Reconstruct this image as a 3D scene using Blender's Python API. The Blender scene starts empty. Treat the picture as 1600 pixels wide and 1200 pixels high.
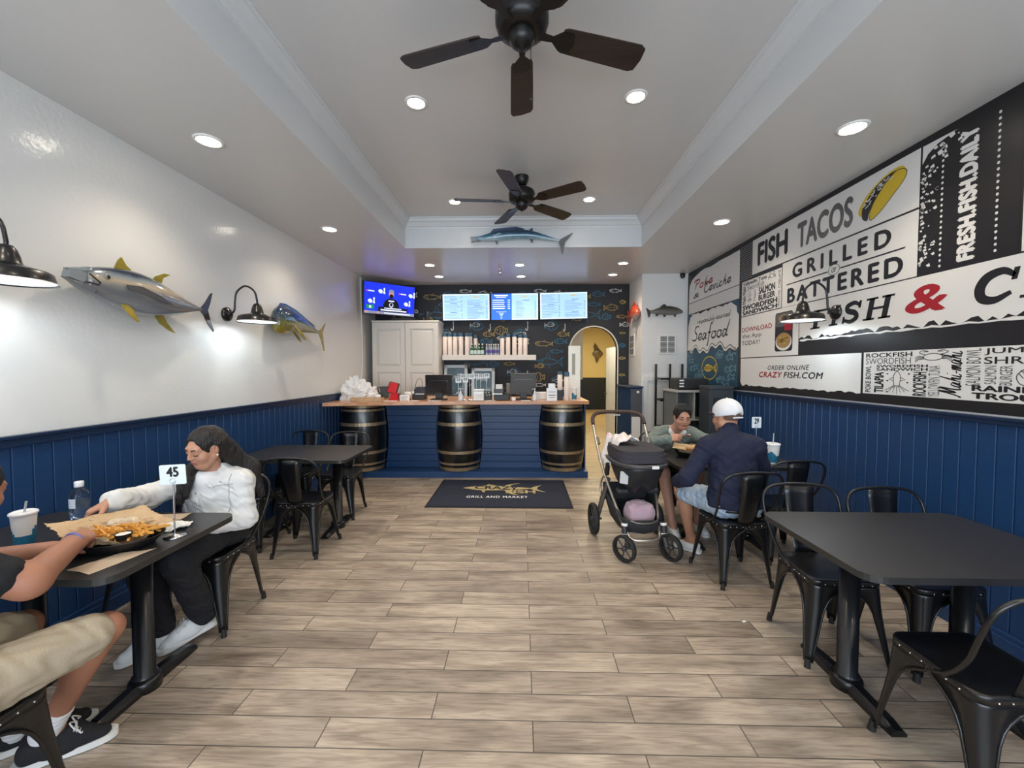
import bpy, bmesh, math, random
import numpy as np
from mathutils import Vector, Matrix
from mathutils.bvhtree import BVHTree
R = math.radians
random.seed(7)
C = bpy.context.scene.collection
SC = bpy.context.scene

# ------------------------------------------------------------------ camera
cam_d = bpy.data.cameras.new('camera')
cam_d.sensor_width = 36.0
cam_d.lens = 645.0 / 1600.0 * 36.0
cam_d.clip_start = 0.05
cam = bpy.data.objects.new('camera', cam_d)
C.objects.link(cam)
cam.location = (0, 0, 1.552)
cam.rotation_euler = (math.pi / 2 - math.atan(23 / 645), 0, math.atan(15 / 645))
SC.camera = cam

# ------------------------------------------------------------------ view, world
SC.view_settings.view_transform = 'Standard'
SC.view_settings.look = 'None'
SC.view_settings.gamma = 1.0
SC.view_settings.use_curve_mapping = False
SC.view_settings.exposure = 0.33
wd = bpy.data.worlds.new('world')
SC.world = wd
wd.use_nodes = True
bg = wd.node_tree.nodes['Background']
bg.inputs[0].default_value = (0.62, 0.76, 1.0, 1)
bg.inputs[1].default_value = 1.0

# ------------------------------------------------------------------ daylight through the storefront behind the camera
def area_light(name, loc, rot, sx, sy, power, col):
    l = bpy.data.lights.new(name, 'AREA')
    l.shape = 'RECTANGLE'; l.size = sx; l.size_y = sy; l.energy = power; l.color = col
    o = bpy.data.objects.new(name, l); C.objects.link(o)
    o.location = loc; o.rotation_euler = rot
    return o
area_light('storefront_daylight', (0.0, -2.35, 1.55), (R(90), 0, 0), 4.6, 2.3, 150, (0.80, 0.90, 1.0))
area_light('unseen_hallway_light', (2.3, 13.2, 3.0), (0, 0, 0), 1.2, 1.2, 60, (1.0, 0.83, 0.45))

area_light('unseen_hallway_light', (1.45, 9.0, 3.0), (0, 0, 0), 0.8, 0.8, 45, (1.0, 0.92, 0.75))  # unseen light added to brighten the white door and near hallway

def spot(name, loc, power, col, size=R(130), blend=0.9, radius=0.05):
    l = bpy.data.lights.new(name, 'SPOT')
    l.energy = power; l.color = col; l.spot_size = size; l.spot_blend = blend; l.shadow_soft_size = radius
    o = bpy.data.objects.new(name, l); C.objects.link(o); o.location = loc
    return o

# ------------------------------------------------------------------ materials
MATS = {}
def M(name, col=(0.8, 0.8, 0.8), rough=0.5, metal=0.0, col2=None, nscale=8.0, stretch=(1, 1, 1), bump=0.0, bscale=60.0,
      emit=0.0, trans=0.0, ior=1.45, coat=0.0, sub=0.0, alpha=1.0, spec=None, sheen=0.0, contrast=(0.35, 0.65)):
    if name in MATS: return MATS[name]
    m = bpy.data.materials.new(name); m.use_nodes = True
    nt = m.node_tree; b = nt.nodes['Principled BSDF']
    I = b.inputs
    I['Base Color'].default_value = (*col, 1)
    I['Roughness'].default_value = rough
    I['Metallic'].default_value = metal
    if spec is not None: I['Specular IOR Level'].default_value = spec
    if coat: I['Coat Weight'].default_value = coat; I['Coat Roughness'].default_value = 0.12
    if trans: I['Transmission Weight'].default_value = trans; I['IOR'].default_value = ior
    if sheen: I['Sheen Weight'].default_value = sheen
    if sub:
        I['Subsurface Weight'].default_value = sub
        I['Subsurface Radius'].default_value = (0.012, 0.005, 0.003)
    if emit:
        I['Emission Color'].default_value = (*col, 1); I['Emission Strength'].default_value = emit
    if col2 is not None or bump:
        tc = nt.nodes.new('ShaderNodeTexCoord')
        mp = nt.nodes.new('ShaderNodeMapping'); mp.inputs['Scale'].default_value = stretch
        nt.links.new(tc.outputs['Object'], mp.inputs['Vector'])
    if col2 is not None:
        n = nt.nodes.new('ShaderNodeTexNoise'); n.inputs['Scale'].default_value = nscale; n.inputs['Detail'].default_value = 4
        nt.links.new(mp.outputs[0], n.inputs['Vector'])
        r = nt.nodes.new('ShaderNodeValToRGB')
        r.color_ramp.elements[0].position = contrast[0]; r.color_ramp.elements[0].color = (*col, 1)
        r.color_ramp.elements[1].position = contrast[1]; r.color_ramp.elements[1].color = (*col2, 1)
        nt.links.new(n.outputs['Fac'], r.inputs[0]); nt.links.new(r.outputs[0], I['Base Color'])
    if bump:
        n2 = nt.nodes.new('ShaderNodeTexNoise'); n2.inputs['Scale'].default_value = bscale; n2.inputs['Detail'].default_value = 3
        nt.links.new(mp.outputs[0], n2.inputs['Vector'])
        bp = nt.nodes.new('ShaderNodeBump'); bp.inputs['Strength'].default_value = bump; bp.inputs['Distance'].default_value = 0.01
        nt.links.new(n2.outputs['Fac'], bp.inputs['Height']); nt.links.new(bp.outputs[0], I['Normal'])
        if coat: nt.links.new(bp.outputs[0], I['Coat Normal'])
    MATS[name] = m
    return m

def ramp_mat(name, axis, stops, rough=0.25, coat=0.5, noise=0.0, nscale=20.0, spots=None):
    """colour pattern of a painted body: a ramp along a local axis (metres), optional mottling"""
    if name in MATS: return MATS[name]
    m = bpy.data.materials.new(name); m.use_nodes = True
    nt = m.node_tree; b = nt.nodes['Principled BSDF']; I = b.inputs
    I['Roughness'].default_value = rough; I['Coat Weight'].default_value = coat; I['Coat Roughness'].default_value = 0.08
    tc = nt.nodes.new('ShaderNodeTexCoord'); sp = nt.nodes.new('ShaderNodeSeparateXYZ')
    nt.links.new(tc.outputs['Object'], sp.inputs[0])
    lo, hi = stops[0][0], stops[-1][0]
    mr = nt.nodes.new('ShaderNodeMapRange'); mr.inputs['From Min'].default_value = lo; mr.inputs['From Max'].default_value = hi
    src = sp.outputs[axis]
    if noise:
        n = nt.nodes.new('ShaderNodeTexNoise'); n.inputs['Scale'].default_value = nscale; n.inputs['Detail'].default_value = 4
        nt.links.new(tc.outputs['Object'], n.inputs['Vector'])
        ma = nt.nodes.new('ShaderNodeMath'); ma.operation = 'MULTIPLY_ADD'
        ma.inputs[1].default_value = noise; nt.links.new(n.outputs['Fac'], ma.inputs[0]); nt.links.new(src, ma.inputs[2])
        src = ma.outputs[0]
    nt.links.new(src, mr.inputs['Value'])
    r = nt.nodes.new('ShaderNodeValToRGB'); el = r.color_ramp.elements
    while len(el) < len(stops): el.new(0.5)
    for e, (p, c) in zip(el, stops):
        e.position = (p - lo) / (hi - lo); e.color = (*c, 1)
    nt.links.new(mr.outputs[0], r.inputs[0])
    out = r.outputs[0]
    if spots:
        v = nt.nodes.new('ShaderNodeTexVoronoi'); v.inputs['Scale'].default_value = spots[0]
        nt.links.new(tc.outputs['Object'], v.inputs['Vector'])
        lt = nt.nodes.new('ShaderNodeMath'); lt.operation = 'LESS_THAN'; lt.inputs[1].default_value = spots[1]
        nt.links.new(v.outputs['Distance'], lt.inputs[0])
        mx = nt.nodes.new('ShaderNodeMixRGB'); mx.inputs[2].default_value = (*spots[2], 1)
        nt.links.new(lt.outputs[0], mx.inputs[0]); nt.links.new(out, mx.inputs[1]); out = mx.outputs[0]
    nt.links.new(out, I['Base Color'])
    MATS[name] = m
    return m

# ------------------------------------------------------------------ mesh builder
class MB:
    def __init__(s): s.v = []; s.f = []; s.m = []; s.sm = []
    def add(s, vs, fs, mi=0, smooth=False, T=None):
        n = len(s.v)
        for p in vs:
            p = Vector(p)
            s.v.append(T @ p if T is not None else p)
        for f in fs:
            s.f.append([n + i for i in f]); s.m.append(mi); s.sm.append(smooth)
        return s
    def box(s, x0, x1, y0, y1, z0, z1, mi=0, T=None):
        vs = [(x, y, z) for z in (z0, z1) for y in (y0, y1) for x in (x0, x1)]
        return s.add(vs, [(0, 2, 3, 1), (4, 5, 7, 6), (0, 1, 5, 4), (2, 6, 7, 3), (0, 4, 6, 2), (1, 3, 7, 5)], mi, False, T)
    def prism(s, pts, z0, z1, mi=0, T=None, smooth=False):
        """outline in local xy extruded from z0 to z1"""
        a = sum(pts[i][0] * pts[(i + 1) % len(pts)][1] - pts[(i + 1) % len(pts)][0] * pts[i][1] for i in range(len(pts)))
        if a < 0: pts = pts[::-1]
        n = len(pts)
        vs = [(p[0], p[1], z0) for p in pts] + [(p[0], p[1], z1) for p in pts]
        s.add(vs, [list(range(n))[::-1], list(range(n, 2 * n))], mi, False, T)
        s.add(vs, [(i, (i + 1) % n, n + (i + 1) % n, n + i) for i in range(n)], mi, smooth, T)
        return s
    def tube(s, pts, r, n=10, closed=False, mi=0, T=None, cap=True, sx=1.0):
        pts = [Vector(p) for p in pts]; k = len(pts)
        rs = r if isinstance(r, (list, tuple)) else [r] * k
        up = None; vs = []
        for i, p in enumerate(pts):
            if closed: t = pts[(i + 1) % k] - pts[i - 1]
            else: t = pts[min(i + 1, k - 1)] - pts[max(i - 1, 0)]
            if t.length < 1e-9: t = Vector((0, 0, 1))
            t.normalize()
            if up is None:
                up = Vector((0, 0, 1)) if abs(t.z) < 0.9 else Vector((1, 0, 0))
            up = (up - t * up.dot(t))
            if up.length < 1e-6: up = t.orthogonal()
            up.normalize(); side = t.cross(up)
            for j in range(n):
                a = 2 * math.pi * j / n
                vs.append(p + (side * math.cos(a) * sx + up * math.sin(a)) * rs[i])
        fs = []
        for i in range(k if closed else k - 1):
            a, b = i * n, ((i + 1) % k) * n
            fs += [(a + j, a + (j + 1) % n, b + (j + 1) % n, b + j) for j in range(n)]
        s.add(vs, fs, mi, True, T)
        if not closed and cap:
            s.add(vs, [tuple(range(n))[::-1], tuple(range((k - 1) * n, k * n))], mi, False, T)
        return s
    def lathe(s, prof, n=24, mi=0, T=None, smooth=True, arc=2 * math.pi):
        """profile [(r, z)...] about local z"""
        k = len(prof); full = abs(arc - 2 * math.pi) < 1e-6
        m = n if full else n + 1
        vs = [(r * math.cos(arc * j / n), r * math.sin(arc * j / n), z) for r, z in prof for j in range(m)]
        fs = []
        for i in range(k - 1):
            for j in range(n):
                j2 = (j + 1) % m
                fs.append((i * m + j, i * m + j2, (i + 1) * m + j2, (i + 1) * m + j))
        s.add(vs, fs, mi, smooth, T)
        return s
    def disc(s, r, z, n=24, mi=0, T=None, flip=False):
        vs = [(r * math.cos(2 * math.pi * j / n), r * math.sin(2 * math.pi * j / n), z) for j in range(n)]
        return s.add(vs, [tuple(range(n))[::-1] if flip else tuple(range(n))], mi, False, T)
    def sphere(s, c, r, n=12, mi=0, T=None):
        if not isinstance(r, (list, tuple)): r = (r, r, r)
        vs = []; h = n // 2
        for i in range(h + 1):
            a = math.pi * i / h
            for j in range(n):
                b = 2 * math.pi * j / n
                vs.append((c[0] + r[0] * math.sin(a) * math.cos(b), c[1] + r[1] * math.sin(a) * math.sin(b), c[2] + r[2] * math.cos(a)))
        fs = [(i * n + j, (i + 1) * n + j, (i + 1) * n + (j + 1) % n, i * n + (j + 1) % n) for i in range(h) for j in range(n)]
        return s.add(vs, fs, mi, True, T)
    def ribbon(s, pts, w, T=None, mi=0, z=0.0, th=0.001, closed=False, taper=None):
        """flat stroke of width w along a 2D polyline, in local xy"""
        k = len(pts)
        P = [Vector((p[0], p[1])) for p in pts]
        L, Rr = [], []
        for i in range(k):
            if closed: t = P[(i + 1) % k] - P[i - 1]
            else: t = P[min(i + 1, k - 1)] - P[max(i - 1, 0)]
            if t.length < 1e-9: t = Vector((1, 0))
            t.normalize(); nn = Vector((-t.y, t.x))
            ww = w[i] if isinstance(w, (list, tuple)) else w
            if taper and not closed:
                q = i / (k - 1); ww *= taper[0] + (1 - taper[0]) * math.sin(math.pi * min(max(q, 0.02), 0.98)) ** 0.7
            L.append(P[i] + nn * ww / 2); Rr.append(P[i] - nn * ww / 2)
        vs = [(p.x, p.y, z + th) for p in L] + [(p.x, p.y, z + th) for p in Rr]
        fs = []
        for i in range(k if closed else k - 1):
            j = (i + 1) % k
            fs.append((i, k + i, k + j, j))
        return s.add(vs, fs, mi, False, T)
    def build(s, name, mats, parent=None, bevel=0.0, seg=2, solid=0.0, sub=0, loc=None, rz=0.0, autosmooth=False):
        me = bpy.data.meshes.new(name)
        me.from_pydata([tuple(p) for p in s.v], [], s.f)
        for m in (mats if isinstance(mats, (list, tuple)) else [mats]): me.materials.append(m)
        me.polygons.foreach_set('material_index', s.m)
        me.polygons.foreach_set('use_smooth', s.sm)
        me.update()
        o = bpy.data.objects.new(name, me); C.objects.link(o)
        if loc is not None: o.location = loc
        o.rotation_euler.z = rz
        if parent is not None: o.parent = parent
        if solid:
            md = o.modifiers.new('thickness', 'SOLIDIFY'); md.thickness = solid; md.offset = 0
        if bevel:
            md = o.modifiers.new('edges', 'BEVEL'); md.width = bevel; md.segments = seg; md.limit_method = 'ANGLE'; md.angle_limit = R(40)
        if sub:
            md = o.modifiers.new('smooth', 'SUBSURF'); md.levels = sub; md.render_levels = sub
        return o

def tag(o, label, cat, group=None):
    o['label'] = label; o['category'] = cat
    if group: o['group'] = group
    return o
def thing(name, label, cat, loc=(0, 0, 0), rz=0.0, group=None):
    o = bpy.data.objects.new(name, None); C.objects.link(o)
    o.empty_display_size = 0.1
    o.location = loc; o.rotation_euler = (0, 0, rz)
    return tag(o, label, cat, group)
def struct(o):
    o['kind'] = 'structure'; return o
def dup(root, loc, rz=0.0, label=None, group=None):
    def cp(o, par):
        c = o.copy(); C.objects.link(c)
        if par is not None: c.parent = par
        for ch in list(o.children): cp(ch, c)
        return c
    r = cp(root, None)
    r.location = loc; r.rotation_euler = (0, 0, rz)
    if label: r['label'] = label
    if group: r['group'] = group
    return r

def frame(o, x, y, z):
    """matrix from an origin and three axes"""
    x, y, z = Vector(x), Vector(y), Vector(z)
    m = Matrix(((x.x, y.x, z.x, o[0]), (x.y, y.y, z.y, o[1]), (x.z, y.z, z.z, o[2]), (0, 0, 0, 1)))
    return m
def rot(axis, ang, loc=(0, 0, 0)):
    return Matrix.Translation(loc) @ Matrix.Rotation(ang, 4, axis)
def spline(pts, n=8, closed=False):
    """Catmull-Rom through points of any dimension"""
    P = [np.array(p, float) for p in pts]; out = []; k = len(P)
    for i in range(k if closed else k - 1):
        p0 = P[i - 1] if (closed or i > 0) else 2 * P[0] - P[1]
        p1 = P[i]; p2 = P[(i + 1) % k]
        p3 = P[(i + 2) % k] if (closed or i + 2 < k) else 2 * P[-1] - P[-2]
        for j in range(n):
            t = j / n
            out.append(tuple(0.5 * (2 * p1 + (p2 - p0) * t + (2 * p0 - 5 * p1 + 4 * p2 - p3) * t * t + (3 * p1 - p0 - 3 * p2 + p3) * t ** 3)))
    if not closed: out.append(tuple(P[-1]))
    return out
def rrect(x0, x1, y0, y1, r, n=5):
    out = []
    for cx, cy, a0 in ((x1 - r, y1 - r, 0), (x0 + r, y1 - r, 90), (x0 + r, y0 + r, 180), (x1 - r, y0 + r, 270)):
        for i in range(n + 1):
            a = R(a0 + 90 * i / n); out.append((cx + r * math.cos(a), cy + r * math.sin(a)))
    return out
def ell(cx, cy, rx, ry, n=24, a0=0.0, a1=360.0):
    full = abs(a1 - a0 - 360) < 1e-6
    return [(cx + rx * math.cos(R(a0 + (a1 - a0) * i / n)), cy + ry * math.sin(R(a0 + (a1 - a0) * i / n))) for i in range(n if full else n + 1)]

# ------------------------------------------------------------------ lettering
_fc = {}
def glyphs(text, bold=0.0, shear=0.0, spacing=1.0):
    key = (text, bold, shear, spacing)
    if key not in _fc:
        cu = bpy.data.curves.new('lettering', 'FONT')
        cu.body = text; cu.size = 1.0; cu.shear = shear; cu.space_character = spacing
        cu.resolution_u = 4; cu.extrude = 0.0; cu.fill_mode = 'FRONT'
        o = bpy.data.objects.new('lettering', cu); C.objects.link(o)
        dg = bpy.context.evaluated_depsgraph_get()
        me = bpy.data.meshes.new_from_object(o.evaluated_get(dg))
        vs = [(v.co.x, v.co.y, 0) for v in me.vertices]; fs = [list(p.vertices) for p in me.polygons]
        bpy.data.objects.remove(o); bpy.data.curves.remove(cu); bpy.data.meshes.remove(me)
        if bold:                                            # heavier strokes: the glyphs laid over themselves, slightly shifted
            n = len(vs); sh = [(-bold, 0), (bold, 0), (0, bold * .8), (0, -bold * .8)]
            fs = [[i + n * k for i in f] for k in range(4) for f in fs]; vs = [(x + dx, y + dy, k) for k, (dx, dy) in enumerate(sh) for x, y, _ in vs]
        _fc[key] = (vs, fs)
    return _fc[key]
def text(mb, s, x0, x1, y0, y1, T=None, mi=0, z=0.001, bold=0.0, shear=0.0, spacing=1.0, rot90=0, warp=None):
    """lettering stretched to fill the box; rot90=1 reads upward, -1 downward"""
    vs, fs = glyphs(s, bold, shear, spacing)
    ax = min(v[0] for v in vs); bx = max(v[0] for v in vs); ay = min(v[1] for v in vs); by = max(v[1] for v in vs)
    out = []
    for u, w, lay in vs:
        p, q = (u - ax) / (bx - ax), (w - ay) / (by - ay)
        if rot90 == 1: p, q = 1 - q, p
        elif rot90 == -1: p, q = q, 1 - p
        X, Y = x0 + p * (x1 - x0), y0 + q * (y1 - y0)
        if warp: X, Y = warp(X, Y)
        out.append((X, Y, z + lay * 0.00015))
    mb.add(out, fs, mi, False, T)

# ------------------------------------------------------------------ the room
WX = 2.65; SOF = 3.07; TRAY = 3.43; YB = 7.45; YF = -2.4
TX0, TX1, TY0, TY1 = -1.47, 1.49, -1.6, 5.215

wallp = M('wall_paint', (0.77, 0.77, 0.745), 0.36, bump=0.16, bscale=38, coat=0.55)
whitep = M('white_paint', (0.80, 0.80, 0.78), 0.4, bump=0.05, bscale=60)
ceilp = M('ceiling_paint', (0.64, 0.64, 0.63), 0.3, bump=0.04, bscale=30)
trimp = M('trim_paint', (0.66, 0.68, 0.69), 0.35)
navy = M('navy_paint', (0.0085, 0.045, 0.135), 0.38, bump=0.08, bscale=70)
navyd = M('navy_cap_paint', (0.006, 0.022, 0.062), 0.35)
black_metal = M('black_metal', (0.0055, 0.006, 0.007), 0.30, 0.0, spec=0.5, coat=0.12)
black_soft = M('black_plastic', (0.010, 0.010, 0.011), 0.45)
chrome = M('chrome', (0.75, 0.75, 0.76), 0.18, 1.0)

def floor_mat():
    m = bpy.data.materials.new('plank_tile'); m.use_nodes = True
    nt = m.node_tree; b = nt.nodes['Principled BSDF']; L = nt.links.new
    tc = nt.nodes.new('ShaderNodeTexCoord')
    mp = nt.nodes.new('ShaderNodeMapping'); mp.inputs['Location'].default_value = (-0.05, -1.77, 0)
    L(tc.outputs['Object'], mp.inputs['Vector'])
    br = nt.nodes.new('ShaderNodeTexBrick'); br.offset = 0.5; br.offset_frequency = 2; br.squash = 1
    br.inputs['Scale'].default_value = 1; br.inputs['Brick Width'].default_value = 0.9; br.inputs['Row Height'].default_value = 0.15
    br.inputs['Mortar Size'].default_value = 0.0025; br.inputs['Mortar Smooth'].default_value = 0.15; br.inputs['Bias'].default_value = 0
    br.inputs['Color1'].default_value = (0, 0, 0, 1); br.inputs['Color2'].default_value = (1, 1, 1, 1); br.inputs['Mortar'].default_value = (0.5, 0.5, 0.5, 1)
    L(mp.outputs[0], br.inputs['Vector'])
    bw = nt.nodes.new('ShaderNodeRGBToBW'); L(br.outputs['Color'], bw.inputs[0])
    wv = nt.nodes.new('ShaderNodeMath'); wv.operation = 'MULTIPLY'; wv.inputs[1].default_value = 37.0; L(bw.outputs[0], wv.inputs[0])
    def noise(sc, scale, det, dist):
        g = nt.nodes.new('ShaderNodeMapping'); g.inputs['Scale'].default_value = sc; L(tc.outputs['Object'], g.inputs['Vector'])
        n = nt.nodes.new('ShaderNodeTexNoise'); n.noise_dimensions = '4D'
        n.inputs['Scale'].default_value = scale; n.inputs['Detail'].default_value = det; n.inputs['Distortion'].default_value = dist
        L(g.outputs[0], n.inputs['Vector']); L(wv.outputs[0], n.inputs['W'])
        return n.outputs['Fac']
    fine = noise((1.6, 22, 1), 2.6, 7, 1.6)
    broad = noise((1.0, 4.0, 1), 1.7, 3, 0.7)
    rp = nt.nodes.new('ShaderNodeValToRGB'); e = rp.color_ramp.elements
    e[0].position = 0.25; e[0].color = (0.175, 0.138, 0.103, 1); e[1].position = 0.62; e[1].color = (0.475, 0.398, 0.315, 1)
    L(broad, rp.inputs[0])
    rf = nt.nodes.new('ShaderNodeValToRGB'); f = rf.color_ramp.elements
    f[0].position = 0.33; f[0].color = (0.66, 0.64, 0.62, 1); f[1].position = 0.58; f[1].color = (1.06, 1.06, 1.06, 1)
    L(fine, rf.inputs[0])
    mx = nt.nodes.new('ShaderNodeMixRGB'); mx.blend_type = 'MULTIPLY'; mx.inputs[0].default_value = 1
    L(rp.outputs[0], mx.inputs[1]); L(rf.outputs[0], mx.inputs[2])
    mr = nt.nodes.new('ShaderNodeMapRange'); mr.inputs['To Min'].default_value = 0.84; mr.inputs['To Max'].default_value = 1.12
    L(bw.outputs[0], mr.inputs['Value'])
    m2 = nt.nodes.new('ShaderNodeMixRGB'); m2.blend_type = 'MULTIPLY'; m2.inputs[0].default_value = 1
    L(mx.outputs[0], m2.inputs[1]); L(mr.outputs[0], m2.inputs[2])
    m3 = nt.nodes.new('ShaderNodeMixRGB'); m3.inputs[2].default_value = (0.055, 0.048, 0.046, 1)
    L(br.outputs['Fac'], m3.inputs[0]); L(m2.outputs[0], m3.inputs[1]); L(m3.outputs[0], b.inputs['Base Color'])
    b.inputs['Roughness'].default_value = 0.42
    bp = nt.nodes.new('ShaderNodeBump'); bp.inputs['Strength'].default_value = 0.25; bp.inputs['Distance'].default_value = 0.002; bp.invert = True
    L(br.outputs['Fac'], bp.inputs['Height']); L(bp.outputs[0], b.inputs['Normal'])
    return m
tan_tile = M('tan_tile', (0.42, 0.30, 0.17), 0.4, col2=(0.55, 0.41, 0.25), nscale=2.5, stretch=(1, 3, 1))

fl = MB().box(-WX, WX, YF, 5.9, -0.1, 0).build('floor', floor_mat()); struct(fl)
fl2 = MB().box(-WX, 3.7, 5.9, 16.1, -0.1, 0).build('floor_hallway', tan_tile); struct(fl2)

# ceiling: soffit band around a raised tray
c = MB()
c.box(-WX, TX0, YF, YB, SOF, SOF + 0.6); c.box(TX1, WX, YF, YB, SOF, SOF + 0.6)
c.box(TX0, TX1, TY1, YB, SOF, SOF + 0.6); c.box(TX0, TX1, YF, TY0, SOF, SOF + 0.6)
c.box(TX0, TX1, TY0, TY1, TRAY, TRAY + 0.24)
ceil = struct(c.build('ceiling', ceilp))
# fascia boards of the tray and crown moulding
def crown(name, p0, p1, inward):
    """stepped moulding along the top of a tray side; inward = unit xy direction into the tray"""
    prof = [(0.0, 0.0), (0.012, 0.0), (0.016, 0.02), (0.03, 0.03), (0.05, 0.065), (0.075, 0.085), (0.08, 0.105), (0.09, 0.11), (0.09, 0.125), (0, 0.125)]
    a, b = Vector((*p0, TRAY - 0.125)), Vector((*p1, TRAY - 0.125)); n = Vector((*inward, 0)); d = (b - a).normalized()
    m = MB(); vs = []
    for q, k in ((a, 1), (b, -1)):
        for u, v in prof: vs.append(q + n * u + Vector((0, 0, v)) + d * (u * k))
    k = len(prof)
    m.add(vs, [(i, (i + 1) % k, k + (i + 1) % k, k + i) for i in range(k)] + [tuple(range(k)), tuple(range(k, 2 * k))[::-1]])
    return struct(m.build(name, trimp))
crown('trim_1', (TX0, TY0), (TX0, TY1), (1, 0)); crown('trim_2', (TX1, TY0), (TX1, TY1), (-1, 0))
crown('trim_3', (TX0, TY1), (TX1, TY1), (0, -1))
m = MB(); m.box(TX0, TX0 + 0.006, TY0, TY1, SOF, TRAY - 0.12); m.box(TX1 - 0.006, TX1, TY0, TY1, SOF, TRAY - 0.12); m.box(TX0, TX1, TY1 - 0.006, TY1, SOF, TRAY - 0.12)
struct(m.build('trim_4', trimp))

struct(MB().box(-WX - 0.12, -WX, YF, YB + 0.12, -0.1, SOF + 0.6).build('wall_left', wallp))
struct(MB().box(WX, WX + 0.12, YF, YB + 0.12, -0.1, SOF + 0.6).build('wall_right', wallp))

# back wall papered in charcoal, with an arched opening to the hallway
paper = M('charcoal_wallpaper', (0.0125, 0.0135, 0.017), 0.55)
AX0, AX1, AZ = 0.87, 1.71, 1.89
def arch(x0, x1, zs, n=20, pad=0.0):
    cx, r = (x0 + x1) / 2, (x1 - x0) / 2 + pad
    return [(cx + r * math.cos(math.pi * i / n), zs + r * math.sin(math.pi * i / n)) for i in range(n + 1)]
Tback = frame((0, YB + 0.12, 0), (1, 0, 0), (0, 0, 1), (0, -1, 0))     # local xy = world xz, local z toward the room
b = MB()
b.prism([(-WX, 0), (AX0, 0), (AX0, SOF), (-WX, SOF)], 0, 0.12, T=Tback)
b.prism([(AX1, 0), (WX, 0), (WX, SOF), (AX1, SOF)], 0, 0.12, T=Tback)
A = arch(AX0, AX1, AZ)
for i in range(len(A) - 1):
    b.prism([A[i], (A[i][0], SOF), (A[i + 1][0], SOF), A[i + 1]], 0, 0.12, T=Tback)
wall_back = struct(b.build('wall_back', paper))
creamp = M('cream_paint', (0.72, 0.69, 0.58), 0.4)
b = MB(); Ao = arch(AX0, AX1, AZ, pad=0.022)
out = [(AX1 + 0.022, 0)] + Ao + [(AX0 - 0.022, 0)]; inn = [(AX1, 0)] + A + [(AX0, 0)]
for i in range(len(out) - 1):
    b.prism([inn[i], out[i], out[i + 1], inn[i + 1]], -0.002, 0.128, T=Tback)
struct(b.build('trim_5', creamp))

# column that boxes in the corner of the right wall
struct(MB().box(1.92, WX, 6.68, YB, 0, SOF).build('wall_corner', whitep))
b = MB(); Tc = frame((0, 6.68, 0), (1, 0, 0), (0, 0, 1), (0, -1, 0))
for x0, x1, z0, z1 in ((1.95, 2.02, 0.14, 1.37), (2.53, 2.60, 0.14, 1.37), (1.95, 2.60, 1.37, 1.44), (1.95, 2.60, 0, 0.14)):
    b.prism([(x0, z0), (x1, z0), (x1, z1), (x0, z1)], 0, 0.022, T=Tc)
struct(b.build('trim_6', whitep, bevel=0.006))

# hallway behind the arch
yellow = M('yellow_paint', (0.80, 0.66, 0.34), 0.5)
greyp = M('grey_paint', (0.50, 0.48, 0.42), 0.5)
darkn = M('dark_navy_paint', (0.006, 0.013, 0.028), 0.5)
def hall(name, m, x0, x1, y0, y1, z0, z1): struct(MB().box(x0, x1, y0, y1, z0, z1).build(name, m))
hall('wall_hallway_rear', yellow, 0.6, 3.7, 16.0, 16.1, 1.23, 3.2)
hall('wall_hallway_rear_wainscot', darkn, 0.6, 3.7, 15.97, 16.1, 0, 1.23)
hall('wall_hallway_left', greyp, 0.6, 1.80, 12.2, 16.0, 1.25, 3.2)
hall('wall_hallway_left_wainscot', darkn, 0.6, 1.82, 12.17, 15.97, 0, 1.25)
hall('wall_hallway_near', greyp, 0.62, 0.74, 7.57, 12.2, 0, 3.2)
hall('wall_hallway_right', greyp, 2.12, 2.24, 7.57, 9.1, 0, 3.2)
hall('wall_hallway_far', yellow, 3.6, 3.7, 9.1, 16.0, 0, 3.2)
hall('ceiling_hallway', ceilp, 0.6, 3.7, 7.57, 16.1, 3.14, 3.24)

# wall behind the camera with the storefront glazing
b = MB()
b.box(-WX, WX, YF - 0.12, YF, 0, 0.4); b.box(-WX, WX, YF - 0.12, YF, 2.75, SOF + 0.6)
b.box(-WX, -2.35, YF - 0.12, YF, 0.4, 2.75); b.box(2.35, WX, YF - 0.12, YF, 0.4, 2.75)
struct(b.build('wall_rear', wallp))
b = MB()
for x in (-2.35, -0.82, 0.76, 2.29): b.box(x, x + 0.06, YF - 0.1, YF - 0.02, 0.4, 2.75)
b.box(-2.35, 2.35, YF - 0.1, YF - 0.02, 0.4, 0.46); b.box(-2.35, 2.35, YF - 0.1, YF - 0.02, 2.69, 2.75)
struct(b.build('window_1', black_metal))

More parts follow.
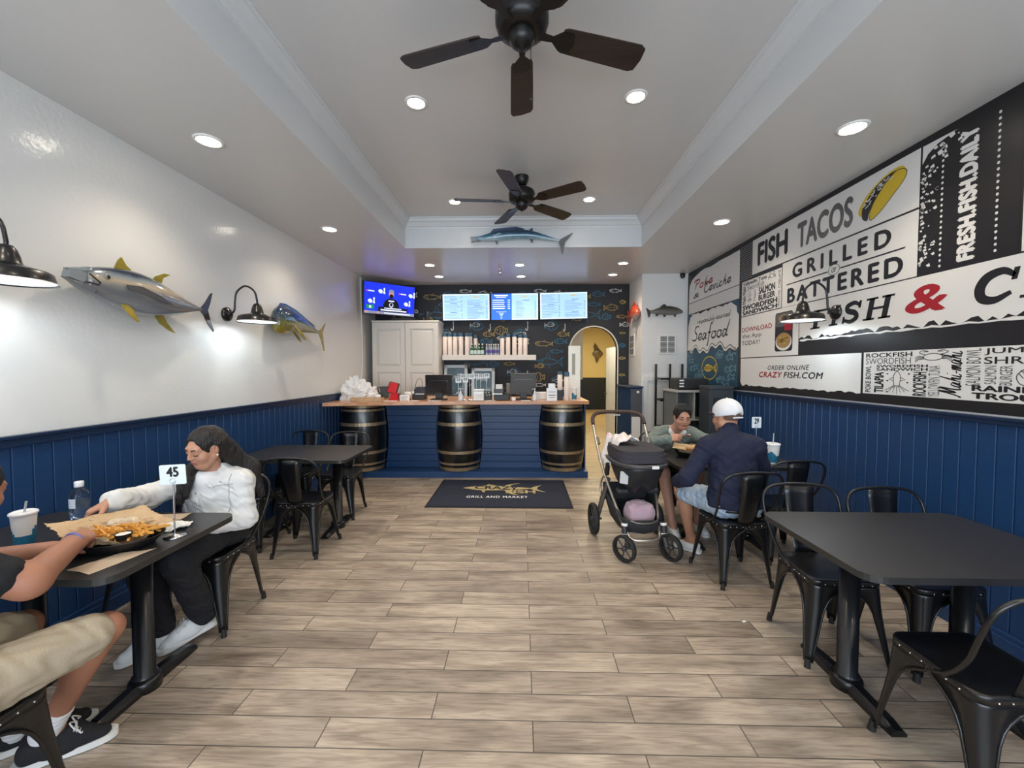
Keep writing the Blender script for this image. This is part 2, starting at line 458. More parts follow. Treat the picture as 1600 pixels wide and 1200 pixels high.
# beadboard wainscot, caps and skirting
def beadboard(name, x, y0, y1, h, inward, cap_h):
    m = MB(); w = 0.095; pr = []; y = y0
    while y < y1:
        pr += [(0.0, y), (0.0, y + w - 0.014), (-0.006, y + w - 0.010), (-0.006, y + w - 0.006), (0.0, y + w - 0.003)]
        y += w
    pr = [p for p in pr if p[1] <= y1] + [(0.0, y1)]
    vs = [(x + inward * (0.014 + u), v, z) for z in (0.0, h - 0.03) for u, v in pr]; k = len(pr)
    m.add(vs, [(i, i + 1, k + i + 1, k + i) for i in range(k - 1)])
    o = struct(m.build(name, navy))
    m = MB(); e = x + inward * 0.032; m.box(min(x, e), max(x, e), y0, y1, h - cap_h, h); 
    e = x + inward * 0.040; m.box(min(x, e), max(x, e), y0, y1, h - 0.014, h + 0.004)
    struct(m.build(name.replace('wall', 'trim').replace('_wainscot', '_cap'), navyd, bevel=0.003))
    m = MB(); e = x + inward * 0.026; m.box(min(x, e), max(x, e), y0, y1, 0, 0.12); e = x + inward * 0.034; m.box(min(x, e), max(x, e), y0, y1, 0, 0.09)
    struct(m.build(name.replace('wall', 'baseboard').replace('_wainscot', ''), navy, bevel=0.005))
beadboard('wall_left_wainscot', -WX, YF, YB, 1.205, 1, 0.055)
beadboard('wall_right_wainscot', WX, YF, 6.68, 1.285, -1, 0.04)

# recessed ceiling lights
lens = M('light_lens', (1.0, 0.90, 0.76), 0.5, emit=26.0)
ringm = M('white_enamel', (0.82, 0.82, 0.80), 0.35)
def downlight(x, y, z, label, p, group, r=0.075):
    t = thing('recessed_light', label, 'ceiling light', (x, y, z), 0, group)
    MB().lathe([(r + 0.018, 0.0), (r + 0.016, -0.007), (r, -0.009), (r - 0.004, 0.0)], 28).build('trim_ring', ringm, t)
    MB().disc(r - 0.003, -0.003, 28, flip=True).build('lamp_lens', lens, t)
    spot('downlight_beam', (x, y, z - 0.02), p, (1.0, 0.83, 0.64), radius=0.06)
for x, y, s in ((-2.08, 2.75, 'above the tuna'), (-2.08, 4.48, 'between the tuna and the television'), (2.08, 2.70, 'above the word TACOS'), (2.06, 4.36, 'above the lettering near the security camera')):
    downlight(x, y, SOF, 'round recessed ceiling light in the lower ceiling band ' + s, 34, 'recessed lights in the soffit', 0.07)
for x, y, s in ((-0.745, 2.96, 'on the tuna side of the nearer fan'), (0.785, 2.93, 'on the mural side of the nearer fan'), (-0.75, 4.68, 'beside a blade tip of the farther fan'), (0.745, 4.65, 'on the mural side of the farther fan')):
    downlight(x, y, TRAY, 'round recessed light in the raised ceiling ' + s, 36, 'recessed lights in the raised ceiling', 0.06)
for x, y, s in ((-1.34, 6.04, 'front row, toward the television'), (-0.03, 6.06, 'front row, middle one'), (1.45, 6.0, 'front row, toward the red fish'),
                (-1.35, 6.78, 'rear row, toward the television'), (-0.01, 6.80, 'rear row, middle one'), (1.46, 6.71, 'rear row, toward the red fish')):
    downlight(x, y, SOF, 'round recessed light over the counter, ' + s, 30, 'recessed lights over the counter', 0.065)
for x, y, z in ((-2.08, 1.0, SOF), (2.08, 1.0, SOF), (-0.75, 1.2, TRAY), (0.78, 1.2, TRAY), (-2.08, -0.8, SOF), (2.08, -0.8, SOF)):
    downlight(x, y, z, 'round recessed ceiling light nearest the storefront', 34, 'recessed lights near the storefront', 0.07)

# ------------------------------------------------------------------ metal bistro chair
rivet_m = M('rivet_steel', (0.62, 0.62, 0.63), 0.25, 1.0)
foot_m = M('rubber_foot', (0.012, 0.012, 0.012), 0.7)
def chair_leg(sx, sy):
    m = MB(); rows = []
    fx, fy = (0.212, 0.205) if sy > 0 else (0.188, 0.215)
    prof = [(0.432, 0.172), (0.405, 0.166), (0.385, 0.13), (0.36, 0.098), (0.33, 0.078), (0.29, 0.063), (0.22, 0.050), (0.14, 0.038), (0.07, 0.029), (0.028, 0.024)]
    for z, a in prof:
        t = 1 - z / 0.432
        cx = sx * (0.174 + (fx - 0.174) * t ** 1.15); cy = sy * (0.174 + (fy - 0.174) * t ** 1.15)
        r = min(0.045, a * 0.75)
        row = [(cx - sx * a, cy, z)]
        for k in range(6):
            q = R(90 * k / 5)
            row.append((cx - sx * r + sx * r * math.sin(q), cy - sy * r + sy * r * math.cos(q), z))
        row.append((cx, cy - sy * a, z)); rows.append(row)
    n = len(rows[0]); vs = [p for r_ in rows for p in r_]
    fs = []
    for i in range(len(rows) - 1):
        for j in range(n - 1):
            f = (i * n + j, i * n + j + 1, (i + 1) * n + j + 1, (i + 1) * n + j)
            fs.append(f if sx * sy > 0 else f[::-1])
    m.add(vs, fs, 0, True)
    m.tube([r_[0] for r_ in rows], 0.0042, 6); m.tube([r_[-1] for r_ in rows], 0.0042, 6)
    fc = MB().tube([(sx * (fx - 0.009), sy * (fy - 0.009), 0.045), (sx * (fx - 0.005), sy * (fy - 0.005), 0.0)], [0.0135, 0.0155], 10)
    return m, fc
def make_chair(label, loc, rz, group):
    t = thing('metal_chair', label, 'chair', loc, rz, group)
    s = MB(); O = rrect(-0.178, 0.178, -0.178, 0.178, 0.05, 5)
    levels = [(1.0, 0.418), (1.0, 0.444), (0.985, 0.4505), (0.95, 0.452), (0.80, 0.447), (0.4, 0.4435)]
    n = len(O); vs = [(x * k, y * k, z) for k, z in levels for x, y in O] + [(0, 0, 0.443)]
    fs = [(i * n + j, i * n + (j + 1) % n, (i + 1) * n + (j + 1) % n, (i + 1) * n + j) for i in range(5) for j in range(n)]
    fs += [(5 * n + j, 5 * n + (j + 1) % n, 6 * n) for j in range(n)] + [tuple(range(n))[::-1]]
    s.add(vs, fs, 0, True)
    for k in range(6):
        u = -0.115 + 0.046 * k
        for p in ((u, 0.179, 0.432), (u, -0.179, 0.432), (0.179, u, 0.432), (-0.179, u, 0.432)): s.sphere(p, 0.0042, 6, 1)
    s.build('seat', [black_metal, rivet_m], t)
    for sx in (-1, 1):
        for sy in (-1, 1):
            a, b = chair_leg(sx, sy)
            lg = a.build('leg', black_metal, t, solid=0.003); b.build('foot_cap', foot_m, lg)
    half = [(0.176, -0.02, 0.425), (0.188, -0.09, 0.47), (0.206, -0.165, 0.57), (0.222, -0.215, 0.69), (0.214, -0.243, 0.775), (0.168, -0.258, 0.822), (0.085, -0.264, 0.838), (0, -0.266, 0.842)]
    pts = half + [(-x, y, z) for x, y, z in half[-2::-1]]
    MB().tube(spline(pts, 5), 0.0088, 8).build('backrest_frame', black_metal, t)
    sp = MB(); vs = []
    for k in range(9):
        q = k / 8; z = 0.44 + 0.392 * q; y = -0.172 - 0.088 * (1 - (1 - q) ** 1.8); w = 0.062 + 0.026 * q
        vs += [(-w, y + 0.008, z), (-w * 0.5, y - 0.002, z), (0, y - 0.004, z), (w * 0.5, y - 0.002, z), (w, y + 0.008, z)]
    sp.add(vs, [(i * 5 + j, i * 5 + j + 1, i * 5 + j + 6, i * 5 + j + 5) for i in range(8) for j in range(4)], 0, True)
    ro = sp.build('back_splat', black_metal, t, solid=0.003)
    e = MB(); Te = frame((0, -0.2565, 0.70), (1, 0, 0), (0, -0.14, 0.99), (0, -0.99, -0.14))
    e.ribbon(rrect(-0.032, 0.032, -0.055, 0.055, 0.01, 3), 0.004, T=Te, closed=True, th=0.0015)
    e.ribbon(rrect(-0.032, 0.032, -0.055, 0.055, 0.01, 3), 0.004, T=Te @ Matrix.Translation((0, 0, 0.013)) , closed=True, th=0.0015)
    e.build('pressed_outline', black_metal, ro)
    return t
CH = 'black metal bistro chairs'
chair0 = make_chair('black metal chair the woman in the white jacket sits on', (-1.93, 2.50, 0), R(180), CH)
for x, y, rz, lb in (
    (-2.36, 2.60, 180, 'empty black chair against the blue wainscot beside the woman in white'),
    (-1.82, 1.20, 0, 'black chair the man in khaki shorts sits on'),
    (-1.865, 3.49, 1, 'black chair with its back toward the room, behind the woman in white'),
    (-2.40, 3.60, 0, 'black chair squeezed between the wainscot and the chair behind the woman in white'),
    (-1.94, 4.36, 180, 'black chair in front of the first barrel, at the aisle side of its table'),
    (-2.43, 4.42, 180, 'black chair by the wainscot in front of the white paper heap'),
    (1.705, 2.32, 177, 'empty black chair behind the large empty table, on the aisle side'),
    (2.165, 2.245, 181, 'empty black chair behind the large empty table, on the wall side'),
    (1.715, 1.56, 0, 'black chair pulled up to the near edge of the large empty table'),
    (1.58, 3.11, 5, 'black chair the man in the white cap sits on'),
    (2.14, 3.48, 2, 'empty black chair beside the man in the white cap'),
    (1.56, 4.47, 180, 'black chair the woman in the grey sweater sits on')):
    dup(chair0, (x, y, 0), R(rz), lb, CH)

# ------------------------------------------------------------------ black cafe tables
top_m = M('table_laminate', (0.026, 0.0255, 0.025), 0.33, bump=0.04, bscale=180)
def make_table(label, loc, L, Wd, group):
    t = thing('cafe_table', label, 'table', loc, 0, group)
    MB().prism(rrect(-L / 2, L / 2, -Wd / 2, Wd / 2, 0.075, 6), 0.722, 0.75).build('tabletop', top_m, t, bevel=0.007)
    for sx in (-1, 1):
        x = sx * (L / 2 - 0.255)
        c_ = MB().lathe([(0.0, 0.05), (0.052, 0.05), (0.052, 0.07), (0.043, 0.075), (0.043, 0.70), (0.0, 0.70)], 24).build('column', black_metal, t, loc=(x, 0.045, 0))
        MB().box(-0.05, 0.05, -0.24, 0.16, 0.70, 0.722).build('mounting_plate', black_metal, c_, bevel=0.004)
        b = MB(); half = 0.285
        prof = [(-0.036, 0.0), (-0.036, 0.022), (-0.018, 0.048), (0.018, 0.048), (0.036, 0.022), (0.036, 0.0)]
        vs = []
        for y, k, zz in ((-half, 0.9, 0.55), (-half + 0.05, 1, 0.85), (-0.07, 1, 1.1), (0.07, 1, 1.1), (half - 0.05, 1, 0.85), (half, 0.9, 0.55)):
            vs += [(px * k, y, pz * zz) for px, pz in prof]
        b.add(vs, [(i * 6 + j, i * 6 + (j + 1) % 6, i * 6 + 6 + (j + 1) % 6, i * 6 + 6 + j) for i in range(5) for j in range(6)] + [(0, 1, 2, 3, 4, 5), tuple(range(30, 36))[::-1]])
        b.lathe([(0.0, 0.0), (0.066, 0.0), (0.066, 0.045), (0.055, 0.058), (0.0, 0.058)], 24)
        b.build('base_bar', black_metal, t, loc=(x, 0.045, 0))
    return t
TB = 'black cafe tables'
tab0 = make_table('black table laid with fries, cup, bottle and the number 45 stand', (-2.105, 1.875, 0), 1.05, 0.74, TB)
dup(tab0, (-2.075, 3.93, 0), 0, 'empty black table standing just before the counter barrels', TB)
dup(tab0, (1.865, 1.965, 0), 0, 'large empty black table with bare top beside the mural wall', TB)
dup(tab0, (1.815, 3.76, 0), 0, 'black table shared by the woman in grey and the man in the white cap', TB)

# ------------------------------------------------------------------ service counter
cnt = thing('service_counter', 'navy shiplap counter front with three barrels set into it', 'counter', (0, 0, 0))
ang = R(1.2)
BX = ((-2.335, 6.03), (-0.925, 6.09), (0.60, 6.12))
def br(z): return 0.285 + 0.048 * (1 - ((z - 0.485) / 0.485) ** 2)
m = MB(); z = 0.091; bh = 0.097; prof = []
while z < 1.05:
    prof += [(6.10, z), (6.10, z + bh - 0.012), (6.112, z + bh - 0.007), (6.112, z + bh - 0.002), (6.10, z + bh)]; z += bh
prof = [(y, min(zz, 1.064)) for y, zz in prof]
for q in range(2):
    vs = [(BX[q][0] + br(zz - 0.092) + 0.012, y, zz) for y, zz in prof] + [(BX[q + 1][0] - br(zz - 0.092) - 0.012, y, zz) for y, zz in prof]; k = len(prof)
    m.add(vs, [(i, k + i, k + i + 1, i + 1) for i in range(k - 1)])
x0, x1 = -2.60, 0.955
m.box(x1 - 0.02, x1, 6.16, 6.72, 0.0, 1.064); m.box(x0, x1, 6.47, 6.50, 0.0, 1.064)
m.build('siding', navy, cnt)
m = MB(); m.prism([(-2.60, 5.80), (0.95, 5.875), (0.95, 6.14), (-2.60, 6.14)], 0.0, 0.09)
m.build('plinth', navy, cnt, bevel=0.006)
butcher = M('butcher_block', (0.47, 0.20, 0.08), 0.32, col2=(0.62, 0.32, 0.15), nscale=3.0, stretch=(1, 14, 6), coat=0.3)
wt = tag(MB().prism([(-2.61, 5.33), (-2.2, 5.43), (-1.4, 5.57), (-0.69, 5.66), (0.2, 5.70), (0.94, 5.75), (0.94, 6.74), (-2.61, 6.74)], 1.066, 1.11).build('countertop', butcher, bevel=0.006),
    'warm wooden countertop running over the three barrels', 'countertop')
oak = M('barrel_black_wood', (0.006, 0.006, 0.0065), 0.28, bump=0.25, bscale=9, coat=0.5)
hoop_m = M('brass_hoop', (0.36, 0.27, 0.17), 0.38, 0.65, col2=(0.46, 0.36, 0.23), nscale=14)
def make_barrel(label, loc, cut=None):
    t = thing('wine_barrel', label, 'barrel', loc, 0, 'black barrels under the counter')
    pr = [(0, 0.03), (br(0.0) - 0.03, 0.03), (br(0) - 0.02, 0.0), (br(0), 0.0)] + [(br(0.97 * i / 24), 0.97 * i / 24) for i in range(1, 25)] + [(br(0.97) - 0.02, 0.97), (0, 0.95)]
    def flat(mb):
        if cut is not None: mb.v = [Vector((max(p.x, cut), p.y, p.z)) for p in mb.v]
        return mb
    flat(MB().lathe(pr, 40)).build('stave_body', oak, t)
    for a, b in ((0.005, 0.055), (0.095, 0.125), (0.255, 0.295), (0.655, 0.70), (0.86, 0.89), (0.915, 0.965)):
        flat(MB().lathe([(br(a) - 0.002, a), (br(a) + 0.004, a), (br(b) + 0.004, b), (br(b) - 0.002, b)], 40, smooth=False)).build('hoop', hoop_m, t)
    return t
make_barrel('first barrel, partly behind the chairs at the wainscot end of the counter', (*BX[0], 0.092), -0.298)
b0 = make_barrel('middle one of the three black barrels, straight behind the doormat', (*BX[1], 0.092))
dup(b0, (*BX[2], 0.092), 0, 'black barrel at the open end of the counter near the stroller')

# floor mat with the fish logo
mat_m = M('mat_pile', (0.012, 0.017, 0.035), 0.95, col2=(0.020, 0.027, 0.05), nscale=90, bump=0.3, bscale=250)
mt = thing('floor_mat', 'navy doormat with a gold fish logo in front of the counter', 'doormat', (-0.255, 5.13, 0))
MB().box(-0.835, 0.835, -0.575, 0.575, 0, 0.010).build('rubber_edge', M('mat_rubber', (0.004, 0.004, 0.005), 0.7), mt, bevel=0.003)
MB().box(-0.815, 0.815, -0.555, 0.555, 0.010, 0.014).build('pile', mat_m, mt)
gold = M('gold_print', (0.50, 0.41, 0.20), 0.8); whiteprint = M('white_print', (0.78, 0.80, 0.83), 0.8)
g = MB()
Yf = lambda p: p
body = spline([(-0.50, 0.16), (-0.40, 0.215), (-0.28, 0.255), (-0.18, 0.265), (-0.0, 0.25), (0.2, 0.205), (0.36, 0.175)], 5) + spline([(0.36, 0.13), (0.1, 0.085), (-0.1, 0.06), (-0.25, 0.06), (-0.38, 0.10), (-0.50, 0.155)], 5)
g.prism(body, 0.014, 0.0152)
g.prism([(-0.22, 0.25), (-0.19, 0.34), (-0.13, 0.30), (-0.06, 0.255)], 0.014, 0.0152)
g.prism(spline([(0.02, 0.24), (0.08, 0.32), (0.18, 0.375), (0.235, 0.385)], 4) + spline([(0.2, 0.365), (0.13, 0.31), (0.1, 0.22)], 4), 0.014, 0.0152)
g.prism(spline([(0.02, 0.09), (0.08, -0.03), (0.14, -0.1), (0.215, -0.13)], 4) + spline([(0.17, -0.08), (0.14, -0.02), (0.13, 0.09)], 4), 0.014, 0.0152)
g.prism([(-0.26, 0.07), (-0.24, 0.0), (-0.21, -0.035), (-0.20, 0.07)], 0.014, 0.0152)
g.prism(spline([(0.36, 0.15), (0.43, 0.24), (0.52, 0.305)], 4) + spline([(0.47, 0.22), (0.455, 0.15), (0.48, 0.08), (0.56, 0.0)], 4) + spline([(0.47, 0.04), (0.40, 0.10), (0.36, 0.14)], 4), 0.014, 0.0152)
g.build('fish_logo', gold, mt)
g = MB(); text(g, 'CRAZY', -0.35, 0.22, 0.075, 0.225, z=0.0158, bold=0.035, warp=lambda x, y: (x, y + 0.03 - 0.05 * (x + 0.3)))
g.build('dark_lettering', mat_m, mt)
g = MB(); text(g, 'FISH', 0.06, 0.43, -0.06, 0.075, z=0.0158, bold=0.035); g.build('gold_lettering', gold, mt)
g = MB(); text(g, 'GRILL AND MARKET', -0.41, 0.33, -0.25, -0.17, z=0.0152, bold=0.02, spacing=1.15); g.build('white_lettering', whiteprint, mt)

# ------------------------------------------------------------------ tall white cabinet, shelf, back counter
cabm = M('cabinet_white', (0.70, 0.69, 0.64), 0.4)
cb = thing('storage_cabinet', 'tall white panelled cabinet under the television', 'cabinet', (-1.965, 7.2, 0))
MB().box(-0.565, 0.565, -0.235, 0.235, 0.0, 2.345).box(-0.572, 0.572, -0.262, 0.24, 2.345, 2.375).build('carcass', cabm, cb, bevel=0.004)
for sx in (-1, 1):
    d = MB(); cx = sx * 0.281
    d.box(cx - 0.277, cx + 0.277, -0.243, -0.236, 0.06, 2.335)
    for z0, z1 in ((0.06, 0.16), (2.235, 2.335)): d.box(cx - 0.277, cx + 0.277, -0.262, -0.243, z0, z1)
    d.box(cx - 0.205, cx + 0.205, -0.2615, -0.243, 1.50, 1.60)
    for x0 in (cx - 0.277, cx + 0.205): d.box(x0, x0 + 0.072, -0.262, -0.243, 0.16, 2.235)
    for z0, z1 in ((0.16, 1.50), (1.60, 2.235)):
        a_, b_ = (cx - 0.205, cx + 0.205), (z0, z1); k_ = 0.030
        o_ = [(a_[0] + 0.014, -0.2445, b_[0] + 0.014), (a_[1] - 0.014, -0.2445, b_[0] + 0.014), (a_[1] - 0.014, -0.2445, b_[1] - 0.014), (a_[0] + 0.014, -0.2445, b_[1] - 0.014)]
        i_ = [(a_[0] + k_ + 0.014, -0.259, b_[0] + k_ + 0.014), (a_[1] - k_ - 0.014, -0.259, b_[0] + k_ + 0.014), (a_[1] - k_ - 0.014, -0.259, b_[1] - k_ - 0.014), (a_[0] + k_ + 0.014, -0.259, b_[1] - k_ - 0.014)]
        d.add(o_ + i_, [(0, 1, 5, 4), (1, 2, 6, 5), (2, 3, 7, 6), (3, 0, 4, 7), (4, 5, 6, 7)])
    d.build('door', cabm, cb)
sh = MB().box(-0.815, 0.815, -0.14, 0.14, -0.088, 0.0).build('floating_shelf', cabm, loc=(-0.565, 7.30, 1.80), bevel=0.004)
tag(sh, 'thick white floating shelf holding cup stacks below the menu screens', 'shelf')
bc = thing('back_counter', 'black work counter along the wallpapered wall behind the tills', 'counter', (-0.30, 7.15, 0))
MB().box(-1.05, 1.05, -0.26, 0.28, 0, 0.93).build('body', black_soft, bc); MB().box(-1.07, 1.07, -0.30, 0.29, 0.93, 0.97).build('worktop', black_soft, bc, bevel=0.004)

# ------------------------------------------------------------------ menu screens
glow_lt = M('screen_pale_blue', (0.36, 0.59, 1.0), 0.3, emit=0.70); glow_wt = M('screen_white_blue', (0.66, 0.84, 1.0), 0.3, emit=0.76)
glow_bl = M('screen_strong_blue', (0.008, 0.13, 0.85), 0.3, emit=0.72)
ink = M('screen_ink', (0.05, 0.10, 0.18), 0.4, emit=0.15); glow_w = M('screen_white', (0.85, 0.93, 1.0), 0.3, emit=0.85); glow_g = M('screen_gold', (0.5, 0.42, 0.12), 0.3, emit=0.8)
def menu(label, xc, zc, style, tilt):
    t = thing('menu_screen', label, 'menu screen', (xc, 7.36, zc), 0, 'menu screens over the counter')
    t.rotation_euler = (R(3), R(tilt), 0)
    w, h = 0.425, 0.24
    MB().box(-w, w, -0.012, 0.05, -h, h).build('bezel', black_soft, t, bevel=0.004)
    MB().box(-0.1, 0.1, 0.05, 0.085, -0.1, 0.1).build('wall_bracket', black_metal, t)
    Ts = frame((0, -0.0125, 0), (1, 0, 0), (0, 0, 1), (0, -1, 0)); W, H = w - 0.012, h - 0.012
    d = MB(); d.prism([(-W, -H), (W, -H), (W, H), (-W, H)], 0, 0.001, 1, Ts)
    d.prism([(-W + 0.02, -H + 0.02), (W - 0.02, -H + 0.02), (W - 0.02, H - 0.02), (-W + 0.02, H - 0.02)], 0.001, 0.0014, 0, Ts)
    if style == 'blue': d.prism([(-W, -H), (-0.05, -H), (-0.05, H), (-W, H)], 0.0014, 0.0018, 2, Ts)
    L_ = d; rnd = random.Random(len(label))
    def bar(x0, x1, y, hh=0.005, mi=0): L_.prism([(x0, y - hh / 2), (x1, y - hh / 2), (x1, y + hh / 2), (x0, y + hh / 2)], 0.0018, 0.0024, mi + 3, Ts)
    for c0, c1, kind in ((-0.385, -0.06, style), (0.02, 0.385, 'white')):
        y = 0.2 if kind == 'blue' else (0.19 if c0 < 0 else 0.11)
        if kind == 'blue':
            bar(-0.36, -0.12, 0.195, 0.02, 1); bar(-0.33, -0.15, 0.165, 0.008, 1)
            for k in range(5): bar(-0.39, -0.19 + 0.03 * rnd.random(), 0.115 - 0.036 * k, 0.013, 1); bar(-0.12, -0.08, 0.115 - 0.036 * k, 0.013, 1)
            for k in range(6): bar(-0.235 - 0.09 / (1 + k), -0.235 + 0.09 / (1 + k), -0.09 - 0.022 * k, 0.006, 1)
            continue
        while y > -0.205:
            if rnd.random() < 0.2:
                mcol = (c0 + c1) / 2; bar(mcol - 0.06, mcol + 0.06, y, 0.008)
            else:
                e = c0 + (0.16 + 0.14 * rnd.random()) * (1 if kind != 'white' or style != 'blue' else 0.55)
                bar(c0, e, y, 0.0045); bar(c1 - 0.03, c1 - 0.005, y, 0.006)
            y -= 0.021 + 0.008 * rnd.random()
    for u in (0.17,):
        L_.prism(ell(u, 0.178, 0.05, 0.013, 16), 0.0018, 0.0024, 5, Ts); L_.prism([(u + 0.04, 0.178), (u + 0.075, 0.195), (u + 0.065, 0.178), (u + 0.08, 0.16)], 0.0018, 0.0024, 5, Ts)
    d.build('display', [glow_lt, glow_wt, glow_bl, ink, glow_w, glow_g], t)
menu('pale blue menu screen closest to the white cabinet', -0.985, 2.655, 'white', -0.4)
menu('middle menu screen with a strong blue left column', -0.125, 2.66, 'blue', -0.3)
menu('pale blue menu screen closest to the arched opening', 0.74, 2.675, 'pale', -1.2)

# ------------------------------------------------------------------ television
tv = thing('television', 'wall-mounted television showing a masked speaker before a blue backdrop', 'television', (-2.205, 6.90, 2.715), R(40.5))
tv.rotation_euler = (R(5), 0, R(40.5))
MB().box(-0.445, 0.445, -0.015, 0.035, -0.26, 0.26).build('bezel', black_soft, tv, bevel=0.004)
MB().box(-0.04, 0.04, 0.035, 0.16, -0.05, 0.05).box(-0.1, 0.1, 0.14, 0.17, -0.12, 0.12).build('wall_arm', black_metal, tv)
Ts = frame((0, -0.0155, 0), (1, 0, 0), (0, 0, 1), (0, -1, 0))
tvb = M('tv_blue', (0.010, 0.035, 0.80), 0.3, emit=0.62); tvw = M('tv_white', (0.7, 0.78, 1.0), 0.3, emit=0.7); tvs = M('tv_skin', (0.50, 0.24, 0.20), 0.3, emit=0.8)
tvk = M('tv_black', (0.006, 0.006, 0.010), 0.3, emit=0.2); tvg = M('tv_green', (0.01, 0.22, 0.09), 0.3, emit=0.8); tvp = M('tv_grey', (0.20, 0.22, 0.28), 0.3, emit=0.8); tvr = M('tv_red', (0.7, 0.05, 0.1), 0.3, emit=0.8)
d = MB(); d.prism([(-0.435, -0.25), (0.435, -0.25), (0.435, 0.25), (-0.435, 0.25)], 0, 0.0008, 0, Ts)
P_ = lambda pts, mi, k=1: d.prism(pts, 0.0008 + 0.0004 * (k - 1), 0.0012 + 0.0004 * k, mi + 1, Ts)
bx = lambda x0, x1, y0, y1: [(x0, y0), (x1, y0), (x1, y1), (x0, y1)]
for x, y in ((-0.13, 0.12), (-0.30, -0.05), (0.32, -0.05), (0.40, 0.10)):      # backdrop marks
    P_(spline([(x - 0.075, y), (x - 0.05, y + 0.03), (x - 0.01, y + 0.02), (x + 0.0, y - 0.02), (x - 0.04, y - 0.035)], 4, True), 0); P_([(x + 0.01, y - 0.035), (x + 0.045, y - 0.035), (x + 0.035, y + 0.02), (x + 0.018, y + 0.02)], 0); P_(ell(x + 0.027, y + 0.04, 0.015, 0.022, 12), 0)
for x in (-0.33, 0.22): P_(ell(x - 0.06, 0.11, 0.012, 0.015, 10), 7); P_(bx(x - 0.04, x + 0.06, 0.10, 0.12), 0)
P_(spline([(-0.11, -0.22), (-0.115, -0.1), (-0.08, -0.02), (-0.02, 0.01), (0.06, 0.01), (0.12, -0.02), (0.155, -0.1), (0.15, -0.22)], 5), 2, 2)
P_(ell(0.02, 0.085, 0.045, 0.065, 20), 1, 3); P_(ell(0.02, 0.135, 0.047, 0.03, 16), 4, 4); P_(ell(0.02, 0.055, 0.036, 0.035, 16), 2, 5)
P_(ell(0.02, -0.09, 0.036, 0.04, 18), 0, 3); P_(ell(0.02, -0.085, 0.024, 0.03, 18), 2, 4); P_(bx(-0.03, 0.07, -0.035, -0.015), 0, 3)
P_(bx(-0.20, 0.33, -0.205, -0.13), 2, 5); P_(bx(-0.1, 0.2, -0.155, -0.14), 0, 6); P_(bx(-0.16, 0.29, -0.19, -0.168), 0, 6)
P_(bx(-0.40, -0.27, -0.175, -0.11), 3, 5); P_(ell(-0.335, -0.145, 0.02, 0.022, 12), 0, 6); P_(bx(0.3, 0.41, -0.2, -0.14), 6, 5)
P_(bx(-0.435, 0.435, -0.25, -0.207), 4, 5); P_(ell(-0.4, -0.225, 0.025, 0.018, 10), 1, 6); P_(ell(-0.2, -0.225, 0.025, 0.018, 10), 1, 6); P_(bx(-0.1, 0.36, -0.236, -0.22), 0, 6)
d.build('display', [tvb, tvw, tvs, tvk, tvg, tvp, tvp, tvb, tvr], tv)
spk = MB().lathe([(0, 0), (0.04, 0), (0.042, 0.01), (0.042, 0.16), (0.038, 0.168), (0, 0.168)], 20).build('speaker', black_soft, loc=(-1.63, 7.12, 2.376))
tag(spk, 'small black cylinder speaker standing on the white cabinet', 'speaker')
gb = MB().box(-0.21, 0.21, -0.1, 0.1, 0, 0.055).build('receiver_box', black_soft, loc=(-2.02, 7.12, 2.376), bevel=0.004)
tag(gb, 'flat black box lying on the cabinet beneath the television', 'receiver')
cd = tag(MB().tube(spline([(-2.638, 6.76, 3.06), (-2.638, 6.76, 2.9), (-2.638, 6.78, 2.4), (-2.638, 6.77, 1.6), (-2.636, 6.72, 1.35), (-2.60, 6.66, 1.21)], 6), 0.011, 8).build('cable_conduit', whitep), 'thin white cable channel running down the wall beside the cabinet', 'cable channel')

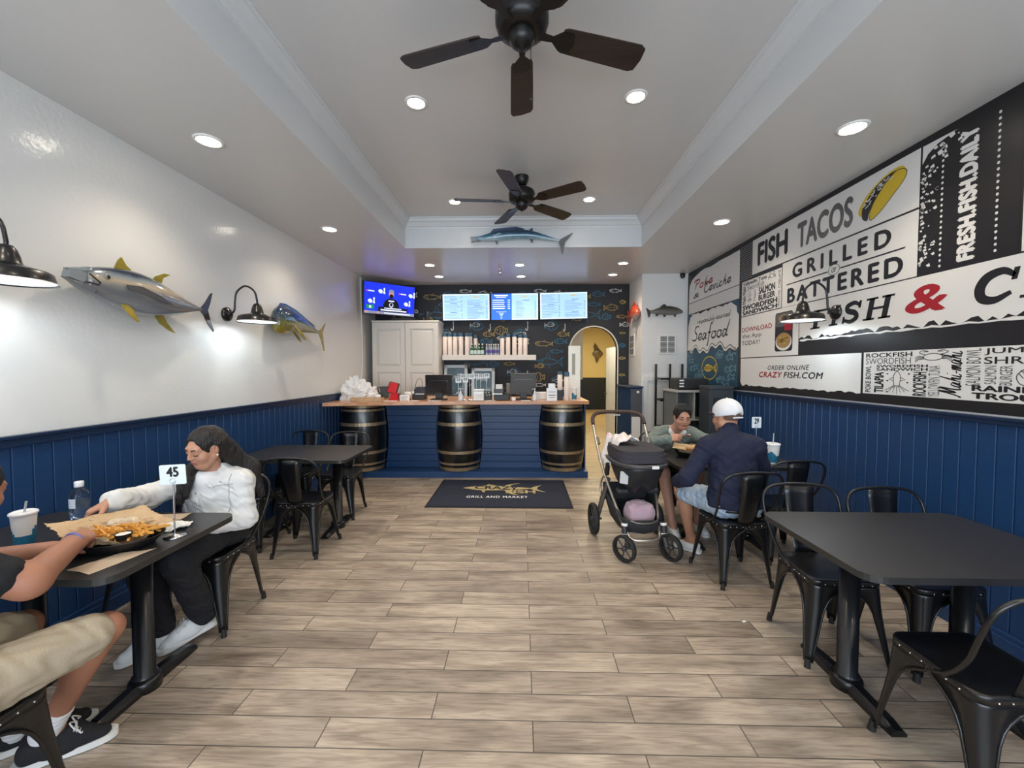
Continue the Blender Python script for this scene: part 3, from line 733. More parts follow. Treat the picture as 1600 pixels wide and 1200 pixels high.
# ------------------------------------------------------------------ ceiling fans
fanm = M('fan_bronze', (0.010, 0.009, 0.0085), 0.35, 0.3); bladem = M('fan_blade', (0.018, 0.011, 0.008), 0.45, col2=(0.030, 0.019, 0.014), nscale=3, stretch=(1, 9, 1))
def fan(label, x, y, a0, chain):
    t = thing('ceiling_fan', label, 'ceiling fan', (x, y, TRAY), 0, 'dark bronze ceiling fans')
    MB().lathe([(0.068, 0.0), (0.066, -0.03), (0.05, -0.075), (0.022, -0.095), (0, -0.095)], 28).build('canopy', fanm, t)
    MB().tube([(0, 0, -0.09), (0, 0, -0.14)], 0.012, 10).build('downrod', fanm, t)
    MB().lathe([(0, -0.105), (0.03, -0.108), (0.085, -0.118), (0.122, -0.14), (0.13, -0.165), (0.13, -0.205), (0.12, -0.235), (0.095, -0.25), (0.075, -0.255), (0.0, -0.255)], 36).build('motor_housing', fanm, t)
    MB().lathe([(0.062, -0.25), (0.064, -0.275), (0.055, -0.30), (0.034, -0.318), (0.012, -0.325), (0, -0.34)], 24).build('switch_cup', fanm, t)
    for k in range(5):
        a = R(a0 + 72 * k); Tb = Matrix.Rotation(a, 4, 'Z') @ Matrix.Translation((0, 0, -0.238)) @ Matrix.Rotation(R(-13), 4, 'X')
        o = [(0.205, -0.052), (0.225, -0.06), (0.40, -0.066), (0.625, -0.072), (0.652, -0.058), (0.660, 0.0), (0.652, 0.058), (0.625, 0.072), (0.40, 0.066), (0.225, 0.06), (0.205, 0.052)]
        bl = MB().prism(o, -0.004, 0.004, T=Tb).build('blade', bladem, t, bevel=0.0015)
        ir = MB().prism([(0.09, -0.02), (0.16, -0.014), (0.20, -0.045), (0.26, -0.045), (0.275, 0.0), (0.26, 0.045), (0.20, 0.045), (0.16, 0.014), (0.09, 0.02)], -0.010, -0.0045, T=Tb).build('blade_bracket', fanm, bl)
    if chain:
        ch = MB().tube([(0.043, -0.02, -0.30), (0.046, -0.022, -0.56)], 0.0016, 6).build('pull_chain', fanm, t)
        MB().sphere((0.046, -0.022, -0.575), (0.009, 0.009, 0.016), 10).build('chain_pull', fanm, ch)
fan('dark ceiling fan close to the camera with a hanging pull chain', 0, 2.06, 18, True)
fan('smaller-looking dark ceiling fan hanging before the wahoo fish', 0, 4.10, 40.5, False)

# ------------------------------------------------------------------ barn sconces
led = M('sconce_led', (0.86, 0.94, 1.0), 0.4, emit=14.0); inner = M('sconce_inside', (0.80, 0.82, 0.82), 0.5)
def sconce(label, y, z, side, power=5.5, dy=0.0):
    t = thing('barn_sconce', label, 'wall lamp', (side * WX, y, z), R(180) if side > 0 else 0, 'black gooseneck wall lamps')
    MB().lathe([(0, 0.0), (0.062, 0.0), (0.062, 0.018), (0.05, 0.03), (0.02, 0.036), (0.018, 0.05), (0, 0.05)], 28, T=frame((0, 0, 0), (0, 1, 0), (0, 0, 1), (1, 0, 0))).build('wall_plate', black_metal, t)
    MB().tube(spline([(0.03, 0, 0.0), (0.075, 0, 0.03), (0.085, 0, 0.12), (0.105, 0, 0.20), (0.18, 0, 0.25), (0.26, 0, 0.205), (0.285, 0, 0.12), (0.285, 0, 0.085)], 7), 0.0085, 10).build('gooseneck', black_metal, t)
    s = MB().lathe([(0.0, 0.095), (0.022, 0.092), (0.034, 0.075), (0.044, 0.045), (0.050, 0.012), (0.058, 0.004), (0.085, -0.004), (0.135, -0.018), (0.148, -0.028), (0.156, -0.06), (0.160, -0.073), (0.166, -0.075)], 40, T=Matrix.Translation((0.285, 0, 0))).build('shade', black_metal, t)
    MB().lathe([(0.164, -0.0745), (0.152, -0.06), (0.143, -0.032), (0.130, -0.024), (0.045, -0.004), (0, -0.004)], 40, T=Matrix.Translation((0.285, 0, 0))).build('shade_lining', inner, s)
    MB().lathe([(0, -0.066), (0.045, -0.063), (0.06, -0.045), (0.04, -0.015), (0.0, -0.012)], 24, T=Matrix.Translation((0.285, 0, 0))).build('bulb', led, t)
    spot('sconce_beam', (side * (WX - 0.285), y, z - 0.072), power, (0.80, 0.93, 1.0), R(172), 0.25, 0.09)
sconce('black gooseneck lamp between the tuna and the mahi fish', 3.66, 2.045, -1)
sconce('black gooseneck lamp cut by the picture edge, before the tuna snout', 1.86, 2.03, -1)
sconce('black gooseneck lamp mounted on the lettered mural', 3.55, 2.03, 1)

# ------------------------------------------------------------------ lettered mural on the right wall
mk = M('mural_black', (0.010, 0.010, 0.012), 0.42); mw = M('mural_white', (0.74, 0.74, 0.72), 0.42); mr_ = M('mural_red', (0.36, 0.012, 0.022), 0.45)
mg = M('mural_grey', (0.10, 0.10, 0.105), 0.45); mb_ = M('mural_blue', (0.010, 0.062, 0.108), 0.45); mbl = M('mural_light_blue', (0.15, 0.31, 0.39), 0.45)
my = M('mural_yellow', (0.62, 0.44, 0.03), 0.45); mtan = M('mural_tan', (0.36, 0.22, 0.09), 0.5); mpale = M('mural_pale_grey', (0.50, 0.50, 0.50), 0.5)
mural = thing('wall_mural', 'black and white lettered fish menu mural covering the wall above the wainscot', 'mural', (WX, 4.0, 1.3))
TM = frame((-0.003, -4.0, -1.3), (0, -1, 0), (0, 0, 1), (-1, 0, 0))      # local x = -Y, local y = z
def Q(y0, y1, z0, z1): return [(-y0, z0), (-y1, z0), (-y1, z1), (-y0, z1)]
bk = MB(); bk.prism(Q(6.675, 0.6, 1.30, SOF - 0.004), 0, 0.003, T=TM); bk.build('backing', mk, mural)
rj = random.Random(3)
def jag(y0, y1, z, amp, n):
    return [(-(y0 + (y1 - y0) * i / n), z + amp * (rj.random() - 0.5) * (0 if i in (0, n) else 1)) for i in range(n + 1)]
class Panel:
    def __init__(s, name): s.name = name; s.m = MB(); s.l = MB()
    def fill(s, pts, mi=0, z=0.003, th=0.0006): s.m.prism(pts, z, z + th, mi, TM)
    def t(s, st, y0, y1, z0, z1, mi=0, **k): text(s.l, st, -y0, -y1, z0, z1, TM, mi, 0.0046, **k)
    def line(s, pts, w, mi=0, closed=False, z=0.0042, taper=None): s.l.ribbon(pts, w, TM, mi, z, 0.0004, closed, taper)
    def done(s):
        s.m.add(s.l.v, s.l.f); k = len(s.l.f)
        if k: s.m.m[-k:] = [i + 5 for i in s.l.m]
        s.m.build(s.name, [mw, mb_, mk, my, mbl, mk, mr_, mw, mg, my, mpale, mbl, mtan], mural)

# hand-drawn script letters
SCR = {
 'P': ([[(.1, .75), (0, .9), (.25, 1), (.55, .9), (.5, .6), (.2, .5)], [(.35, .98), (.22, .5), (.1, 0)]], .58),
 'o': ([[(.35, .4), (.15, .42), (.05, .15), (.2, 0), (.38, .15), (.32, .4), (.45, .38)]], .44),
 'k': ([[(.32, 1), (.18, .5), (.06, 0)], [(.38, .44), (.24, .30), (.12, .2)], [(.16, .22), (.28, .08), (.42, 0)]], .50),
 'e': ([[(0, .1), (.3, .22), (.32, .42), (.15, .4), (.05, .15), (.2, 0), (.42, .12)]], .40),
 'C': ([[(.6, .8), (.55, .95), (.3, .9), (.05, .4), (.15, .05), (.35, 0), (.6, .2)]], .60),
 'v': ([[(0, .38), (.1, .42), (.15, 0), (.35, .42), (.45, .38)]], .42),
 'i': ([[(.12, .42), (.05, .06), (.16, 0), (.28, .1)], [(.19, .60), (.21, .64)]], .26),
 'c': ([[(.35, .35), (.2, .43), (.05, .15), (.18, 0), (.38, .12)]], .38),
 'h': ([[(.30, 1), (.05, 0)], [(.1, .2), (.3, .43), (.28, .05), (.42, .05)]], .42),
 'S': ([[(.55, .85), (.45, 1), (.2, .9), (.2, .6), (.4, .4), (.3, .05), (0, .05), (-.05, .2)]], .5),
 'a': ([[(.36, .38), (.15, .42), (.05, .12), (.15, 0), (.36, .38), (.3, .05), (.45, .08)]], .44),
 'f': ([[(.42, .95), (.3, 1), (.2, .5), (.08, -.4), (0, -.38)], [(.05, .42), (.35, .42)]], .34),
 'd': ([[(.34, .36), (.15, .42), (.05, .12), (.15, 0), (.34, .36)], [(.52, 1), (.34, .36), (.3, .05), (.45, .08)]], .48),
 'M': ([[(-.05, .1), (0, 0), (.15, .5), (.25, 1), (.3, .2), (.55, 1), (.55, .3), (.62, 0), (.75, .1)]], .75),
 'm': ([[(.05, .42), (.02, 0), (.1, .3), (.2, .42), (.2, 0), (.28, .3), (.38, .42), (.38, .05), (.5, .08)]], .5),
 'n': ([[(.05, .42), (.02, 0), (.1, .3), (.24, .42), (.24, .05), (.36, .08)]], .36),
 '-': ([[(.05, .2), (.25, .22)]], .3), ' ': ([], .25),
 'r': ([[(.05, .42), (.05, 0), (.1, .3), (.3, .42)]], .32), 's': ([[(.3, .38), (.15, .42), (.12, .28), (.28, .12), (.15, 0), (.02, .08)]], .32),
 'p': ([[(.1, .42), (-.02, -.4)], [(.08, .3), (.25, .42), (.35, .2), (.2, 0), (.05, .1)]], .4),
 'b': ([[(.25, 1), (.06, .1), (.2, 0), (.34, .2), (.25, .4), (.1, .3)]], .4), 'l': ([[(.25, 1), (.06, .1), (.16, 0), (.28, .08)]], .26),
 'y': ([[(.05, .42), (.08, .1), (.3, .42)], [(.34, .42), (.15, -.35), (0, -.3)]], .38), 'u': ([[(.05, .42), (.06, .06), (.2, 0), (.32, .42), (.3, .05), (.42, .08)]], .42),
}
def script(p, st, y0, z0, h, w, mi=0, width=None, rot90=False):
    total = sum(SCR[c][1] for c in st); kx = (width / total) if width else h * 0.9
    x = 0.0
    for c in st:
        for stroke in SCR[c][0]:
            pts = [((x + a) * kx + b * h * 0.12, b * h) for a, b in spline(stroke, 6)]
            if rot90: pts = [(-y0 - b, z0 + a) for a, b in pts]
            else: pts = [(-y0 + a, z0 + b) for a, b in pts]
            p.line(pts, w, mi, taper=(0.4, 1))
        x += SCR[c][1]
def scribble(p, cx, cz, w, h, mi=3, lw=0.006, kind='fish'):
    y = -cx
    if kind == 'fish':
        p.line(spline([(y - w / 2, cz), (y - w * .2, cz + h / 2), (y + w * .2, cz + h * .2), (y + w / 2, cz + h / 2), (y + w * .42, cz), (y + w / 2, cz - h / 2), (y + w * .2, cz - h * .2), (y - w * .2, cz - h / 2)], 4, True), lw, mi, True)
        p.line([(y - w * .25, cz - h * .25), (y - w * .2, cz), (y - w * .25, cz + h * .25)], lw * .8, mi); p.line(ell(y - w * .35, cz + h * .08, h * .05, h * .05, 8), lw * .8, mi, True)
    elif kind == 'crab':
        p.line(ell(y, cz, w * .26, h * .26, 20), lw, mi, True)
        for s in (-1, 1):
            for k in range(4): p.line([(y + s * w * .24, cz - h * .05 * k), (y + s * w * .38, cz + h * (.1 - .09 * k)), (y + s * w * .5, cz - h * (.02 + .12 * k))], lw * .8, mi)
            p.line(spline([(y + s * w * .2, cz + h * .18), (y + s * w * .38, cz + h * .32), (y + s * w * .28, cz + h * .5), (y + s * w * .12, cz + h * .42), (y + s * w * .26, cz + h * .4)], 4), lw, mi)
    elif kind == 'squid':
        p.line(spline([(y - w * .1, cz - h * .1), (y - w * .12, cz + h * .3), (y, cz + h * .5), (y + w * .12, cz + h * .3), (y + w * .1, cz - h * .1)], 5), lw, mi)
        p.line([(y - w * .11, cz + h * .25), (y - w * .3, cz + h * .15), (y - w * .12, cz + h * .1)], lw, mi); p.line([(y + w * .11, cz + h * .25), (y + w * .3, cz + h * .15), (y + w * .12, cz + h * .1)], lw, mi)
        for k in range(7): p.line(spline([(y + w * (-.09 + .03 * k), cz - h * .1), (y + w * (-.3 + .1 * k), cz - h * .25), (y + w * (-.42 + .14 * k), cz - h * (.32 + .15 * (1 - abs(k - 3) / 3)))], 4), lw * .8, mi)
    else:
        p.line(spline([(y + w * .45, cz + h * .3), (y, cz + h * .45), (y - w * .42, cz + h * .05), (y - w * .3, cz - h * .4), (y + w * .1, cz - h * .45), (y + w * .3, cz - h * .2), (y, cz - h * .05)], 6), lw, mi)
        for k in range(4): p.line([(y - w * (.36 - .16 * k), cz + h * (.14 + .07 * k)), (y - w * (.2 - .1 * k), cz - h * (.1 - .02 * k))], lw, mi)
        p.line([(y - w * .3, cz + h * .3), (y - w * .1, cz + h * .1), (y + w * .05, cz + h * .5)], lw, mi)

# Poke & Ceviche
p = Panel('poke_panel')
p.fill([(-6.63, 2.585)] + [(-5.115, 2.585), (-5.115, 3.0)] + jag(5.115, 6.2, 3.0, 0.02, 8)[1:] + [(-6.40, 2.965), (-6.52, 2.93), (-6.60, 2.86), (-6.62, 2.80)])
script(p, 'Poke', 6.44, 2.76, 0.135, 0.025, 1, 0.62); p.t('&', 6.46, 6.25, 2.63, 2.70, bold=0.02, shear=0.2); script(p, 'Ceviche', 6.10, 2.66, 0.135, 0.022, 0, 0.78)
p.done()
p = Panel('halftone_strip'); p.fill(Q(6.63, 5.115, 2.415, 2.575))
for i in range(60):
    for j in range(7):
        y = 6.60 - i * 0.025 - (0.012 if j % 2 else 0); p.l.prism(ell(-y, 2.43 + j * 0.021, 0.0055, 0.0055, 6), 0.0038, 0.0041, 5, TM)
p.done()
# responsibly sourced Seafood over the blue wave
p = Panel('seafood_panel')
wave = [(-(6.65 - 1.535 * i / 48), 1.845 + 0.03 * math.sin(i * 0.78 + 0.4) + (0.035 if i > 6 else -0.02) * math.sin(i * 0.26)) for i in range(49)]
p.fill([(-6.63, 2.385)] + wave + [(-5.115, 2.33)] + jag(5.115, 6.63, 2.39, 0.035, 22)[1:-1])
p.fill([(-6.66, 1.325), (-5.115, 1.325)] + [(x, z - 0.025) for x, z in wave[::-1]], 1)
p.fill([(-5.32, 2.41), (-5.115, 2.41), (-5.115, 2.22), (-5.16, 2.26), (-5.17, 2.33), (-5.25, 2.37)], 1, 0.0036); p.fill([(-6.64, 2.40), (-6.64, 2.22), (-6.61, 2.28), (-6.56, 2.36), (-6.45, 2.39)], 1, 0.0036)
p.line([(x, z) for x, z in wave], 0.030, 2); p.line([(x, z - 0.022) for x, z in wave], 0.014, 0); p.line([(x, z + 0.024) for x, z in wave[3:-2]], 0.012, 0)
script(p, 'responsibly-sourced', 6.30, 2.235, 0.075, 0.013, 3, 0.98); script(p, 'Seafood', 6.46, 1.985, 0.21, 0.027, 0, 1.10)
rs = random.Random(11)
for k in range(34):
    y, z = 5.2 + 1.36 * rs.random(), 1.38 + 0.40 * rs.random()
    if math.hypot(y - 5.88, z - 1.57) > 0.27: scribble(p, y, z, 0.17, 0.075 * (1 if rs.random() < .7 else -1), 6, 0.011)
p.line(ell(-5.885, 1.57, 0.235, 0.16, 36), 0.014, 4, True)
p.l.prism(spline([(-6.05, 1.565), (-5.96, 1.625), (-5.85, 1.61), (-5.75, 1.585), (-5.68, 1.635), (-5.70, 1.57), (-5.67, 1.50), (-5.76, 1.55), (-5.88, 1.52), (-5.98, 1.525)], 4, True), 0.0042, 0.0046, 4, TM)
text(p.l, 'CRAZY', -6.03, -5.86, 1.55, 1.60, TM, 0, 0.0049, bold=0.03); text(p.l, 'FISH', -5.86, -5.72, 1.54, 1.58, TM, 0, 0.0049, bold=0.03)
p.done()
# dark halftone strip
p = Panel('dotted_strip'); p.fill(Q(5.10, 4.85, 2.60, 3.02), 2)
for i in range(10):
    for j in range(17): p.l.prism(ell(-(5.085 - i * 0.025 - (0.012 if j % 2 else 0)), 2.62 + j * 0.024, 0.0055, 0.0055, 6), 0.0038, 0.0041, 5, TM)
p.done()
# FISH TACOS
p = Panel('tacos_panel'); p.fill(Q(4.84, 2.85, 2.632, 3.018))
p.t('FISH', 4.735, 4.21, 2.70, 2.96, bold=0.045); p.t('TACOS', 4.07, 3.40, 2.70, 2.945, 3, bold=0.045)
Tt = lambda pts: [(-3.145 + a * math.cos(0.45) - b * math.sin(0.45), 2.835 + a * math.sin(0.45) + b * math.cos(0.45)) for a, b in pts]
p.l.prism(Tt(ell(0, 0.02, 0.215, 0.085, 30)), 0.0040, 0.0043, 4, TM)
p.l.prism(Tt(spline([(-0.20, -0.03), (-0.15, 0.05), (0.0, 0.092), (0.12, 0.075), (0.16, 0.04), (0.0, 0.02), (-0.12, -0.03), (-0.17, -0.08)], 4, True)), 0.0043, 0.0046, 0, TM)
p.l.prism(Tt(spline([(-0.15, -0.095), (-0.10, -0.02), (0.02, 0.035), (0.15, 0.055), (0.215, 0.0), (0.18, -0.05), (0.05, -0.085), (-0.08, -0.11)], 4, True)), 0.0046, 0.0049, 4, TM)
p.line(Tt(spline([(-0.15, -0.095), (-0.10, -0.02), (0.02, 0.035), (0.15, 0.055), (0.215, 0.0), (0.18, -0.05), (0.05, -0.085), (-0.08, -0.11)], 4, True)), 0.005, 0, True, 0.0049)
for k in range(40):
    a = -0.16 + 0.28 * rs.random(); b = 0.03 + 0.05 * rs.random() + 0.12 * min(a, 0)
    p.l.prism(Tt(ell(a, b, 0.008 + 0.006 * rs.random(), 0.005, 6)), 0.0050, 0.0052, 2, TM)
p.done()
# GRILLED or BATTERED
p = Panel('grilled_panel'); p.fill(Q(4.285, 2.85, 2.175, 2.618))
p.t('GRILLED', 4.13, 3.05, 2.435, 2.575, bold=0.04, spacing=1.5); p.t('BATTERED', 4.20, 2.95, 2.205, 2.352, bold=0.04, spacing=1.3)
p.line([(-4.215, 2.392), (-3.66, 2.392)], 0.011); p.line([(-3.52, 2.392), (-2.94, 2.392)], 0.011)
p.line(ell(-3.59, 2.395, 0.062, 0.045, 24), 0.006, 3, True); script(p, 'or', 3.62, 2.375, 0.085, 0.007, 3, 0.06)
p.done()
# word cluster
p = Panel('word_cluster_panel'); p.fill(Q(5.055, 4.297, 2.182, 2.588))
p.t('Yellowfin Tuna', 5.03, 4.55, 2.535, 2.575, bold=0.03); p.t('Swordfish', 4.93, 4.60, 2.468, 2.53, 3); p.t('SALMON', 4.70, 4.40, 2.385, 2.465, bold=0.05); p.t('BURGER', 4.70, 4.40, 2.315, 2.378, bold=0.05)
p.t('SWORDFISH', 5.03, 4.36, 2.245, 2.305, bold=0.05); p.t('SANDWICH', 5.03, 4.36, 2.19, 2.24, bold=0.05); p.t('JUMBO Shrimp', 4.36, 4.31, 2.20, 2.575, rot90=-1)
p.t('Mahi Mahi', 5.03, 4.965, 2.32, 2.525, rot90=1, bold=0.03); p.t('Tilapia', 4.80, 4.745, 2.32, 2.455, rot90=1)
scribble(p, 4.88, 2.385, 0.12, 0.13, 3, 0.005, 'squid'); scribble(p, 4.46, 2.54, 0.13, 0.08, 3, 0.005, 'crab')
p.done()
# download the app
p = Panel('app_panel'); p.fill(Q(5.055, 4.02, 1.69, 2.172))
p.t('DOWNLOAD', 5.03, 4.44, 1.99, 2.042, 1, bold=0.012); p.t('the App', 5.02, 4.63, 1.905, 1.965); p.t('TODAY!', 5.03, 4.66, 1.835, 1.885)
p.l.prism(rrect(-4.385, -4.105, 1.735, 2.13, 0.03), 0.0040, 0.0044, 0, TM); p.l.prism(rrect(-4.375, -4.115, 1.985, 2.12, 0.02), 0.0044, 0.0047, 3, TM)
p.l.prism(ell(-4.245, 2.07, 0.09, 0.035, 18), 0.0047, 0.0050, 7, TM); p.l.prism(rrect(-4.235, -4.12, 1.94, 2.02, 0.01), 0.0047, 0.0050, 1, TM)
p.l.prism(ell(-4.245, 1.83, 0.128, 0.088, 26), 0.0044, 0.0047, 2, TM); p.l.prism(ell(-4.245, 1.845, 0.115, 0.078, 26), 0.0047, 0.0050, 7, TM)
for k in range(26): p.line([(-4.33 + 0.17 * rs.random(), 1.80 + 0.09 * rs.random()), (-4.33 + 0.17 * rs.random(), 1.80 + 0.09 * rs.random())], 0.006, 7 if k % 2 else 4, z=0.0051)
p.done()
# FISH & CHIPS band with brushed lower edge, slab letters drawn as outlines
p = Panel('fish_and_chips_panel')
p.fill([(-4.01, 1.86)] + jag(4.01, 0.7, 1.845, 0.045, 90) + [(-0.7, 2.166), (-4.01, 2.166)])
p.fill(jag(4.0, 0.7, 1.832, 0.016, 60) + jag(0.7, 4.0, 1.818, 0.012, 60), 0)
def slab(parts, y0, w, z0, h, mi=0, sh=0.22):
    def X(x, y): return (-y0 + x * w + sh * y * h, z0 + y * h)
    for q in parts:
        if q[0] == 'r': p.l.prism([X(q[1], q[3]), X(q[2], q[3]), X(q[2], q[4]), X(q[1], q[4])], 0.0040, 0.0044, mi, TM)
        else:
            pts = [X(a, b) for a, b in spline(q[1], 6)]; k = len(pts)
            ws = [w * (q[2] + (q[3] - q[2]) * abs(2 * i / (k - 1) - 1)) for i in range(k)] if q[4] else [w * (q[2] + (q[3] - q[2]) * math.sin(math.pi * i / (k - 1))) for i in range(k)]
            p.l.ribbon(pts, ws, TM, mi, 0.0040, 0.0004)
r_ = lambda a, b, c, d: ('r', a, b, c, d)
GF = [r_(.14, .40, 0, 1), r_(0, .56, 0, .09), r_(0, .95, .89, 1), r_(.86, .97, .68, 1), r_(.4, .68, .46, .56), r_(.64, .72, .36, .66)]
GI = [r_(.30, .70, 0, 1), r_(.05, .95, 0, .09), r_(.05, .95, .91, 1)]
GH = [r_(.12, .32, 0, 1), r_(.68, .88, 0, 1), r_(0, .43, 0, .09), r_(.57, 1, 0, .09), r_(0, .43, .91, 1), r_(.57, 1, .91, 1), r_(.3, .7, .45, .56)]
GS = [('s', [(.86, .80), (.55, .94), (.22, .82), (.28, .60), (.66, .46), (.80, .24), (.52, .06), (.14, .16)], .13, .24, False), r_(.80, .92, .66, 1), r_(.06, .17, 0, .34)]
GC = [('s', [(.90, .76), (.60, .96), (.26, .84), (.14, .5), (.26, .16), (.58, .05), (.92, .24)], .11, .27, False), r_(.84, .97, .62, 1)]
GP = [r_(.12, .36, 0, 1), r_(0, .52, 0, .09), r_(0, .4, .91, 1), ('s', [(.3, .95), (.7, .94), (.90, .72), (.70, .46), (.3, .44)], .11, .24, False)]
for gl, y, w, z0, h in ((GF, 3.86, .21, 1.915, .165), (GI, 3.64, .11, 1.922, .165), (GS, 3.50, .19, 1.925, .165), (GH, 3.28, .24, 1.925, .165), (GC, 2.51, .21, 1.93, .17), (GH, 2.27, .24, 1.93, .17), (GI, 1.99, .11, 1.93, .17), (GP, 1.83, .22, 1.93, .17), (GS, 1.58, .19, 1.93, .17)):
    slab(gl, y, w, z0, h)
p.t('&', 2.925, 2.64, 1.925, 2.105, 1, bold=0.03, shear=0.15)
p.done()
# FRESH FISH DAILY column
p = Panel('fresh_fish_panel'); p.fill(Q(2.838, 2.285, 2.176, 3.018), 2)
p.t('FRESH.FISH.DAILY', 2.60, 2.495, 2.20, 2.975, 2, rot90=1, bold=0.075, spacing=1.08)
for k in range(23): p.l.prism(ell(-2.70, 2.205 + 0.0345 * k, 0.0075, 0.0085, 10), 0.0038, 0.0042, 2, TM); p.l.prism(ell(-2.393, 2.215 + 0.0345 * k, 0.0075, 0.0085, 10), 0.0038, 0.0042, 2, TM)
for k in range(90):
    a, b = rs.random(), rs.random()
    y, z = 2.832 - 0.10 * a * a, 2.19 + 0.80 * b
    if b > 0.86: y -= 0.16 * rs.random()
    s_ = 0.004 + 0.011 * rs.random() * (1 + (b > .86))
    p.l.prism([(-y - s_ * rs.random(), z - s_ * .6), (-y + s_, z - s_ * rs.random()), (-y + s_ * .6, z + s_), (-y - s_, z + s_ * .4)], 0.0038, 0.0042, 2, TM)
p.l.prism([(-2.835, 3.015), (-2.835, 2.90), (-2.80, 2.95), (-2.74, 2.985), (-2.62, 3.01)], 0.0038, 0.0041, 2, TM)
p.done()
p = Panel('plain_white_panel'); p.fill(Q(2.27, 0.7, 2.64, 3.018)); p.fill(Q(2.27, 0.7, 2.176, 2.628)); p.done()
# order online
p = Panel('order_online_panel')
p.fill([(-5.05, 1.40)] + jag(5.05, 3.28, 1.365, 0.022, 46)[1:] + [(-3.28, 1.68), (-5.05, 1.68)])
p.t('ORDER ONLINE', 4.50, 3.86, 1.545, 1.592, shear=0.2, bold=0.01, spacing=1.15); p.t('CRAZY', 4.66, 4.25, 1.465, 1.525, 1, shear=0.2, bold=0.03, spacing=1.1); p.t('FISH.COM', 4.23, 3.68, 1.465, 1.525, shear=0.2, bold=0.02, spacing=1.1)
p.done()
# second word cluster
p = Panel('fish_words_panel'); p.fill(Q(3.258, 0.7, 1.368, 1.681))
p.t('ROCKFISH', 3.235, 2.86, 1.640, 1.672, bold=0.02); p.t('SWORDFISH', 3.235, 2.87, 1.590, 1.634, 3); p.t('SWORDFISH', 3.14, 2.75, 1.565, 1.584, bold=0.03); p.t('SANDWICH', 3.14, 2.75, 1.541, 1.561, bold=0.03)
p.t('POKE BOWL', 3.235, 3.185, 1.38, 1.578, rot90=1, bold=0.01); p.t('TILAPIA', 3.155, 3.075, 1.38, 1.532, rot90=1, bold=0.04)
scribble(p, 2.97, 1.455, 0.22, 0.165, 3, 0.005, 'squid'); scribble(p, 2.72, 1.632, 0.24, 0.085, 3, 0.005, 'crab')
for y, z in ((3.045, 1.52), (3.045, 1.47), (3.045, 1.39), (2.88, 1.52), (2.89, 1.46)): p.l.prism(ell(-y, z, 0.008, 0.005, 8), 0.0042, 0.0045, 0, TM)
p.t('ROCKFISH', 2.85, 2.755, 1.375, 1.534, rot90=1, bold=0.03); p.t('YELLOWFIN TUNA', 2.745, 2.67, 1.375, 1.575, 3, rot90=1)
script(p, 'Mahi-mahi', 2.545, 1.385, 0.13, 0.009, 0, 0.275, True)
p.t('SALMON BOWL', 2.52, 2.44, 1.455, 1.672, 3, rot90=1); p.t('JUMBO', 2.425, 2.09, 1.632, 1.672, bold=0.01); p.t('SHRIMP', 2.425, 2.07, 1.582, 1.622, bold=0.01)
p.t('SALMON', 2.42, 2.36, 1.468, 1.572, 3, rot90=1); p.t('BURGER', 2.345, 2.285, 1.464, 1.572, 3, rot90=1); scribble(p, 2.21, 1.515, 0.13, 0.105, 3, 0.005, 'shrimp')
p.t('RAINBOW', 2.485, 1.98, 1.425, 1.46, bold=0.04); p.t('TROUT', 2.485, 2.10, 1.38, 1.417, bold=0.04)
p.done()

# ------------------------------------------------------------------ fish trophies
def fish(name, label, loc, rz, prof, mat, fins, finm, eye, flip=0.0, pitch=0.0, extra=None, n=22):
    """prof: (x, z centre, half height, half thickness); fins: (outline in xz, material index, y offset, lean)"""
    t = thing(name, label, 'fish trophy', loc, rz, 'mounted fish on the walls')
    t.rotation_euler = (0, pitch, rz)
    F = (lambda x: flip - x) if flip else (lambda x: x)
    P = spline(prof, 5); m = MB(); vs = []
    for x, zc, hh, ht in P:
        for j in range(n):
            a = 2 * math.pi * j / n; ca, sa = math.cos(a), math.sin(a)
            vs.append((F(x), ht * math.copysign(abs(ca) ** 0.9, ca), zc + hh * math.copysign(abs(sa) ** 1.1, sa)))
    k = len(P)
    fs = [(i * n + j, i * n + (j + 1) % n, (i + 1) * n + (j + 1) % n, (i + 1) * n + j) for i in range(k - 1) for j in range(n)]
    fs += [tuple(range(n))[::-1], tuple(range((k - 1) * n, k * n))]
    m.add(vs, fs, 0, True); body = m.build('body', mat, t)
    for nm, pts, mi, yo, lean in fins:
        o = MB().prism([(F(a), b) for a, b in pts], -0.004, 0.004, T=frame((0, yo, 0), (1, 0, 0), (0, lean, math.sqrt(1 - lean * lean)), (0, -math.sqrt(1 - lean * lean), lean)))
        o.build(nm, finm[mi], t, bevel=0.002)
    ex, ez, er, ey = eye
    e = MB().sphere((F(ex), -ey, ez), (er, er * 0.6, er), 14); e.sphere((F(ex), -ey - er * 0.35, ez), (er * 0.6, er * 0.4, er * 0.6), 12, 1)
    e.build('eye', [M('fish_eye_ring', (0.25, 0.24, 0.18), 0.2, coat=1), M('fish_pupil', (0.004, 0.004, 0.005), 0.1, coat=1)], t)
    if extra: extra(t, F)
    return t
tunam = ramp_mat('tuna_skin', 2, [(-0.15, (0.34, 0.36, 0.38)), (-0.05, (0.17, 0.18, 0.195)), (0.0, (0.22, 0.22, 0.22)), (0.035, (0.44, 0.37, 0.26)), (0.07, (0.20, 0.25, 0.29)), (0.095, (0.012, 0.022, 0.045)), (0.13, (0.006, 0.010, 0.022))], 0.16, 1.0, 0.03, 9)
yfin = M('yellow_fin', (0.34, 0.24, 0.012), 0.22, col2=(0.20, 0.17, 0.015), nscale=12, coat=0.6); dfin = M('dark_fin', (0.030, 0.016, 0.012), 0.25, coat=0.6); gfin = M('grey_fin', (0.075, 0.075, 0.078), 0.25, coat=0.6)
mouthm = M('fish_mouth', (0.26, 0.29, 0.31), 0.35)
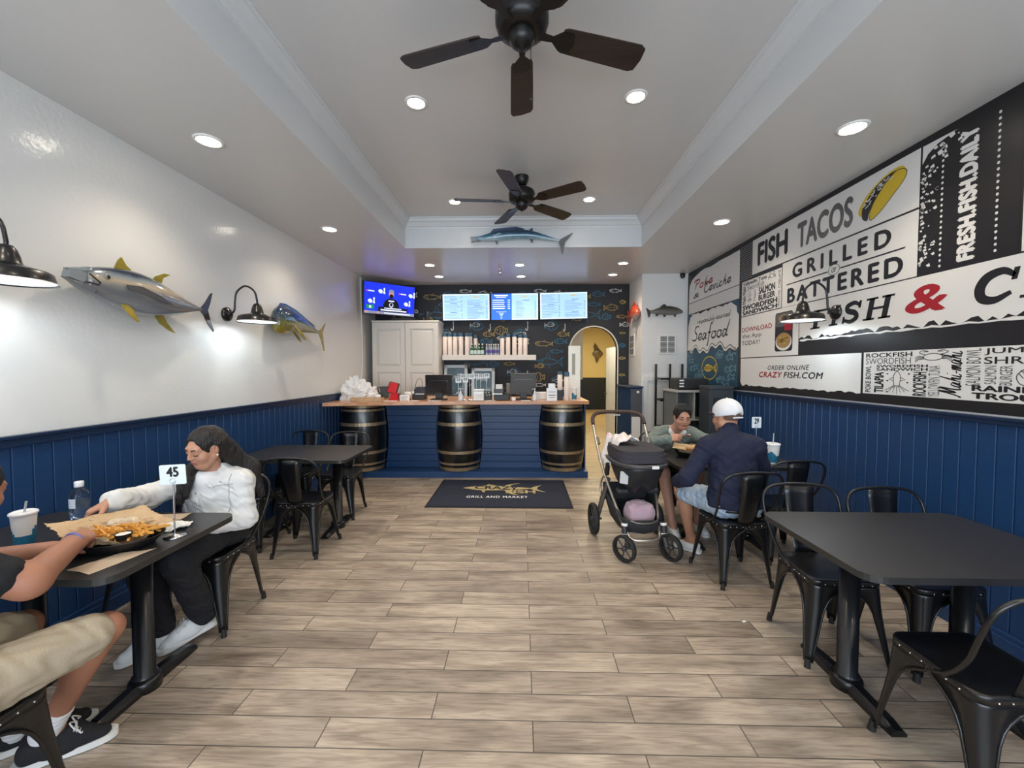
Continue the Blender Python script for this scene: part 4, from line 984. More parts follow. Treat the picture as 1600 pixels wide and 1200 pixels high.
def tuna_jaw(t, F):
    up = MB(); lo_ = MB()
    for mb, pts in ((up, [(0.10, 0.055, 0.024, 0.040), (0.05, 0.047, 0.017, 0.028), (0.0, 0.045, 0.007, 0.012), (-0.022, 0.043, 0.002, 0.003)]), (lo_, [(0.11, -0.055, 0.028, 0.046), (0.05, -0.036, 0.018, 0.036), (0.0, -0.016, 0.010, 0.018), (-0.028, -0.010, 0.003, 0.006)])):
        n = 14; vs = [(x, ht * math.cos(2 * math.pi * j / n), zc + hh * math.sin(2 * math.pi * j / n)) for x, zc, hh, ht in pts for j in range(n)]
        mb.add(vs, [(i * n + j, (i + 1) * n + j, (i + 1) * n + (j + 1) % n, i * n + (j + 1) % n) for i in range(3) for j in range(n)], 0, True)
    up.build('upper_jaw', tunam, t); lo_.build('lower_jaw', tunam, t)
    MB().prism([(0.125, -0.01), (0.095, 0.045), (0.0, 0.043), (-0.015, -0.006), (0.09, -0.03)], -0.026, 0.026, T=frame((0, 0, 0), (1, 0, 0), (0, 0, 1), (0, -1, 0))).build('mouth_lining', mouthm, t)
    MB().tube([(0.055, -0.040, -0.018), (0.115, -0.056, -0.026), (0.125, -0.058, -0.012), (0.075, -0.045, 0.032)], 0.004, 6).build('lip_line', dfin, t)
fish('tuna_trophy', 'large silver tuna trophy with yellow fins on the left wall', (-2.548, 2.28, 2.075), R(90),
     [(0.085, 0.0, 0.062, 0.045), (0.12, 0.002, 0.078, 0.056), (0.2, -0.004, 0.105, 0.072), (0.30, -0.012, 0.128, 0.084), (0.42, -0.022, 0.138, 0.088), (0.55, -0.032, 0.124, 0.08), (0.68, -0.042, 0.090, 0.062), (0.80, -0.048, 0.055, 0.042), (0.90, -0.05, 0.026, 0.028), (0.965, -0.05, 0.012, 0.016)],
     tunam,
     [('dorsal_fin', [(0.26, 0.10), (0.295, 0.17), (0.315, 0.19), (0.345, 0.145), (0.41, 0.10), (0.46, 0.07)], 0, 0, 0), ('rear_dorsal_fin', [(0.50, 0.06), (0.56, 0.125), (0.63, 0.158), (0.68, 0.16), (0.62, 0.125), (0.59, 0.045)], 0, 0, 0),
      ('anal_fin', [(0.52, -0.13), (0.58, -0.20), (0.66, -0.245), (0.71, -0.26), (0.64, -0.19), (0.60, -0.115)], 0, 0, 0), ('pelvic_fin', [(0.25, -0.12), (0.29, -0.185), (0.33, -0.225), (0.345, -0.225), (0.325, -0.15), (0.30, -0.12)], 0, -0.02, 0.25),
      ('pectoral_fin', [(0.255, 0.005), (0.36, 0.012), (0.50, -0.025), (0.60, -0.07), (0.50, -0.062), (0.36, -0.035), (0.27, -0.025)], 2, -0.088, 0),
      ('tail_fin', [(0.945, -0.05), (1.01, 0.02), (1.065, 0.095), (1.085, 0.105), (1.06, 0.02), (1.03, -0.045), (1.055, -0.12), (1.09, -0.20), (1.085, -0.215), (1.03, -0.16), (0.985, -0.09)], 1, 0, 0)],
     [yfin, dfin, gfin], (0.165, 0.032, 0.020, 0.058), 0, R(0), tuna_jaw)
mahim = ramp_mat('mahi_skin', 2, [(-0.18, (0.34, 0.25, 0.02)), (-0.08, (0.30, 0.24, 0.025)), (0.0, (0.14, 0.15, 0.03)), (0.06, (0.03, 0.07, 0.10)), (0.12, (0.012, 0.035, 0.10)), (0.17, (0.008, 0.02, 0.07))], 0.14, 1.0, 0.06, 14, (60, 0.22, (0.30, 0.34, 0.22)))
blfin = M('blue_fin', (0.012, 0.035, 0.11), 0.25, coat=0.6)
fish('mahi_trophy', 'blue and yellow mahi fish trophy with blunt head and forked tail', (-2.555, 4.24, 2.075), R(90),
     [(0.0, -0.03, 0.085, 0.05), (0.03, -0.01, 0.125, 0.065), (0.09, 0.0, 0.15, 0.075), (0.18, 0.005, 0.15, 0.075), (0.3, 0.0, 0.125, 0.07), (0.45, -0.005, 0.098, 0.058), (0.62, -0.025, 0.066, 0.044), (0.78, -0.045, 0.038, 0.03), (0.88, -0.055, 0.02, 0.018), (0.93, -0.055, 0.014, 0.012)],
     mahim,
     [('dorsal_fin', [(0.04, 0.12), (0.10, 0.18), (0.20, 0.185), (0.40, 0.15), (0.60, 0.085), (0.80, 0.02), (0.84, -0.03), (0.60, 0.03), (0.30, 0.11), (0.10, 0.13)], 1, 0, 0),
      ('pectoral_fin', [(0.20, -0.04), (0.30, -0.10), (0.36, -0.20), (0.34, -0.21), (0.26, -0.14), (0.19, -0.07)], 0, -0.075, 0.3), ('pelvic_fin', [(0.20, -0.12), (0.27, -0.20), (0.32, -0.235), (0.30, -0.17), (0.26, -0.12)], 0, -0.03, 0.3),
      ('tail_fin', [(0.91, -0.055), (1.0, 0.0), (1.09, 0.07), (1.11, 0.075), (1.05, 0.0), (1.02, -0.06), (1.04, -0.17), (1.065, -0.28), (1.05, -0.29), (0.99, -0.17)], 0, 0, 0)],
     [yfin, blfin], (0.07, -0.055, 0.016, 0.06))
wahoom = ramp_mat('wahoo_skin', 2, [(-0.05, (0.48, 0.55, 0.58)), (0.0, (0.33, 0.44, 0.50)), (0.03, (0.06, 0.20, 0.30)), (0.07, (0.012, 0.07, 0.13)), (0.12, (0.005, 0.02, 0.05))], 0.2, 0.8, 0.035, 16)
def wahoo_bars(t, F):
    MB().prism([(0.0, 0.012), (0.10, 0.008), (0.10, -0.018), (0.01, -0.042)], -0.012, 0.012, T=frame((0, 0, 0), (1, 0, 0), (0, 0, 1), (0, -1, 0))).build('mouth_lining', mouthm, t)
fish('wahoo_trophy', 'long slim blue wahoo fish trophy on the ceiling step behind the fan', (-0.632, 5.155, 3.165), 0,
     [(0.0, 0.018, 0.004, 0.004), (0.05, 0.013, 0.012, 0.012), (0.12, 0.004, 0.030, 0.024), (0.20, 0.012, 0.045, 0.034), (0.30, 0.028, 0.060, 0.042), (0.45, 0.044, 0.062, 0.045), (0.60, 0.050, 0.060, 0.045), (0.75, 0.042, 0.052, 0.04), (0.90, 0.012, 0.036, 0.03), (1.02, -0.016, 0.022, 0.02), (1.10, -0.034, 0.012, 0.012)],
     wahoom,
     [('lower_jaw', [(0.0, -0.05), (0.06, -0.032), (0.16, -0.03), (0.16, -0.018), (0.08, -0.016)], 1, 0, 0),
      ('dorsal_fin', [(0.24, 0.07), (0.28, 0.115), (0.33, 0.125), (0.56, 0.142), (0.64, 0.125), (0.70, 0.09), (0.45, 0.09)], 0, 0, 0), ('rear_dorsal_fin', [(0.71, 0.088), (0.75, 0.122), (0.77, 0.127), (0.765, 0.085)], 0, 0, 0),
      ('pelvic_fin', [(0.30, -0.03), (0.325, -0.07), (0.335, -0.068), (0.335, -0.025)], 1, 0, 0), ('anal_fin', [(0.73, -0.01), (0.755, -0.055), (0.768, -0.052), (0.775, -0.01)], 1, 0, 0),
      ('tail_fin', [(1.08, -0.032), (1.16, 0.015), (1.25, 0.062), (1.265, 0.062), (1.20, -0.01), (1.165, -0.05), (1.155, -0.12), (1.145, -0.19), (1.125, -0.195), (1.11, -0.11)], 1, 0, 0),
      ('pectoral_fin', [(0.27, 0.025), (0.36, 0.055), (0.38, 0.05), (0.30, 0.012)], 2, -0.042, 0)],
     [blfin, gfin, M('pale_fin', (0.30, 0.40, 0.45), 0.3)], (0.165, 0.022, 0.009, 0.030), 0, 0, wahoo_bars)
trm = ramp_mat('grey_fish_skin', 2, [(-0.08, (0.26, 0.25, 0.23)), (-0.02, (0.17, 0.165, 0.155)), (0.04, (0.075, 0.07, 0.06)), (0.09, (0.035, 0.03, 0.025))], 0.35, 0.3, 0.03, 30)
fish('grey_fish_trophy', 'grey fish trophy on the white column above the small white grille', (1.975, 6.63, 2.475), 0,
     [(0.0, -0.015, 0.012, 0.01), (0.03, -0.008, 0.032, 0.02), (0.10, 0.0, 0.055, 0.032), (0.20, 0.006, 0.070, 0.040), (0.30, 0.004, 0.066, 0.040), (0.40, -0.004, 0.046, 0.03), (0.47, -0.012, 0.028, 0.018), (0.51, -0.012, 0.024, 0.012)],
     trm,
     [('dorsal_fin', [(0.24, 0.065), (0.28, 0.105), (0.30, 0.11), (0.34, 0.08), (0.38, 0.035)], 0, 0, 0), ('pelvic_fin', [(0.10, -0.045), (0.115, -0.095), (0.135, -0.09), (0.14, -0.05)], 0, 0, 0), ('belly_fin', [(0.25, -0.055), (0.28, -0.095), (0.30, -0.09), (0.31, -0.05)], 0, 0, 0), ('anal_fin', [(0.37, -0.045), (0.40, -0.085), (0.42, -0.08), (0.43, -0.035)], 0, 0, 0),
      ('tail_fin', [(0.49, -0.01), (0.565, 0.045), (0.578, 0.045), (0.56, -0.01), (0.54, -0.10), (0.525, -0.10)], 0, 0, 0)],
     [M('grey_fish_fin', (0.045, 0.04, 0.035), 0.45)], (0.055, 0.008, 0.010, 0.026), 0.575)
redm = ramp_mat('red_fish_skin', 2, [(-0.14, (0.50, 0.44, 0.42)), (-0.07, (0.42, 0.28, 0.25)), (-0.02, (0.62, 0.09, 0.03)), (0.12, (0.66, 0.055, 0.02))], 0.25, 0.7, 0.02, 12)
rfin = M('red_fin', (0.66, 0.06, 0.025), 0.3, coat=0.5)
fish('red_fish_trophy', 'orange red fish trophy with silver head beside the arched opening', (1.868, 7.42, 2.49), R(-90),
     [(0.0, -0.04, 0.03, 0.025), (0.05, -0.03, 0.075, 0.04), (0.14, -0.01, 0.115, 0.05), (0.26, 0.0, 0.125, 0.052), (0.40, 0.0, 0.085, 0.04), (0.50, 0.0, 0.045, 0.024), (0.56, 0.0, 0.03, 0.014)],
     redm,
     [('dorsal_fin', [(0.12, 0.085), (0.18, 0.165), (0.24, 0.185), (0.36, 0.12), (0.46, 0.05)], 0, 0, 0), ('tail_fin', [(0.54, 0.0), (0.66, 0.10), (0.70, 0.105), (0.68, 0.0), (0.70, -0.13), (0.66, -0.12)], 0, 0, 0), ('pelvic_fin', [(0.17, -0.11), (0.24, -0.24), (0.27, -0.24), (0.26, -0.10)], 1, -0.01, 0.2), ('anal_fin', [(0.36, -0.08), (0.42, -0.15), (0.45, -0.14), (0.46, -0.05)], 0, 0, 0)],
     [rfin, M('pale_pink_fin', (0.50, 0.42, 0.40), 0.3)], (0.085, -0.005, 0.018, 0.042), 0.72)
fish('butterfly_fish_trophy', 'small brown deep-bodied fish hanging on the yellow hallway wall', (2.72, 15.94, 2.15), 0,
     [(0.0, 0, 0.02, 0.01), (0.08, 0.0, 0.12, 0.03), (0.2, 0.0, 0.19, 0.04), (0.30, 0.0, 0.14, 0.03), (0.36, 0, 0.05, 0.015), (0.40, 0, 0.06, 0.01)],
     ramp_mat('brown_fish_skin', 2, [(-0.2, (0.30, 0.22, 0.09)), (0.0, (0.16, 0.11, 0.05)), (0.2, (0.10, 0.07, 0.03))], 0.4, 0.3, 0.1, 18),
     [('dorsal_fin', [(0.12, 0.14), (0.30, 0.42), (0.36, 0.30), (0.33, 0.10)], 0, 0, 0), ('anal_fin', [(0.14, -0.15), (0.22, -0.36), (0.27, -0.30), (0.32, -0.08)], 0, 0, 0)],
     [M('brown_fin', (0.10, 0.07, 0.03), 0.5)], (0.07, 0.03, 0.018, 0.025), 0.40)

# ------------------------------------------------------------------ printed fish on the back wall paper
TW = frame((0, YB - 0.0005, 0), (1, 0, 0), (0, 0, 1), (0, -1, 0))
pap = MB(); rw = random.Random(5)
def wfish(kind, cx, cz, s, mi, fl):
    def ln(pts, w=0.009, closed=False): pap.ribbon([(cx + fl * a * s, cz + b * s) for a, b in pts], w, TW, mi, 0.001, 0.0006, closed)
    if kind == 0:      # plain fish
        ln(spline([(-.5, 0), (-.25, .2), (.1, .17), (.33, .04), (.5, .18), (.44, 0), (.5, -.17), (.33, -.05), (.1, -.16), (-.25, -.17)], 4, True), closed=True); ln([(-.28, -.14), (-.2, 0), (-.28, .15)], .007); ln(ell(-.36, .04, .03, .03, 8), .007, True); ln([(-.1, .0), (.3, .0)], .006); ln([(-.1, .19), (.02, .29), (.1, .17)], .007)
    elif kind == 1:    # round reef fish
        ln(spline([(-.5, 0), (-.3, .26), (0, .36), (.25, .22), (.36, .05), (.5, .2), (.5, -.2), (.36, -.06), (.22, -.24), (0, -.34), (-.3, -.24)], 4, True), closed=True); ln(spline([(-.15, .3), (-.05, 0), (-.15, -.28)], 4), .007); ln(spline([(.1, .3), (.18, 0), (.1, -.26)], 4), .007); ln(ell(-.3, .06, .04, .04, 8), .007, True)
    elif kind == 2:    # swordfish
        ln([(-.95, .03), (-.45, .06)], .011); ln(spline([(-.5, .05), (-.25, .13), (.1, .10), (.35, .02), (.55, .22), (.47, 0), (.55, -.22), (.35, -.04), (.1, -.12), (-.25, -.12), (-.5, .0)], 4, True), closed=True); ln([(-.22, .12), (-.12, .42), (0.0, .12)], .009); ln([(-.15, -.1), (-.05, -.32), (0.0, -.1)], .008); ln(ell(-.36, .04, .025, .025, 8), .007, True)
    elif kind == 3:    # hook
        ln(spline([(.05, .5), (.06, .0), (.02, -.32), (-.14, -.36), (-.2, -.15)], 5), .012); ln([(-.2, -.15), (-.13, -.2)], .01); ln(ell(.05, .55, .06, .06, 8), .008, True)
    elif kind == 4:    # long fish
        ln(spline([(-.5, .02), (-.3, .13), (.15, .10), (.4, .03), (.52, .12), (.48, 0), (.52, -.1), (.4, -.03), (.15, -.10), (-.3, -.11)], 4, True), closed=True); ln([(-.32, -.1), (-.27, .0), (-.32, .12)], .007); ln(ell(-.4, .03, .02, .02, 7), .007, True); ln([(-.05, .12), (.03, .2), (.1, .1)], .007); ln([(.1, -.1), (.14, -.18), (.2, -.08)], .007)
    else:              # shell
        ln(spline([(-.3, -.2), (-.4, .1), (0, .4), (.4, .1), (.3, -.2)], 4, True), .009, True); ln([(0, -.2), (0, .38)], .006); ln([(-.12, -.2), (-.22, .26)], .006); ln([(.12, -.2), (.22, .26)], .006)
tile = [(k_, x_, z_, s_ * 0.86, m_, f_) for k_, x_, z_, s_, m_, f_ in [(2, -.30, .30, .46, 0, 1), (0, .10, .42, .30, 1, -1), (1, .38, .10, .28, 0, -1), (4, -.42, .62, .36, 1, 1), (3, -.05, .08, .18, 2, 1), (0, .52, .66, .30, 2, 1), (1, -.52, .02, .26, 1, 1), (4, .18, .72, .24, 2, 1), (0, -.12, .66, .26, 0, 1), (5, .62, .36, .11, 2, 1), (3, .44, .48, .13, 1, -1), (4, .30, .26, .22, 1, 1), (1, -.18, -.02, .2, 0, -1), (0, .60, -.05, .24, 1, 1)]]
tile += [(0, .35, .12, .18, 2, -1), (4, -.20, .48, .22, 0, 1), (3, .62, .06, .12, 2, 1), (1, .02, .26, .16, 0, 1), (0, -.50, .22, .17, 1, -1), (4, .50, .80, .20, 2, -1)]
for ix in range(-2, 3):
    for iz in range(0, 4):
        for kd, dx, dz, s, mi, fl in tile:
            x, z = ix * 1.34 + dx + 0.67 * (iz % 2) + 0.15, iz * 0.84 + dz + 0.55
            if -2.5 < x < 1.85 and 0.9 < z < 3.0:
                px, pz = (AX0 + AX1) / 2, AZ
                if 0.72 < x < 1.85 and z < 2.45 and abs(x - px) < 0.50 + s * 0.45 and (z < pz or math.hypot(x - px, z - pz) < 0.50 + s * 0.4): continue
                wfish(kd, x, z, s, mi, fl)
for x, z, kd, s, mi in ((1.80, 2.2, 4, .1, 1), (1.80, 1.75, 0, .11, 1), (1.80, 1.45, 0, .1, 1), (1.80, 2.75, 1, .1, 1), (1.80, 1.98, 1, .1, 0)): wfish(kd, x, z, s, mi, 1)
o = pap.build('wallpaper_print', [M('print_teal', (0.020, 0.17, 0.30), 0.6), M('print_gold', (0.46, 0.33, 0.09), 0.6), M('print_white', (0.74, 0.74, 0.70), 0.6)], wall_back); struct(o)

# ------------------------------------------------------------------ things on and beside the white column
def grille(label, loc, rz, w, h):
    t = thing('vent_grille', label, 'vent', loc, rz, 'white slotted grilles')
    MB().box(-w, w, -0.012, 0.0, -h, h).build('face_plate', ringm, t, bevel=0.004)
    m = MB()
    for i in (-1, 1):
        for j in (-1, 0, 1):
            cx, cz = i * w * 0.42, j * h * 0.58
            for k in range(6): m.box(cx - w * 0.35, cx + w * 0.35, -0.0135, -0.011, cz - h * 0.24 + k * h * 0.085, cz - h * 0.24 + k * h * 0.085 + h * 0.055)
    m.build('slots', M('vent_shadow_grey', (0.06, 0.06, 0.06), 0.7), t)
grille('small white slotted grille facing the room below the grey fish', (2.33, 6.68, 1.95), 0, 0.145, 0.155)
grille('white slotted grille on the column side under the red fish', (1.92, 7.22, 1.97), R(-90), 0.145, 0.19)
dc = thing('security_camera', 'tiny black dome camera in the corner above the mural edge', 'camera', (2.55, 6.66, 3.01))
MB().lathe([(0, 0.06), (0.035, 0.058), (0.04, 0.02), (0.0, 0.02)], 18).build('camera_base', black_soft, dc); MB().sphere((0, 0, 0.015), 0.036, 16).build('dome', M('dark_glass', (0.004, 0.004, 0.005), 0.08, coat=1), dc)
sp_ = thing('sprinkler_head', 'short metal cylinder fixture hanging from the ceiling behind the wahoo', 'ceiling fixture', (-0.325, 6.25, SOF))
MB().lathe([(0.035, 0.0), (0.03, -0.008), (0.012, -0.01), (0.012, -0.02), (0.024, -0.022), (0.026, -0.085), (0.022, -0.09), (0, -0.09)], 20).build('cylinder', chrome, sp_); MB().lathe([(0.022, -0.0905), (0, -0.092)], 20).build('cylinder_tip', black_soft, sp_)
bcab = thing('blue_cabinet', 'tall narrow navy cabinet with dark grey front beside the arched opening', 'cabinet', (1.815, 6.98, 0))
MB().box(-0.095, 0.09, -0.42, 0.46, 0, 1.255).build('body', M('navy_matte', (0.0095, 0.043, 0.118), 0.8, spec=0.15), bcab); MB().box(-0.115, 0.10, -0.45, 0.46, 1.255, 1.285).build('top', navyd, bcab, bevel=0.004)
MB().box(-0.09, 0.085, -0.428, -0.42, 0.02, 1.24).build('front', M('dark_grey_laminate', (0.07, 0.075, 0.085), 0.4), bcab); MB().lathe([(0, 0), (0.022, 0), (0.022, 0.02), (0, 0.02)], 12, T=frame((0.02, -0.428, 1.19), (1, 0, 0), (0, 0, 1), (0, -1, 0))).build('latch', ringm, bcab)
MB().box(-0.075, 0.06, -0.434, -0.428, 0.42, 0.80).build('white_notice', ringm, bcab)
# black rack
rk = thing('shelf_rack', 'open black metal rack standing against the white column', 'rack', (2.275, 6.43, 0))
for x in (-0.16, 0.06, 0.25):
    MB().box(x - 0.014, x + 0.014, 0.11, 0.14, 0, 1.635).build('post', black_metal, rk)
for z in (0.25, 0.66, 1.08, 1.405):
    s = MB(); s.box(-0.175, 0.265, -0.145, -0.12, z - 0.012, z + 0.012); s.box(-0.175, 0.265, 0.12, 0.145, z - 0.012, z + 0.012)
    for k in range(9): s.box(-0.17 + k * 0.052, -0.163 + k * 0.052, -0.13, 0.13, z - 0.004, z + 0.004)
    s.box(-0.175, 0.265, -0.004, 0.004, z - 0.01, z + 0.0); s.build('shelf', black_metal, rk)
grm = M('grey_laminate', (0.13, 0.145, 0.15), 0.42); grl = M('light_grey_laminate', (0.40, 0.40, 0.38), 0.4); grd = M('slate_panel', (0.032, 0.042, 0.05), 0.45)
cs = thing('condiment_station', 'open-fronted grey station with shelf behind the woman in grey', 'station', (2.33, 5.85, 0))
m = MB(); m.box(-0.25, -0.225, -0.25, 0.25, 0, 1.24); m.box(0.225, 0.25, -0.25, 0.25, 0, 1.24); m.box(-0.25, 0.25, 0.22, 0.25, 0, 1.24); m.build('carcass', grm, cs)
MB().box(-0.265, 0.265, -0.27, 0.25, 1.24, 1.27).build('station_top', grl, cs, bevel=0.004)
for z in (0.06, 0.50, 0.86): MB().box(-0.225, 0.225, -0.24, 0.22, z, z + 0.022).build('station_shelf', grl, cs)
MB().box(-0.01, 0.01, -0.24, 0.22, 0.88, 1.24).build('divider', grl, cs)
tag(MB().box(-0.06, 0.06, -0.05, 0.05, 0, 0.10).build('olive_box', M('olive_card', (0.035, 0.04, 0.02), 0.6), loc=(2.19, 5.70, 0.8835), bevel=0.004), 'small olive box on the station shelf behind the woman in grey', 'box')
pr_ = thing('black_appliance', 'low black appliance with small controls on top of the grey station', 'appliance', (2.34, 5.84, 1.27))
MB().box(-0.2, 0.2, -0.17, 0.17, 0.012, 0.155).build('case', black_soft, pr_, bevel=0.012)
for x in (-0.17, 0.17):
    for y in (-0.13, 0.13): MB().lathe([(0, 0), (0.016, 0), (0.016, 0.014), (0, 0.014)], 10, T=Matrix.Translation((x, y, 0))).build('foot', foot_m, pr_)
m = MB()
for k in range(3): m.box(-0.19, -0.13, -0.1735, -0.17, 0.04 + 0.04 * k, 0.058 + 0.04 * k)
m.build('controls', ringm, pr_)
gb2 = thing('waste_bin', 'slate grey boxy bin beside the wainscot, directly behind the white cap', 'bin', (2.46, 5.28, 0))
MB().box(-0.145, 0.145, -0.15, 0.15, 0, 1.30).build('body', grd, gb2, bevel=0.005); MB().box(-0.15, 0.15, -0.155, 0.155, 1.30, 1.345).build('lid', grd, gb2, bevel=0.006); MB().box(-0.1, 0.1, -0.153, -0.15, 1.05, 1.2).build('flap', black_soft, gb2)
# small outlet on the wainscot by the large table
ol = thing('wall_outlet', 'small wooden-coloured outlet plate on the blue wainscot below the large table', 'outlet', (2.612, 2.02, 0.42))
MB().box(0.0, 0.012, -0.035, 0.035, -0.055, 0.055).build('plate', M('outlet_plate', (0.42, 0.24, 0.12), 0.4), ol, bevel=0.003); MB().box(-0.003, 0.0, -0.014, 0.014, -0.03, 0.03).build('socket', ringm, ol)
# open panelled door in the hallway
dr = thing('panel_door', 'white panelled door standing open in the hallway past the arch', 'door', (2.08, 9.12, 0), R(93))
MB().box(0, 0.80, -0.02, 0.02, 0.01, 2.05).build('leaf', cabm, dr, bevel=0.003)
m = MB()
for z0, z1 in ((0.15, 0.85), (1.0, 1.9)):
    for x0 in (0.1, 0.44): 
        for sy in (-1, 1): m.box(x0, x0 + 0.26, sy * 0.02 - 0.003, sy * 0.02 + 0.003, z0, z1)
m.build('raised_panel', cabm, dr, bevel=0.002)
kn = MB().sphere((0.73, 0.065, 0.98), 0.028, 12); kn.tube([(0.73, 0.02, 0.98), (0.73, 0.06, 0.98)], 0.01, 8); kn.build('knob', black_metal, dr)

tag(MB().box(-0.012, 0.012, -0.007, 0.007, 0, 0.003).build('paper_scrap', ringm, loc=(1.37, 2.52, 0), rz=R(30)), 'tiny white paper scrap on the floor near the empty chair', 'scrap')

# ------------------------------------------------------------------ small things
paperw = M('white_paper', (0.78, 0.78, 0.76), 0.7); paperc = M('cup_paper', (0.80, 0.79, 0.77), 0.45, bump=0.1, bscale=120); cupblue = M('cup_wave_blue', (0.02, 0.17, 0.30), 0.45); lidm = M('cup_lid', (0.80, 0.81, 0.82), 0.25)
pinkish = M('cup_sleeve', (0.74, 0.66, 0.62), 0.5); steelb = M('cup_stack_blue', (0.06, 0.14, 0.22), 0.4)
clear = M('clear_plastic', (0.90, 0.94, 0.97), 0.06, trans=1.0, ior=1.35); water = M('bottle_water', (0.55, 0.66, 0.80), 0.05, trans=0.9, ior=1.33)
kraft = M('kraft_paper', (0.46, 0.31, 0.17), 0.75, col2=(0.54, 0.38, 0.22), nscale=10); kraftl = M('napkin_kraft', (0.47, 0.37, 0.27), 0.8, bump=0.2, bscale=60)
CT = 1.1105                                                # counter surface
rq = random.Random(21)

def cup_prof(r0, r1, h, n=8): return [(r0 + (r1 - r0) * i / n, h * i / n) for i in range(n + 1)]
def soda_cup(label, loc, h=0.165, r0=0.040, r1=0.056, straw=0.06, rz=0.0):
    t = thing('soda_cup', label, 'drink cup', loc, rz)
    m = MB(); n = 28; rows = 14; vs = []
    for i in range(rows + 1):
        q = i / rows; r = r0 + (r1 - r0) * q
        vs += [(r * math.cos(2 * math.pi * j / n), r * math.sin(2 * math.pi * j / n), h * q) for j in range(n)]
    for i in range(rows):
        for j in range(n):
            edge = 0.50 + 0.10 * math.sin(2 * 2 * math.pi * j / n + 0.5) + 0.05 * math.sin(5 * 2 * math.pi * j / n)
            m.add([vs[i * n + j], vs[i * n + (j + 1) % n], vs[(i + 1) * n + (j + 1) % n], vs[(i + 1) * n + j]], [(0, 1, 2, 3)], 1 if 0.04 < (i + .5) / rows < edge else 0, True)
    m.disc(r0, 0.001, n, 0, flip=True)
    m.build('cup_body', [paperc, cupblue], t)
    MB().lathe([(r1 + 0.002, h - 0.008), (r1 + 0.005, h - 0.004), (r1 + 0.004, h + 0.004), (r1 - 0.004, h + 0.008), (r1 - 0.008, h + 0.003), (0, h + 0.003)], 28).build('lid', lidm, t)
    if straw: MB().tube([(0.004, 0, h), (0.010, 0.004, h + straw)], 0.0042, 8).build('straw', M('straw_grey', (0.40, 0.44, 0.50), 0.3), t)
    return t
def sheet(mb, corners, n, amp, z0, seed, mi=0, lift=None, zf=None):
    """crumpled rectangular sheet between four xy corners"""
    rr = random.Random(seed); a, b, c, d = [np.array(p, float) for p in corners]; vs = []
    ph = [rr.random() * 6 for _ in range(6)]
    for i in range(n + 1):
        for j in range(n + 1):
            u, v = i / n, j / n; p = (a * (1 - u) + b * u) * (1 - v) + (d * (1 - u) + c * u) * v
            z = amp * (math.sin(7 * u + ph[0] + 3 * v) + math.sin(9 * v + ph[1] - 4 * u) + 0.6 * math.sin(17 * u + 11 * v + ph[2]) + 0.5 * math.sin(23 * v - 9 * u + ph[3]))
            if lift: z += lift(u, v)
            if zf: z = amp * 0.6 + zf(p[0], p[1]) + z * 0.5
            vs.append((p[0] + amp * rr.uniform(-1, 1), p[1] + amp * rr.uniform(-1, 1), z0 + 2.2 * amp + z))
    mb.add(vs, [(i * (n + 1) + j, (i + 1) * (n + 1) + j, (i + 1) * (n + 1) + j + 1, i * (n + 1) + j + 1) for i in range(n) for j in range(n)], mi, False)

# cup stacks on the shelf and at the counter end
def cup_stack(label, loc, h, group, r=0.040):
    t = thing('cup_stack', label, 'cup stack', loc, 0, group)
    MB().lathe([(0, 0), (r, 0), (r * 1.02, 0.004), (r * 0.97, h * 0.83), (0, h * 0.83)], 18).build('white_sleeve', pinkish, t)
    m = MB(); z = h * 0.83; rr = r * 0.98
    for k in range(4):
        m.lathe([(rr, z), (rr * 0.93, z + h * 0.042)], 18); z += h * 0.042
    m.disc(rr * 0.93, z, 18); m.build('blue_cup_ends', steelb, t)
G1, G2 = 'cup stacks on the floating shelf by the cabinet', 'cup stacks on the floating shelf by the arch'
lb1 = ('first', 'second', 'third', 'fourth', 'fifth')
for k, px in enumerate((-1.347, -1.258, -1.168, -1.063, -0.957)):
    cup_stack('tall cup stack on the shelf, %s from the white cabinet in the front row' % lb1[k], (px, 7.25, 1.80), 0.39, G1)
for k, px in enumerate((-1.305, -1.115, -0.915)):
    cup_stack('cup stack in the rear shelf row, %s one from the white cabinet' % lb1[k], (px, 7.38, 1.80), 0.40, G1, 0.036)
cup_stack('shorter cup stack rising behind the green bottles', (-0.822, 7.38, 1.80), 0.365, G1, 0.037)
for k, (px, h) in enumerate(((-0.342, 0.355), (-0.24, 0.375), (-0.127, 0.385), (-0.025, 0.365), (0.065, 0.36))):
    cup_stack('blue-topped cup stack on the shelf, %s after the water bottles' % lb1[k], (px, 7.27, 1.80), h, G2)
green = M('green_glass', (0.010, 0.10, 0.045), 0.12, coat=0.8); pale = M('label_paper', (0.55, 0.68, 0.68), 0.5)
for k, px in enumerate((-0.872, -0.812, -0.748, -0.688)):
    t = thing('mineral_water_bottle', 'green glass bottle on the shelf, %s counted from the cup stacks by the cabinet' % lb1[k], 'bottle', (px, 7.24, 1.80), 0, 'green bottles on the floating shelf')
    MB().lathe([(0, 0), (0.027, 0), (0.029, 0.005), (0.029, 0.10), (0.022, 0.125), (0.011, 0.15), (0.010, 0.185), (0, 0.185)], 16).build('glass', green, t); MB().lathe([(0.0295, 0.02), (0.0295, 0.085)], 16).build('label_band', pale, t); MB().lathe([(0.014, 0.18), (0.014, 0.20), (0, 0.20)], 12).build('cap', ringm, t); MB().lathe([(0.022, 0.125), (0.012, 0.148)], 12).build('neck_label', ringm, t)
violet = M('violet_label', (0.14, 0.12, 0.42), 0.4)
